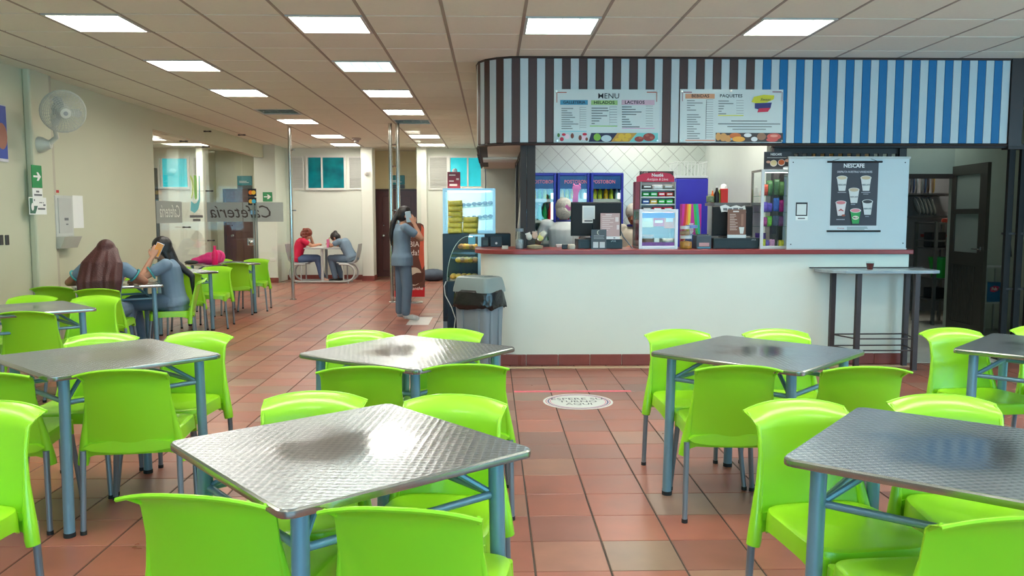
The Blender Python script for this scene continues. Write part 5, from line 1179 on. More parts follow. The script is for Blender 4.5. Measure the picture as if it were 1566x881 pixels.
# ---- tall snack case at the end
t, w2, h = case('snack_case', 'tall glass snack case with shelves of bright packets next to white board', 1162, 259, 1215, 7.93, .32, (.22, .36, .52), C((206, 212, 212), .35), C((120, 118, 108), .4))
X0 = t.location.x; Wd = 2*w2-.09
rows = [(.013, [((226, 216, 70), .08), ((120, 90, 190), .07), ((230, 150, 200), .08), ((220, 220, 226), .07), ((226, 206, 70), .07)], 'bottom'), (.0135+.095, [], ''), (.2205, [((190, 80, 150), .09), ((140, 220, 70), .10), ((90, 100, 130), .11), ((150, 90, 150), .10)], 'second'), (.3605, [((130, 100, 220), .10), ((120, 90, 210), .09), ((70, 110, 210), .145), ((230, 50, 150), .12)], 'third'), (.5205, [((214, 84, 60), .11), ((80, 124, 76), .15), ((70, 110, 70), .17), ((96, 140, 84), .14)], 'top')]
for z, lst, nm in rows:
    for i, (c, hh) in enumerate(lst):
        x = X0-w2+.045+(i+.5)*Wd/len(lst); s_ = pillow(Wd/len(lst)*1.12, hh, .06)
        o = s_.build('candy_bag', mat('candy%d%d' % (int(z*100), i), c, .25, noise=.5, scale=45), None, (x, 7.93+.12+.03*(i % 2), ZC+z), smooth=60); tag(o, f'candy bag, {ORDW[i]} from left on the {nm} shelf of tall snack case', 'candy bag', 'candy bags in the tall snack case')
o = pillow(.11, .14, .06).build('candy_bag', mat('purple_bag', (90, 50, 150), .3, noise=.5, scale=30), None, (X0-w2+.08, 8.16, ZC+.012), smooth=60); tag(o, 'large purple candy bag standing at the back of bottom shelf', 'candy bag')
S = Sheet('counter_card', 'dark coffee card with two cups standing on tall snack case', 'card', 1168, 230.5, 1210, 257.5, 7.98, C((40, 38, 42)), .004); S.o.location.z = ZC+h+.001
S.text('NESCAFE', 1187, 234.5, 3.2, C((210, 210, 210)), .95, .0006); S.lines(C((150, 150, 150)), 1173, 239.5, 2, [30], .9); S.disc(C((206, 196, 190)), [(1183, 248, 5.5, 5), (1195, 247, 5.5, 5)]); S.disc(C((200, 186, 140)), [(1183, 247.5, 4.6, 4)]); S.disc(C((190, 90, 40)), [(1195, 246.5, 4.6, 4)]); S.disc(C((196, 150, 130)), [(1175, 246, 3.5, 2), (1204, 244, 4, 2.2)]); S.disc(C((190, 196, 200)), [(1203, 255.5, 6, 2.6)])
# ================================================================== LEFT END OF KIOSK: CABINETS
NAVY = mat('dark_navy_cabinet', (18, 30, 40), .35, noise=.1)
cx0 = onY(677, 400, 9.55).x; cx1 = .22
t = thing('dark_cabinet', 'tall dark cabinet under the glass snack display at kiosk side', 'cabinet', ((cx0+cx1)/2, 9.55, 0)); w2 = (cx1-cx0)/2; zc = onY(700, 357.5, 9.55).z
MB().bx(-w2, w2, 0, .55, .20, zc).build('body', NAVY, t, bevel=.006)
for sx in (-1, 1):
    for y in (.04, .5): MB().bx(sx*w2, sx*(w2-.05), y-.03, y+.03, 0, .199).build('foot', C((150, 160, 166), .35, metal=.4), t)
MB().bx(-w2+.06, w2-.06, .02, .06, .04, .18).build('lower_tray', C((170, 186, 200), .4), t)
MB().bx(-w2+.02, w2-.02, -.012, -.001, .26, .70).build('door', mat('cabinet_door', (14, 26, 44), .3), t, bevel=.003)
MB().tube([(-w2+.06, -.012, .6), (-w2+.06, -.035, .6), (-w2+.06, -.035, .5), (-w2+.06, -.012, .5)], .006, 6).build('handle', STEEL, t)
# glass snack display on the cabinet
a = onY(677.5, 357, 9.66); b = onY(757.5, 288, 9.66); D0 = thing('snack_display', 'square glass display with silver frame and two tilted shelves, on dark cabinet', 'display case', ((a.x+b.x)/2, 9.66, zc)); w2 = (b.x-a.x)/2; h = b.z-zc; dp = .42
SILV = mat('silver_frame', (176, 186, 188), .3, .6)
f = MB()
for x in (-w2, w2-.03):
    for y in (0, dp-.03): f.bx(x, x+.03, y, y+.03, .03, h-.03)
for z in (0, h-.03):
    f.bx(-w2, w2, 0, .03, z, z+.03); f.bx(-w2, w2, dp-.03, dp, z, z+.03); f.bx(-w2, -w2+.03, .03, dp-.03, z, z+.03); f.bx(w2-.03, w2, .03, dp-.03, z, z+.03)
f.build('frame', SILV, D0)
for x0, x1, y0, y1 in ((-w2+.03, w2-.03, .012, .018), (-w2+.012, -w2+.018, .03, dp-.03), (w2-.018, w2-.012, .03, dp-.03), (-w2+.03, w2-.03, dp-.018, dp-.012)): MB().bx(x0, x1, y0, y1, .03, h-.03).build('glass', CLEAR, D0)
MB().bx(-w2+.03, w2-.03, .03, dp-.03, h-.008, h-.002).build('glass_roof', CLEAR, D0); MB().bx(-w2+.03, w2-.03, .03, dp-.03, .01, .02).build('floor_panel', WHITE, D0)
MB().bx(-w2+.05, w2-.05, .04, .06, h-.03, h-.012).build('glow_strip', mat('added_case_glow', (255, 250, 240), .5, noise=0, emit=5), D0)  # added glow, brightens the display and the soffit over it
DARKS = mat('dark_pastry', (70, 46, 40), .6, noise=.5, scale=30); nn = 0
for zz in (.17, .33):
    M_ = Matrix.Translation((.06, dp/2, zz)) @ Matrix.Rotation(R(-5), 4, 'Y') @ Matrix.Rotation(R(6), 4, 'X'); MB().bx(-.24, .22, -.15, .15, -.006, 0, M=M_).build('tilted_shelf', GREENG, D0)
    for i in range(7):
        q = M_ @ Vector((-.20+i*.065, -.05+.04*(i % 2), 0)); o = MB().ell((0, 0, .022), (.034, .045, .022), 10, 6).build('pastry', DARKS, None, q+Vector(D0.location), smooth=60)
        tag(o, f'{["first", "second", "third", "fourth", "fifth", "sixth", "seventh"][i]} dark pastry from left on the {"upper" if zz > .3 else "lower"} shelf of square glass display', 'pastry', 'dark pastries in the square glass display')
# yellow bags stacked in front
YB_ = mat('yellow_snack_bag', (250, 222, 104), .35, noise=.3, scale=28, bump=.5, bscale=25)
def bag(x, z, w, hh, lab):
    me = MB(); N = 12; vs = []; fs = []
    for j in range(N+1):
        for i in range(N+1):
            u, v = -1+2*i/N, -1+2*j/N; th = (max(0, 1-abs(u)**3)*max(0, 1-abs(v)**3))**.5
            vs.append((u*w/2, 0, v*hh/2, th))
    top = [(x_, -.055*t_-.002, z_) for x_, _, z_, t_ in vs]; bot = [(x_, .055*t_+.002, z_) for x_, _, z_, t_ in vs]; W = N+1
    for j in range(N):
        for i in range(N): a_ = j*W+i; fs += [(a_, a_+1, a_+W+1, a_+W), (W*W+a_, W*W+a_+W, W*W+a_+W+1, W*W+a_+1)]
    rim_ = [i for i in range(W)]+[j*W+N for j in range(1, W)]+[N*W+i for i in range(N-1, -1, -1)]+[j*W for j in range(N-1, 0, -1)]
    for i in range(len(rim_)): p_, q_ = rim_[i], rim_[(i+1) % len(rim_)]; fs.append((p_, W*W+p_, W*W+q_, q_))
    o = me.add(top+bot, fs).build('snack_bag', YB_, None, (x, 9.605, z+hh/2), (0, R(random.uniform(-3, 3)), 0), smooth=60); tag(o, lab, 'snack bag', 'yellow snack bags before the glass display')
bx_ = onY(696, 330, 9.6).x; bx2 = onY(719.5, 345, 9.6).x; ORD = ['bottom', 'second', 'third', 'fourth', 'fifth', 'top']
for k in range(6): bag(bx_+random.uniform(-.004, .004), zc+.001+k*.064, .168, .066, f'yellow snack bag, {ORD[k]} of the tall left stack')
for k in range(3): bag(bx2+random.uniform(-.004, .004), zc+.001+k*.064, .176, .066, f'yellow snack bag, {["bottom", "middle", "top"][k]} of the short right stack')
# red box on the display
t = thing('red_snack_carton', 'dark red carton with white print on top of the glass display', 'carton', (onY(694, 286, 9.75).x, 9.75, zc+h)); MB().bx(-.075, .075, 0, .10, 0, .195).build('carton_body', mat('carton_red', (130, 28, 40), .4, noise=.15), t, bevel=.003)
bars('print', C((214, 190, 180)), [(-.055, .02, .15, .165), (-.055, .0, .08, .095), (-.05, .04, .03, .055), (.03, .06, .10, .12)], t, (0, -.0015, 0)); MB().lathe([(.03, 0), (.03, .02), (.02, .04), (0, .045)], 12, (.01, .05, .195)).build('white_cap', PAPER, t, smooth=50)
o = MB().bx(-.14, .10, 0, .08, 0, .014).build('flat_packet', C((170, 150, 130), .5), None, (onY(722, 286, 9.75).x+.02, 9.75, zc+h)); tag(o, 'flat beige packet beside the red carton', 'packet')
# curved pastry case
px0 = onY(683.5, 400, 8.85).x; px1 = onY(738, 400, 8.85).x; zb = onY(700, 430, 8.85).z; zt = onY(720, 361, 8.85).z
t = thing('pastry_case', 'curved glass pastry case on a navy base behind the grey bin', 'display case', (px0, 8.85, 0)); Wp = px1-px0; dp = .55
MB().bx(0, Wp+.02, 0, dp, .10, zb).build('base', mat('pastry_base', (16, 36, 52), .35), t, bevel=.006); MB().bx(.03, Wp-.02, .03, dp-.03, 0, .099).build('plinth', C((130, 140, 146), .4), t)
cur = [(Wp*.62*(1-math.cos(PI/2*k/10)), zb+(zt-zb)*math.sin(PI/2*k/10)) for k in range(11)]
vs = [(x, y, z) for y in (0.0, dp) for x, z in cur]; MB().add(vs, [(k, k+1, 12+k, 11+k) for k in range(10)]).build('curved_glass', GREENG, t, smooth=60)
MB().add([(x, .002, z) for x, z in cur]+[(Wp, .002, zt), (Wp, .002, zb)], [tuple(range(13))]).build('side_glass', CLEAR, t)
MB().tube([(x, 0, z) for x, z in cur], .0035, 6).build('edge_trim', mat('edge_pale', (190, 214, 206), .3), t, smooth=60); MB().bx(Wp*.62, Wp+.02, 0, dp, zt-.004, zt+.015).build('top_panel', SILV, t); MB().bx(Wp-.05, Wp+.02, 0.003, dp, zb, zt-.005).build('rear_post', SILV, t)
MB().bx(Wp*.60, Wp*.8, -.006, -.001, zt-.09, zt-.01).build('blue_sticker', C((110, 190, 210), .4), t)
MB().bx(Wp*.62, Wp*.68, .03, dp-.03, zt-.02, zt-.006).build('glow_strip', mat('added_case_glow', (255, 250, 240), .5, noise=0, emit=5), t)  # strip under the top panel, added to light the case and soffit
PST = [mat('pastry_gold', (226, 166, 76), .55, noise=.4, scale=25), mat('pastry_yellow', (214, 180, 70), .55, noise=.3, scale=25), mat('pastry_tan', (176, 130, 84), .55, noise=.3, scale=25)]
shz = [zb+.012, zb+(zt-zb)*.40, zb+(zt-zb)*.70]
for si, z in enumerate(shz):
    xs0 = .03 if si == 0 else (.09 if si == 1 else .12)
    MB().bx(xs0, Wp-.05, .02, dp-.02, z-.008, z).build('shelf', GREENG if si else C((196, 190, 186), .4), t)
    for i in range(5):
        for r_ in range(2):
            o = MB().ell((0, 0, .028), (.036, .045, .028), 10, 7).build('pastry', PST[(i+si+r_) % 3], None, (px0+xs0+.03+i*(Wp-.11-xs0)/4.2, 8.85+.09+r_*.16, z+.0005), (0, 0, i), smooth=60)
            tag(o, f'golden pastry, {["first", "second", "third", "fourth", "fifth"][i]} from left, {["front", "back"][r_]} row, {["bottom", "middle", "top"][si]} shelf of curved case', 'pastry', 'golden pastries in the curved case')
o = MB().tube([(px0-.01, 8.83, zb), (px0-.03, 8.82, zb-.05), (px0-.02, 8.82, zb-.15), (px0+.05, 8.80, zb-.28), (px0+.09, 8.79, zb-.4), (px0+.06, 8.8, .10), (px0+.04, 8.82, .01)], .006, 6).build('power_cord', C((206, 212, 214), .4), None, smooth=60); tag(o, 'white power cord hanging beside the grey bin', 'cord')
t, w2, h = on_counter('till_display', 'small black display box with white dot at left counter end', 'display', 750, 361.5, 768, 8.50, .10, BLACK); d_ = MB(); disc(d_, (.0, .04), .012, .012); d_.build('white_dot', PAPER, t, (0, -.001, 0), (R(90), 0, 0))
t, w2, h = on_counter('black_box', 'plain black box left of the small display at counter end', 'box', 736, 363, 747, 8.52, .08, BLACK); MB().bx(-w2*.5, w2*.9, -.004, 0, .02, h*.7).build('front_plate', C((60, 80, 76)), t)
o = MB().bx(-.03, .03, 0, .04, 0, .03).build('card_box', C((206, 200, 180), .5), None, (onY(772.5, 378, 8.05).x, 8.05, ZC)); tag(o, 'small cream box on the rounded counter end', 'box')
# ================================================================== GREY BIN
bn = thing('waste_bin', 'tall grey waste bin with black liner and swing hood', 'bin', (onY(733, 430, 7.38).x, 7.38, 0), R(-38)); BG = mat('bin_grey', (128, 140, 146), .42, noise=.03); BGH = mat('bin_hood', (126, 138, 136), .42, noise=.03)
def rrect(hx, hy, r, n=4):
    o = []
    for sx, sy, a0 in ((1, 1, 0), (-1, 1, 90), (-1, -1, 180), (1, -1, 270)):
        for k in range(n): a = R(a0+90*k/(n-1)); o.append((sx*(hx-r)+r*math.cos(a), sy*(hy-r)+r*math.sin(a)))
    return o
def layers(lay, cap0=True, cap1=True):
    b = MB(); vs = []; fs = []; n = None
    for hx, hy, r, z in lay: q = rrect(hx, hy, r); n = len(q); vs += [(x, y, z) for x, y in q]
    for k in range(len(lay)-1):
        for i in range(n): j = (i+1) % n; fs.append((k*n+i, k*n+j, (k+1)*n+j, (k+1)*n+i))
    if cap0: fs.append(tuple(range(n))[::-1])
    if cap1: fs.append(tuple((len(lay)-1)*n+i for i in range(n)))
    return b.add(vs, fs)
layers([(.155, .115, .03, .002), (.16, .12, .03, .02), (.187, .142, .035, .75)]).build('bin_body', BG, bn, smooth=35)
for sx in (-.09, .09): MB().bx(sx-.02, sx+.02, -.148, -.125, .04, .60).build('rib', BG, bn, bevel=.008)
for sy in (-.06, .06): MB().bx(.165, .19, sy-.015, sy+.015, .04, .6).build('rib', BG, bn, bevel=.008)
lin_ = MB(); n = 48; vs = []; fs = []
for k, z in enumerate((.775, .75, .70, .655, .615)):
    for i in range(n):
        a = 2*PI*i/n; e = .45; c, s2 = math.cos(a), math.sin(a); x = math.copysign(abs(c)**e, c); y = math.copysign(abs(s2)**e, s2)
        g = 1+.02*math.sin(7*a+k)+(.02*math.sin(11*a+2*k) if k > 1 else 0); z2 = z+(.010*math.sin(5*a)+.008*math.sin(9*a+1) if k == 4 else 0)
        vs.append((x*(.197+.006*k)*g, y*(.152+.006*k)*g, z2))
for k in range(4):
    for i in range(n): j = (i+1) % n; fs.append((k*n+i, (k+1)*n+i, (k+1)*n+j, k*n+j))
ln = lin_.add(vs, fs).build('liner_bag', mat('black_liner', (24, 22, 22), .22, noise=.2, scale=20, bump=.9, bscale=14), bn, smooth=50); sd = ln.modifiers.new('thick', 'SOLIDIFY'); sd.thickness = .003
layers([(.200, .154, .035, .755), (.198, .152, .035, .785), (.186, .142, .04, .85), (.176, .132, .04, .882), (.158, .114, .04, .892)]).build('hood', BGH, bn, smooth=40)
MB().bx(-.12, .10, -.075, .075, .886, .897).build('hood_flap', mat('bin_flap', (104, 116, 116), .42), bn, bevel=.004); MB().bx(.105, .15, -.06, .06, .87, .894).build('hood_slot', mat('bin_slot', (70, 80, 80), .5), bn)
bl_ = MB().bx(-.075, .055, -.162, -.159, .27, .42).build('bin_label', C((54, 40, 52), .5), bn); bars('small_print', C((190, 180, 190)), [(-.06, .03, .34, .352), (-.06, .01, .31, .32)], bn, (0, -.163, 0))
# ================================================================== FLOOR MARKS
o = MB().bx(.18, 1.14, 6.56, 6.62, .0005, .0012).build('floor_tape', mat('red_floor_tape', (214, 96, 112), .5, noise=.3, scale=30), None); tag(o, 'faded red tape line stuck on the floor before the counter', 'floor tape')
fs_ = thing('floor_sticker', 'round white floor sticker reading ESPERE SU TURNO AQUI', 'floor sticker', (.665, 6.22, 0))
b = MB().lathe([(.27, .0005), (.27, .0016), (0, .0016)], 40).build('disc', mat('sticker_white', (206, 210, 204), .4, noise=.06), fs_)
for r0, r1, c in ((.245, .252, (190, 90, 120)), (.226, .236, (70, 60, 120)), (.212, .219, (206, 120, 150))):
    b = MB(); n = 40; b.add([(r*math.cos(2*PI*k/n), r*math.sin(2*PI*k/n), .0019) for r in (r0, r1) for k in range(n)], [(k, (k+1) % n, n+(k+1) % n, n+k) for k in range(n)]).build('ring', C(c, .5), fs_)
for tx, yy, sz in (('ESPERE SU', .085, .092), ('TURNO', -.005, .085), ('AQUI', -.09, .085)): text(tx, sz, C((70, 74, 80), .5), fs_, (0, yy, .002), (0, 0, 0), sx=1.0, bold=.0008)
o = MB().bx(-1.14, -.84, 10.75, 11.6, .0005, .0012).build('floor_sheet', mat('floor_sheet_white', (200, 200, 196), .4, noise=.1), None); tag(o, 'white rectangular sheet stuck on the floor by the standing woman', 'floor sheet')
# ================================================================== HIGH TABLE
HT = thing('high_table', 'high grey ledge table with dark legs against the white counter', 'high table', (3.55, 7.5, 0)); HX = HT.location.x
top = [(-.46, .26), (-.46, .10), (-.40, -.03), (-.30, -.09), (-.15, -.11), (.50, -.11), (.58, -.08), (.60, .0), (.60, .26)]
MB().prism(top, .905, .935).build('tabletop', mat('high_table_top', (150, 164, 170), .22, noise=.04), HT, bevel=.005); MB().bx(-.50, .60, .255, .27, .935, .945).build('rear_strip', DARKM, HT)
for x, y in ((-.31, .16), (.405, .17), (-.10-.06, -.05), (.38, -.06)): MB().bx(x-.022, x+.022, y-.022, y+.022, 0, .905).build('leg', mat('high_table_leg', (64, 54, 54), .45, .2), HT)
LG = MATS['high_table_leg']
for z in (.20, .31):
    MB().tube([(-.31, .16, z), (.405, .17, z)], .007, 6).build('foot_rail', LG, HT); MB().tube([(-.16, -.05, z-.015), (.38, -.06, z-.015)], .007, 6).build('foot_rail', LG, HT); MB().tube([(-.31, .16, z), (-.16, -.05, z-.015)], .007, 6).build('foot_rail', LG, HT); MB().tube([(.405, .17, z), (.38, -.06, z-.015)], .007, 6).build('foot_rail', LG, HT)
t = thing('drink_cup', 'clear cup of red-brown drink on the high table', 'cup', (onY(1330.5, 408, 7.52).x, 7.52, .9355)); MB().lathe([(.026, 0), (.038, .075), (.0375, .0755)], 18).build('cup_wall', CLEARP, t, smooth=50); MB().lathe([(.0245, .002), (.035, .06), (0, .06)], 18).build('drink', C((110, 36, 34), .15), t, smooth=50)
# ================================================================== BACK ROOM / KITCHEN
MG = mat('rack_metal', (110, 108, 104), .35, .6)
rk = thing('metal_rack', 'metal shelf rack inside the doorway holding a green bucket', 'rack', (5.80, 10.55, 0)); 
for x in (0, .36):
    for y in (0, .5): MB().bx(x-.018, x+.018, y-.018, y+.018, 0, 1.36).build('post', MG, rk)
for z in (.32, .60, 1.0, 1.10, 1.33): MB().bx(-.02, .38, -.02, .52, z, z+.02).build('shelf', MG, rk)
bk = thing('green_bucket', 'green plastic bucket on the rack in doorway', 'bucket', (5.97, 10.72, .62)); MB().lathe([(.11, 0), (.15, .25), (.155, .25), (.155, .27), (.14, .27), (.10, .01), (0, .01)], 20).build('bucket_wall', C((20, 150, 40), .4), bk, smooth=40); MB().tube([(.15*math.cos(a), .15*math.sin(a), .26+.0*a) for a in [PI*k/10 for k in range(11)]], .004, 6).build('handle', STEEL, bk)
o = MB().box((0, 0, .1), (.16, .16, .2), ch=.02).build('blue_tub', C((40, 130, 220), .4), None, (6.30, 10.75, .32+.02+.28)); tag(o, 'blue tub beside the green bucket', 'tub')
o = MB().box((0, 0, .1), (.2, .2, .14), ch=.01).build('dark_box', BLACK, None, (5.95, 10.8, .34-.03)); tag(o, 'black box on the low rack shelf', 'box')
o = MB().box((0, 0, .11), (.2, .2, .2), ch=.01).build('dark_appliance', BLACK, None, (5.92, 10.8, 1.02-.01)); tag(o, 'black appliance on the upper rack shelf', 'appliance')
o = MB().lathe([(.05, 0), (.06, .02), (.05, .05), (0, .055)], 14).build('orange_bowl', C((190, 70, 50), .4), None, (5.98, 10.65, 1.35), smooth=50); tag(o, 'small orange bowl on top of the rack', 'bowl')
ks = thing('kitchen_shelves', 'two dark wall shelves of trays and plates in the kitchen', 'shelf', (5.3, 11.9, 0))
for z in (1.44, 1.76): MB().bx(0, 1.4, -.32, .29, z-.03, z).build('shelf_board', mat('kitchen_shelf', (90, 90, 92), .4, .4), ks)
TR = [((40, 44, 48), 'dark'), ((30, 60, 120), 'blue'), ((186, 190, 188), 'large silver'), ((150, 154, 150), 'grey'), ((34, 70, 130), 'deep blue'), ((110, 60, 40), 'brown'), ((214, 170, 80), 'yellow')]
for k, (c, nm) in enumerate(TR):
    o = MB().prism(rrect(.20, .24, .12 if k != 2 else .19, 6), -.008, .008).build('tray', mat('tray%d' % k, c, .3, .5 if k == 2 else 0), None, (5.98+k*.055, 11.62+.02*(k % 3), 1.76+.242), (R(90), 0, R(66)), smooth=40); tag(o, nm+' tray standing upright on the upper kitchen shelf', 'tray')
for k in range(5):
    o = MB().lathe([(0, 0), (.09, 0), (.13, .012), (.13, .016), (.088, .005), (0, .005)], 24).build('plate', C((206, 206, 198), .3), None, (6.10+k*.055, 11.66, 1.44+.131), (0, R(72), R(-14)), smooth=40); tag(o, ['first', 'second', 'third', 'fourth', 'fifth'][k]+' white plate from left standing on the lower kitchen shelf', 'plate')
db = thing('detergent_stand', 'small white stand with a blue detergent box behind the door', 'stand', (6.18, 9.85, 0))
for x in (-.12, .12):
    for y in (0, .2): MB().bx(x-.012, x+.012, y-.012, y+.012, 0, .80).build('post', C((170, 176, 172), .4), db)
for z in (.36, .80): MB().bx(-.14, .14, -.02, .22, z, z+.02).build('shelf', C((190, 196, 192), .4), db)
t = thing('detergent_box', 'blue detergent box with pink logo on white stand', 'detergent box', (6.18, 9.87, .3805)); MB().bx(-.10, .10, 0, .14, 0, .24).build('carton', mat('detergent_blue', (20, 110, 160), .4, noise=.4, scale=8), t); poly('logo', C((226, 60, 110)), [(-.05, .13), (.0, .12), (.05, .14), (.06, .19), (.0, .2), (-.05, .18)], t, (0, -.002, 0)); text('Fab', .05, PAPER, t, (0, -.003, .16), bold=.002)
o = MB().tube([(6.17, 9.6, .95), (6.16, 9.6, 1.2)], [.03, .012], 8).build('hanging_cloth', C((26, 30, 46), .7), None); tag(o, 'dark cloth hanging behind the door edge', 'cloth')
# boxes seen through the grille
for k, (x, c) in enumerate(((3.25, (140, 146, 140)), (3.45, (190, 150, 90)), (3.62, (176, 136, 80)), (3.79, (186, 146, 84)), (3.93, (170, 130, 76)))):
    t = thing('storage_box', ['grey', 'tan', 'brown', 'ochre', 'dark tan'][k]+' storage box seen through the grille above the white board', 'box', (x, 8.58, 1.9)); MB().bx(-.075, .075, 0, .2, 0, .28).build('box_body', C(c, .6), t, bevel=.003); MB().bx(-.075, .075, -.002, 0, .12, .15).build('tape', C((200, 180, 140)), t)
o = MB().bx(2.942, 4.02, 8.55, 8.9, 1.86, 1.9).build('storage_shelf', DARKM, None); tag(o, 'dark shelf behind the white board carrying storage boxes', 'shelf')
# ================================================================== ROLL-UP BANNER, BAGS, BOTTLES
bx0 = onZ(652, 460).x-.50; bn_ = thing('standing_banner', 'brown and red standing banner with white script behind the standing woman', 'banner', (bx0+.25, 13.55, 0)); W = .25; hB = 1.32
out = [(-W, .10), (W, .10), (W+.01, .5), (W-.025, .9), (W, 1.22), (W-.01, 1.29), (W-.06, hB), (-W+.06, hB), (-W, 1.27)]
MB().prism(out, 0, .012, Matrix.Rotation(R(90), 4, 'X')).build('banner_panel', mat('banner_brown', (98, 54, 40), .5, noise=.25, scale=3), bn_)
poly('orange_edge', mat('banner_orange', (206, 90, 60), .5, noise=.2), [(W, .62), (W-.005, .9), (W, 1.22), (W-.04, 1.29), (W-.06, 1.1), (W-.09, .75), (W-.04, .55)], bn_, (0, -.0135, 0)); poly('red_foot', C((190, 20, 30)), [(-W, .10), (W, .10), (W+.004, .26), (-W, .20)], bn_, (0, -.0135, 0))
for tx, z, sz in (('helado', 1.12, .13), ('CAMBIA', .97, .125), ('tu vida!', .83, .13)): text(tx, sz, C((226, 214, 206)), bn_, (.17+.0, -.0138, z), align='RIGHT', sx=.9)
d_ = MB(); disc(d_, (.08, .48), .12, .11); disc(d_, (.04, .38), .14, .10, z=.0001); d_.build('cone_print', C((206, 190, 170)), bn_, (0, -.0137, 0), (R(90), 0, 0)); poly('bag_print', C((80, 40, 24)), [(.0, .32), (.0, .44), (.12, .50), (.24, .50), (.22, .36), (.1, .30)], bn_, (0, -.0142, 0)); text('Crocanthe', .08, PAPER, bn_, (.05, -.0143, .24), shear=.2)
MB().bx(-.16, .22, -.12, .06, 0, .02).build('foot', STEEL, bn_); MB().bx(-.02, .02, .0, .02, .02, .12).build('stem', STEEL, bn_)
o = MB().ell((0, 0, .13), (.30, .22, .14)).build('dark_bag', mat('blue_grey_bag', (70, 84, 100), .7, noise=.3), None, (onZ(664, 428).x, 18.2, 0), smooth=60); tag(o, 'dark blue-grey bag lying on the floor by the far wall', 'bag')
# pink bag and bottle on the back table
TZ = .7458
pb = thing('pink_bag', 'bright pink crumpled bag on the back table', 'bag', (-4.10, 11.95, TZ)); PKM = mat('pink_cloth', (226, 50, 130), .6, noise=.25, scale=14, bump=.8, bscale=12)
def blob(name, prims, vox, m, parent=None, sm=6, loc=(0, 0, 0), rot=(0, 0, 0), fac=.5):
    b = MB()
    for q in prims:
        if q[0] == 'c': b.caps(*q[1:])
        elif q[0] == 'e': b.ell(q[1], q[2], 14, 10, q[3] if len(q) > 3 else None)
        elif q[0] == 'l': b.loft(q[1], 18)
    o = b.build(name, m, parent, loc, rot, smooth=180)
    r = o.modifiers.new('remesh', 'REMESH'); r.mode = 'VOXEL'; r.voxel_size = vox; r.use_smooth_shade = True
    if sm: s_ = o.modifiers.new('smooth', 'SMOOTH'); s_.iterations = sm; s_.factor = fac
    return o
blob('bag_body', [('e', (0, 0, .07), (.17, .10, .075)), ('e', (.12, .02, .10), (.11, .09, .10)), ('e', (-.13, -.02, .05), (.13, .07, .05)), ('e', (.02, -.03, .12), (.08, .06, .05)), ('c', (-.2, -.05, .03), (-.27, -.1, .022), .022, .018)], .012, PKM, pb); blob('strap', [('c', (.14, .0, .19), (.2, -.04, .14), .012, .012), ('c', (.2, -.04, .14), (.19, -.08, .05), .012, .012)], .006, PKM, pb, 2)
o = MB().ell((0, 0, .03), (.10, .06, .03)).build('dark_pouch', C((50, 56, 54), .6, .2), None, (-4.30, 11.80, TZ), smooth=60); tag(o, 'dark pouch on the back table left of the pink bag', 'pouch')
def drink_bottle(loc, lab, body, cap, r, h, lbl=None):
    t = thing('bottle', lab, 'bottle', loc); MB().lathe([(r*.9, 0), (r, .012), (r*.97, h*.3), (r, h*.55), (r*.8, h*.7), (r*.42, h*.84), (r*.42, h*.9)], 18).build('bottle_body', body, t, smooth=50); MB().lathe([(r*.5, h*.89), (r*.5, h), (0, h)], 16).build('cap', cap, t, smooth=50)
    if lbl: MB().lathe([(r*1.01, h*.25), (r*1.01, h*.48)], 18).build('label_band', lbl, t, smooth=50)
    return t
drink_bottle((-3.93, 11.70, TZ), 'tall hot pink bottle in front of the pink bag', mat('hot_pink', (226, 20, 100), .25, noise=.05), C((214, 30, 100), .3), .042, .27)
drink_bottle((-3.74, 8.22, TZ), 'small soda bottle with red cap on the seated women\'s table', mat('pinkish_soda', (206, 120, 136), .12, noise=.1), C((190, 20, 40), .4), .032, .20, C((206, 40, 60), .4))
# ================================================================== PEOPLE
SKIN = mat('skin_tan', (190, 138, 110), .55, noise=.05); SKIN2 = mat('skin_brown', (150, 98, 74), .55, noise=.05)
SCRUB = mat('blue_scrubs', (112, 134, 152), .8, noise=.08, scale=12, bump=.25, bscale=18); SCRUBD = mat('blue_scrub_trousers', (98, 118, 138), .8, noise=.08, scale=12, bump=.25, bscale=18); TRIM = mat('scrub_trim', (60, 150, 150), .7)
HBLK = mat('black_hair', (24, 20, 20), .4, noise=.3, scale=60, bump=.4, bscale=90); HRED = mat('dark_red_hair', (70, 26, 24), .5, noise=.35, scale=60, bump=.4, bscale=90); HGIN = mat('auburn_hair', (116, 52, 34), .5, noise=.35, scale=50, bump=.6, bscale=60); NET = mat('hair_net', (176, 176, 166), .6, noise=.35, scale=60, bump=.5, bscale=80)
def V(*a): return Vector(a)
def hand(wr, d, n, side, curl=.5, s=1.0):
    """palm + four fingers + thumb; d finger direction, n palm normal (towards the palm side)"""
    d = d.normalized(); n = (n-d*n.dot(d)).normalized(); x = d.cross(n)*side; P = []
    P.append(('l', [(wr, x*.022*s, n*.015*s), (wr+d*.03*s, x*.034*s, n*.014*s), (wr+d*.07*s, x*.040*s, n*.012*s), (wr+d*.088*s, x*.036*s, n*.009*s)]))
    for k, (o, L) in enumerate(((-.030, .070), (-.010, .080), (.010, .076), (.029, .060))):
        p = wr+d*.080*s+x*(o*s); a = 0
        for seg, f in enumerate((.45, .32, .26)):
            a += curl*(.6+.3*seg); dd = d*math.cos(a)+n*math.sin(a); q = p+dd*(L*f*s); P.append(('c', p, q, .0088*s-.0008*seg, .0082*s-.0008*seg)); p = q
    p = wr+d*.028*s-x*.030*s; dd = (d*.75-x*.6+n*.35).normalized(); q = p+dd*.038*s; P.append(('c', p, q, .0115*s, .010*s)); P.append(('c', q, q+(d*.9-x*.1+n*.3).normalized()*.03*s, .010*s, .0085*s))
    return P
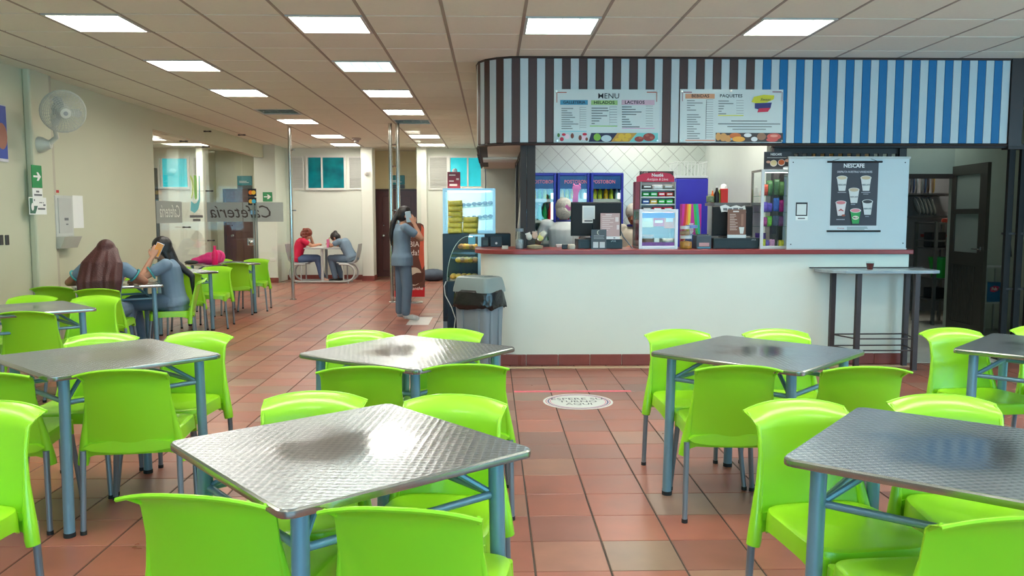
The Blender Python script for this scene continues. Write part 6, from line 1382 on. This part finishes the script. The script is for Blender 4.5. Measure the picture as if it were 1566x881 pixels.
def person(label, J, loc, rz, top, trous, shoe, skin, hair, look, sleeves=.55, vox=.0095, short=True, cap=None, collar=None, trim=None, hands=(True, True)):
    """J: joints in the person's frame (facing +Y, +X = right hand side)"""
    t = thing('person', label, 'person', loc, rz); g = lambda k: Vector(J[k])
    pel, ch, nk, hd = g('pelvis'), g('chest'), g('neck'), g('head')
    f = Vector(look).normalized(); upv = Vector(J.get('headup', (0, 0, 1))); u = (upv-f*upv.dot(f)).normalized(); r = f.cross(u)
    HM = Matrix((r, f, u)).transposed()
    sp = (ch-pel).normalized(); lr = (g('sh_r')-g('sh_l')).normalized(); fr_ = sp.cross(lr)*-1; fr_ = lr.cross(sp)*-1 if False else sp.cross(lr)
    def torso(e, lo=0.0):
        c = lambda k: pel.lerp(ch, k); R_ = []
        for k, wx, wy in ((-.28, .155, .115), (-.05, .172, .122), (.25, .150, .108), (.5, .142, .102), (.8, .158, .112), (1.0, .165, .105), (1.13, .12, .075), (1.22, .06, .055)):
            if k < lo: continue
            R_.append((c(k), lr*(wx+e), fr_*(wy+e)))
        return ('l', R_)
    def limb(k1, k2, ra, rb, e=0): return ('c', g(k1), g(k2), ra+e, rb+e)
    # ---- body (one continuous skin surface)
    B = [torso(-.012), ('c', ch.lerp(nk, .6), hd-u*.05, .050, .047)]
    h = lambda x, y, z: hd+r*x+f*y+u*z
    B += [('e', h(0, -.012, .025), (.072, .092, .088), HM), ('e', h(0, .022, -.035), (.058, .068, .072), HM), ('e', h(0, .048, -.085), (.030, .028, .024), HM), ('e', h(0, .082, -.02), (.014, .014, .028), HM), ('e', h(0, .094, -.034), (.014, .013, .011), HM), ('e', h(0, .072, .018), (.05, .016, .012), HM), ('e', h(0, .078, -.062), (.022, .011, .010), HM)]
    for s_ in (-1, 1): B += [('e', h(s_*.073, -.012, -.012), (.011, .020, .032), HM), ('e', h(s_*.036, .062, -.028), (.020, .016, .016), HM)]
    for s_, n_ in ((1, 'r'), (-1, 'l')):
        B += [limb('sh_'+n_, 'el_'+n_, .046, .036), limb('el_'+n_, 'wr_'+n_, .037, .025), ('c', g('sh_'+n_)-lr*(s_*.02), g('sh_'+n_), .052, .05)]
        if hands[0 if s_ > 0 else 1]:
            d = g('hd_'+n_); B += hand(g('wr_'+n_), d, g('pn_'+n_), s_, J.get('curl_'+n_, .55))
        B += [limb('hip_'+n_, 'kn_'+n_, .078, .052), limb('kn_'+n_, 'an_'+n_, .054, .034), ('c', g('an_'+n_), g('an_'+n_).lerp(g('toe_'+n_), .8), .032, .026)]
    blob('body', B, vox*.72, skin, t, 4)
    # ---- clothing
    T = [torso(.012, J.get('hem', -.3))]
    for s_, n_ in ((1, 'r'), (-1, 'l')): T += [('c', g('sh_'+n_)-lr*(s_*.03), g('sh_'+n_), .066, .066), ('c', g('sh_'+n_), g('sh_'+n_).lerp(g('el_'+n_), sleeves), .064, .060)]
    if 'hemlow' in J: q = g('hemlow'); T.append(('l', [(pel.lerp(ch, .1), lr*.178, fr_*.132), (pel, lr*.192, fr_*.146), (q, lr*.196, fr_*.148)]))
    blob('shirt', T, vox, top, t, 5)
    Lg = [('l', [(pel.lerp(ch, .12), lr*.165, fr_*.122), (pel, lr*.182, fr_*.135), (pel-sp*.09, lr*.165, fr_*.12)])]
    for n_ in 'rl': Lg += [limb('hip_'+n_, 'kn_'+n_, .092, .074), ('c', g('kn_'+n_), g('kn_'+n_).lerp(g('an_'+n_), .93), .074, .060)]
    blob('trousers', Lg, vox, trous, t, 5)
    for n_ in 'rl':
        a, b = g('an_'+n_), g('toe_'+n_); d = b-a; blob('shoe', [('c', a+V(0, 0, -.02), a.lerp(b, .55)+V(0, 0, -.012), .040, .040), ('c', a.lerp(b, .5)+V(0, 0, -.012), b, .041, .034), ('e', a+V(0, 0, -.035), (.036, .04, .03))], .008, shoe, t, 3)
    # ---- face
    for s_ in (-1, 1):
        MB().ell((0, 0, 0), (.012, .006, .007), 10, 6, HM).build('eye', PAPER, t, h(s_*.030, .0755, -.004), smooth=60); MB().ell((0, 0, 0), (.0055, .004, .0055), 8, 6, HM).build('iris', INK, t, h(s_*.030, .0805, -.004))
        MB().ell((0, 0, 0), (.018, .005, .0035), 8, 5, HM).build('eyebrow', HBLK, t, h(s_*.031, .083, .018))
    MB().ell((0, 0, 0), (.020, .006, .006), 10, 6, HM).build('lips', C((160, 80, 80), .5), t, h(0, .0865, -.063), smooth=60)
    # ---- hair
    hm, prims = hair(h, HM, t); blob('hair', prims, .009, hm, t, 4)
    if trim:
        for n_ in 'rl':
            e = g('sh_'+n_).lerp(g('el_'+n_), sleeves+.03); d = (g('el_'+n_)-g('sh_'+n_)).normalized(); a_ = d.orthogonal().normalized(); b_ = d.cross(a_)
            MB().tube([e+d*.03+a_*(.064*math.cos(2*PI*k/16))+b_*(.064*math.sin(2*PI*k/16)) for k in range(16)], .009, 8, closed=True).build('sleeve_trim', trim, t, smooth=60)
    if collar: q = nk-V(0, 0, .025); MB().tube([q+lr*(.075*math.cos(2*PI*k/16))+fr_*(.07*math.sin(2*PI*k/16))+V(0, 0, .0) for k in range(16)], .014, 8, closed=True).build('collar', collar, t, smooth=60)
    return t
def skull(h, HM, k=1.0): return [('e', h(0, -.022, .034), (.083*k, .098*k, .092*k), HM), ('e', h(0, -.045, -.01), (.078*k, .075*k, .085*k), HM)]
def legs(sit=True, **k):
    J = dict(hip_r=(.09, 0, .52), hip_l=(-.09, 0, .52), kn_r=(.10, .40, .51), kn_l=(-.10, .40, .51), an_r=(.10, .38, .09), an_l=(-.10, .38, .09), toe_r=(.11, .52, .035), toe_l=(-.11, .52, .035)); J.update(k); return J
# -- red-haired woman, back to camera, leaning on the table
def hair1(h, HM, t):
    P = skull(h, HM, 1.06)
    rs = random.Random(5)
    for k in range(22):
        x = -.09+.18*k/21; l = .50+.14*math.sin(PI*k/21)+rs.uniform(-.04, .04); j = rs.uniform(-.012, .012); rr = rs.uniform(.022, .032)
        a = h(x*.75, -.075+abs(x)*.4, .03); b = V(x*1.75+j, -.045+abs(x)*.45+rs.uniform(-.01, .01), .98); c = V(x*1.95+j, -.115+rs.uniform(-.015, .01), .82); e = V(x*1.75+2*j, -.145, 1.10-l)
        P += [('c', a, b, .03, rr+.006), ('c', b, c, rr+.006, rr), ('c', c, e, rr, .006)]
    P += [('c', h(-.07, -.02, .02), V(-.15, .02, .93), .04, .03), ('c', h(.07, -.02, .02), V(.15, .02, .93), .04, .03)]
    return HRED, P
J = legs(pelvis=(0, -.03, .53), chest=(0, .08, .90), neck=(0, .115, .98), head=(0, .17, 1.075), headup=(0, -.2, 1), sh_r=(.175, .08, .93), sh_l=(-.175, .08, .93), el_r=(.335, .16, .80), el_l=(-.335, .13, .80), wr_r=(.20, .36, .785), wr_l=(-.14, .34, .785), hd_r=(-.5, .8, .05), hd_l=(.7, .6, .05), pn_r=(0, 0, -1), pn_l=(0, 0, -1), hemlow=(0, -.05, .50), hip_r=(.10, 0, .53), hip_l=(-.10, 0, .53))
person('person in blue scrubs with long dark red hair, seen from behind, leaning on table', J, (-3.69, 7.82, 0), R(10), SCRUB, SCRUBD, C((60, 60, 66)), SKIN2, hair1, (0, .9, -.35), .36, trim=TRIM)
# -- dark-haired woman in profile with phone at her ear
def hair2(h, HM, t):
    P = skull(h, HM, 1.05)
    a = h(0, -.08, -.02); P += [('c', a, h(0, -.12, -.16), .05, .045), ('c', h(0, -.12, -.16), V(-.02, -.24, .80), .042, .032), ('c', V(-.02, -.24, .80), V(-.02, -.245, .60), .032, .012), ('c', h(.05, -.03, -.02), h(.055, -.07, -.12), .035, .025), ('c', h(-.05, -.03, -.02), h(-.055, -.07, -.12), .035, .025)]
    return HBLK, P
J = legs(pelvis=(0, -.06, .53), chest=(0, -.02, .90), neck=(0, .01, .99), head=(0, .065, 1.095), sh_r=(.165, 0, .93), sh_l=(-.165, 0, .93), el_r=(.22, .25, .80), el_l=(-.20, .24, .79), wr_r=(.10, .36, .80), wr_l=(-.115, .135, 1.00), hd_r=(-.6, .6, 0), hd_l=(.15, -.35, .9), pn_r=(0, 0, -1), pn_l=(.9, -.1, 0), curl_l=.35, hemlow=(0, -.06, .49), hip_r=(.09, -.02, .53), hip_l=(-.09, -.02, .53), kn_r=(.10, .36, .53), kn_l=(-.10, .36, .53), an_r=(.10, .30, .09), an_l=(-.06, .42, .09), toe_r=(.11, .44, .035), toe_l=(-.06, .56, .035))
person('person in blue scrubs with long black hair, in profile, holding phone to ear', J, (-3.42, 8.70, 0), R(104), SCRUB, SCRUBD, C((60, 62, 70)), SKIN, hair2, (.05, 1, -.12), .42, trim=TRIM)
def phone(lab, loc, rot, c1, c2):
    t = thing('phone', lab, 'phone', loc); t.rotation_euler = rot; MB().box((0, 0, 0), (.075, .010, .15), ch=.003).build('phone_case', C(c1, .4), t); MB().box((0, -.0055, 0), (.068, .001, .14)).build('screen', C(c2, .15), t); return t
Rz = Matrix.Rotation(R(104), 4, 'Z'); q = Rz @ V(-.098, .075, 1.085)
ph = phone('phone in white and orange cover at the black-haired seated person\'s ear', V(-3.42, 8.70, 0)+q, (0, R(25), R(14)), (226, 226, 222), (236, 150, 40))
# -- standing woman on the phone
def hair3(h, HM, t):
    P = skull(h, HM, 1.05); a = h(0, -.10, .0); P += [('e', h(0, -.112, .01), (.035, .035, .04), HM), ('c', h(0, -.12, .0), V(-.02, -.125, 1.34), .034, .040), ('c', V(-.02, -.125, 1.34), V(-.02, -.155, 1.18), .040, .03), ('c', V(-.02, -.155, 1.18), V(-.02, -.15, 1.04), .03, .010)]
    return HBLK, P
J = dict(pelvis=(0, -.01, .88), chest=(0, -.01, 1.24), neck=(0, .01, 1.33), head=(0, .05, 1.445), sh_r=(.165, 0, 1.275), sh_l=(-.165, 0, 1.275), el_r=(.22, .20, 1.13), el_l=(-.22, .0, 1.03), wr_r=(.125, .135, 1.325), wr_l=(-.22, .08, .82), hd_r=(-.15, -.35, .9), hd_l=(.1, .2, -.9), pn_r=(-.9, -.1, 0), pn_l=(.9, 0, 0), curl_r=.4, hip_r=(.09, 0, .84), hip_l=(-.09, 0, .84), kn_r=(.11, .03, .47), kn_l=(-.11, .0, .47), an_r=(.12, .0, .10), an_l=(-.12, -.02, .10), toe_r=(.13, .155, .04), toe_l=(-.13, .135, .04), hemlow=(0, -.01, .76))
person('person in blue scrubs with black ponytail, standing with phone to ear', J, (-1.22, 11.22, 0), R(-68), SCRUB, SCRUBD, mat('trainer_pale', (196, 200, 200), .5, noise=.45, scale=20), SKIN, hair3, (.12, 1, -.1), .5)
Rz = Matrix.Rotation(R(-68), 4, 'Z'); phone('pale phone at the standing person\'s ear', V(-1.22, 11.22, 0)+Rz @ V(.10, .06, 1.425), (R(-12), R(-8), R(12)), (190, 206, 214), (150, 170, 180))
# -- far table set with two seated people
FT = Vector((onZ(500, 431).x, 17.75, 0)); GM = mat('grey_enamel', (176, 178, 176), .4, noise=.03); GS = mat('grey_seat', (150, 154, 156), .45, noise=.05)
ft = thing('bench_table', 'grey metal table with two attached seats on a looped tube frame', 'table', FT)
MB().prism(rrect(.38, .30, .04), .735, .765).build('tabletop', GM, ft, bevel=.005); MB().tube([(0, -.22, 0.04), (0, -.22, .735)], .03, 12).build('post', GM, ft, smooth=40); MB().tube([(0, .22, 0.04), (0, .22, .735)], .03, 12).build('post', GM, ft, smooth=40)
for y in (-.24, .24):
    lp_ = [(-.36, y, .41), (-.50, y, .41)]+[(-.50-.19*math.sin(a), y, .225+.185*math.cos(a)) for a in [PI*k/10 for k in range(1, 10)]]+[(-.50, y, .04), (.50, y, .04)]+[(.50+.19*math.sin(a), y, .225-.185*math.cos(a)) for a in [PI*k/10 for k in range(1, 10)]]+[(.50, y, .41), (.36, y, .41)]
    MB().tube(lp_, .022, 10).build('looped_frame', GM, ft, smooth=60)
    for x in (-.45, .45): MB().tube([(x, y, .04), (x, y, .41)], .014, 8).build('strut', GM, ft, smooth=40)
for s_ in (-1, 1):
    prof = [(.30, .455), (.50, .445), (.64, .46), (.70, .52), (.745, .70), (.77, .84), (.785, .84), (.765, .70), (.72, .50), (.66, .43), (.50, .42), (.30, .43)]
    vs = [(s_*x, y, z) for y in (-.22, .22) for x, z in prof]; n = len(prof); MB().add(vs, [tuple(range(n)), tuple(range(2*n-1, n-1, -1))]+[(i, (i+1) % n, n+(i+1) % n, n+i) for i in range(n)]).build('seat', GS, ft, smooth=30)
for x, y in ((-.55, -.24), (.55, -.24), (-.55, .24), (.55, .24)): MB().tube([(x, y, 0), (x, y, .05)], .016, 8).build('foot', GM, ft)
RED = mat('crimson_shirt', (196, 14, 62), .75, noise=.06, bump=.2, bscale=18); JEAN = mat('blue_jeans', (84, 104, 140), .8, noise=.12, bump=.2, bscale=40)
def hair4(h, HM, t):
    P = skull(h, HM, 1.12)
    for k in range(22):
        a = k*2.4; z = .07-.16*(k/22); P.append(('e', h(.085*math.cos(a), -.035+.07*math.sin(a)-.01, z), (.036, .036, .036)))
    return HGIN, [p for p in P]
J = legs(pelvis=(0, -.04, .55), chest=(0, .07, .88), neck=(0, .11, .96), head=(.0, .20, 1.04), headup=(0, .5, 1), sh_r=(.165, .09, .91), sh_l=(-.165, .09, .91), el_r=(.20, .27, .80), el_l=(-.20, .34, .80), wr_r=(.06, .42, .82), wr_l=(-.09, .27, 1.02), hd_r=(-.8, .4, .2), hd_l=(.2, -.5, .8), pn_r=(0, 0, -1), pn_l=(.6, -.5, -.2), curl_r=1.1, kn_r=(.10, .40, .53), kn_l=(-.10, .40, .53), an_r=(.10, .48, .10), an_l=(-.08, .52, .10), toe_r=(.10, .36, .04), toe_l=(-.08, .62, .04))
J['toe_r'] = (.10, .60, .04)
person('person in crimson shirt with curly auburn hair, head on hand, at far table', J, (FT.x-.55, 17.72, 0), R(-72), RED, JEAN, C((214, 170, 150)), SKIN, hair4, (0.25, 1, -.65), .45)
def hair5(h, HM, t): return HBLK, skull(h, HM, 1.06)+[('e', h(0, -.10, .07), (.045, .045, .045))]
J = legs(pelvis=(0, -.04, .55), chest=(0, .13, .87), neck=(0, .21, .93), head=(0, .33, .965), headup=(0, .9, .6), sh_r=(.165, .16, .90), sh_l=(-.165, .16, .90), el_r=(.21, .33, .80), el_l=(-.21, .33, .80), wr_r=(.10, .46, .82), wr_l=(-.08, .44, .86), hd_r=(-.6, .5, .3), hd_l=(.3, .2, .8), pn_r=(0, 0, -1), pn_l=(.5, -.5, 0), kn_r=(.10, .40, .53), kn_l=(-.10, .40, .53), an_r=(.10, .24, .10), an_l=(-.08, .30, .10), toe_r=(.10, .38, .04), toe_l=(-.08, .43, .04), hemlow=(0, -.06, .52))
person('person in blue scrubs with black bun, bent over the far table', J, (FT.x+.55, 17.72, 0), R(74), SCRUB, SCRUBD, BLACK, SKIN, hair5, (0, .6, -.8), .5)
o = MB().box((0, 0, .09), (.03, .16, .18), ch=.008).build('folder', C((226, 110, 160), .4), None, (FT.x+.12, 17.58, .7655)); tag(o, 'pink folder standing on the far table between the pair', 'folder')
o = MB().box((0, 0, .004), (.24, .17, .008)).build('notebook', PAPER, None, (FT.x-.12, 17.62, .7655)); tag(o, 'white notebook lying on the far table', 'notebook')
# -- kiosk worker in hairnet, back to camera
POLO = mat('white_polo', (200, 208, 206), .75, noise=.04, bump=.2, bscale=20); NAVYT = C((34, 40, 70), .8)
def hair6(h, HM, t): return NET, [('e', h(0, -.02, .03), (.096, .112, .102), HM), ('e', h(0, -.055, -.035), (.088, .08, .085), HM)]
J = dict(pelvis=(0, -.0, .90), chest=(0, -.01, 1.29), neck=(0, .015, 1.405), head=(0, .04, 1.505), sh_r=(.195, 0, 1.335), sh_l=(-.195, 0, 1.335), el_r=(.27, .10, 1.09), el_l=(-.30, .02, 1.11), wr_r=(.18, .30, 1.06), wr_l=(-.26, .25, 1.04), hd_r=(-.3, .9, 0), hd_l=(.2, .9, 0), pn_r=(0, 0, -1), pn_l=(0, 0, -1), hip_r=(.09, 0, .86), hip_l=(-.09, 0, .86), kn_r=(.11, .02, .47), kn_l=(-.11, .02, .47), an_r=(.12, -.02, .09), an_l=(-.12, -.02, .09), toe_r=(.13, .12, .035), toe_l=(-.13, .12, .035), hemlow=(0, 0, .80))
person('kiosk worker in white polo and pale hairnet, seen from behind', J, (onY(862, 340, 8.95).x, 8.95, 0), R(-6), POLO, NAVYT, BLACK, SKIN2, hair6, (0, 1, -.1), .55, collar=C((40, 50, 120), .7))
J2 = dict(J); J2.update(el_r=(.22, .14, 1.02), wr_r=(.08, .28, 1.10), el_l=(-.23, .14, 1.05), wr_l=(-.10, .30, 1.10), neck=(0, .015, 1.35), head=(0, .05, 1.45), chest=(0, -.01, 1.24), sh_r=(.175, 0, 1.28), sh_l=(-.175, 0, 1.28))
CREAM = mat('cream_uniform', (206, 200, 182), .75, noise=.05)
person('kiosk worker in cream uniform, half hidden behind the snack box', J2, (onY(971, 340, 9.35).x, 9.35, 0), R(150), CREAM, NAVYT, BLACK, SKIN2, hair6, (-.1, 1, -.25), .5, collar=C((40, 50, 140), .7))
def hair7(h, HM, t): return HBLK, skull(h, HM, 1.06)
J3 = dict(J2); J3.update(pelvis=(0, -.10, .80), chest=(0, .06, 1.08), neck=(0, .13, 1.16), head=(0, .24, 1.22), headup=(0, .6, 1), sh_r=(.17, .08, 1.11), sh_l=(-.17, .08, 1.11), el_r=(.27, .18, 1.12), el_l=(-.24, .22, 1.0), wr_r=(.10, .36, 1.15), wr_l=(-.05, .38, 1.13), hemlow=(0, -.1, .74), hip_r=(.09, -.08, .78), hip_l=(-.09, -.08, .78), kn_r=(.11, .06, .44), kn_l=(-.11, .06, .44))
person('kiosk worker bent behind the right monitor, only a forearm showing', J3, (onY(1107, 340, 8.78).x, 8.78, 0), R(176), POLO, NAVYT, BLACK, SKIN, hair7, (0, .7, -.7), .5)
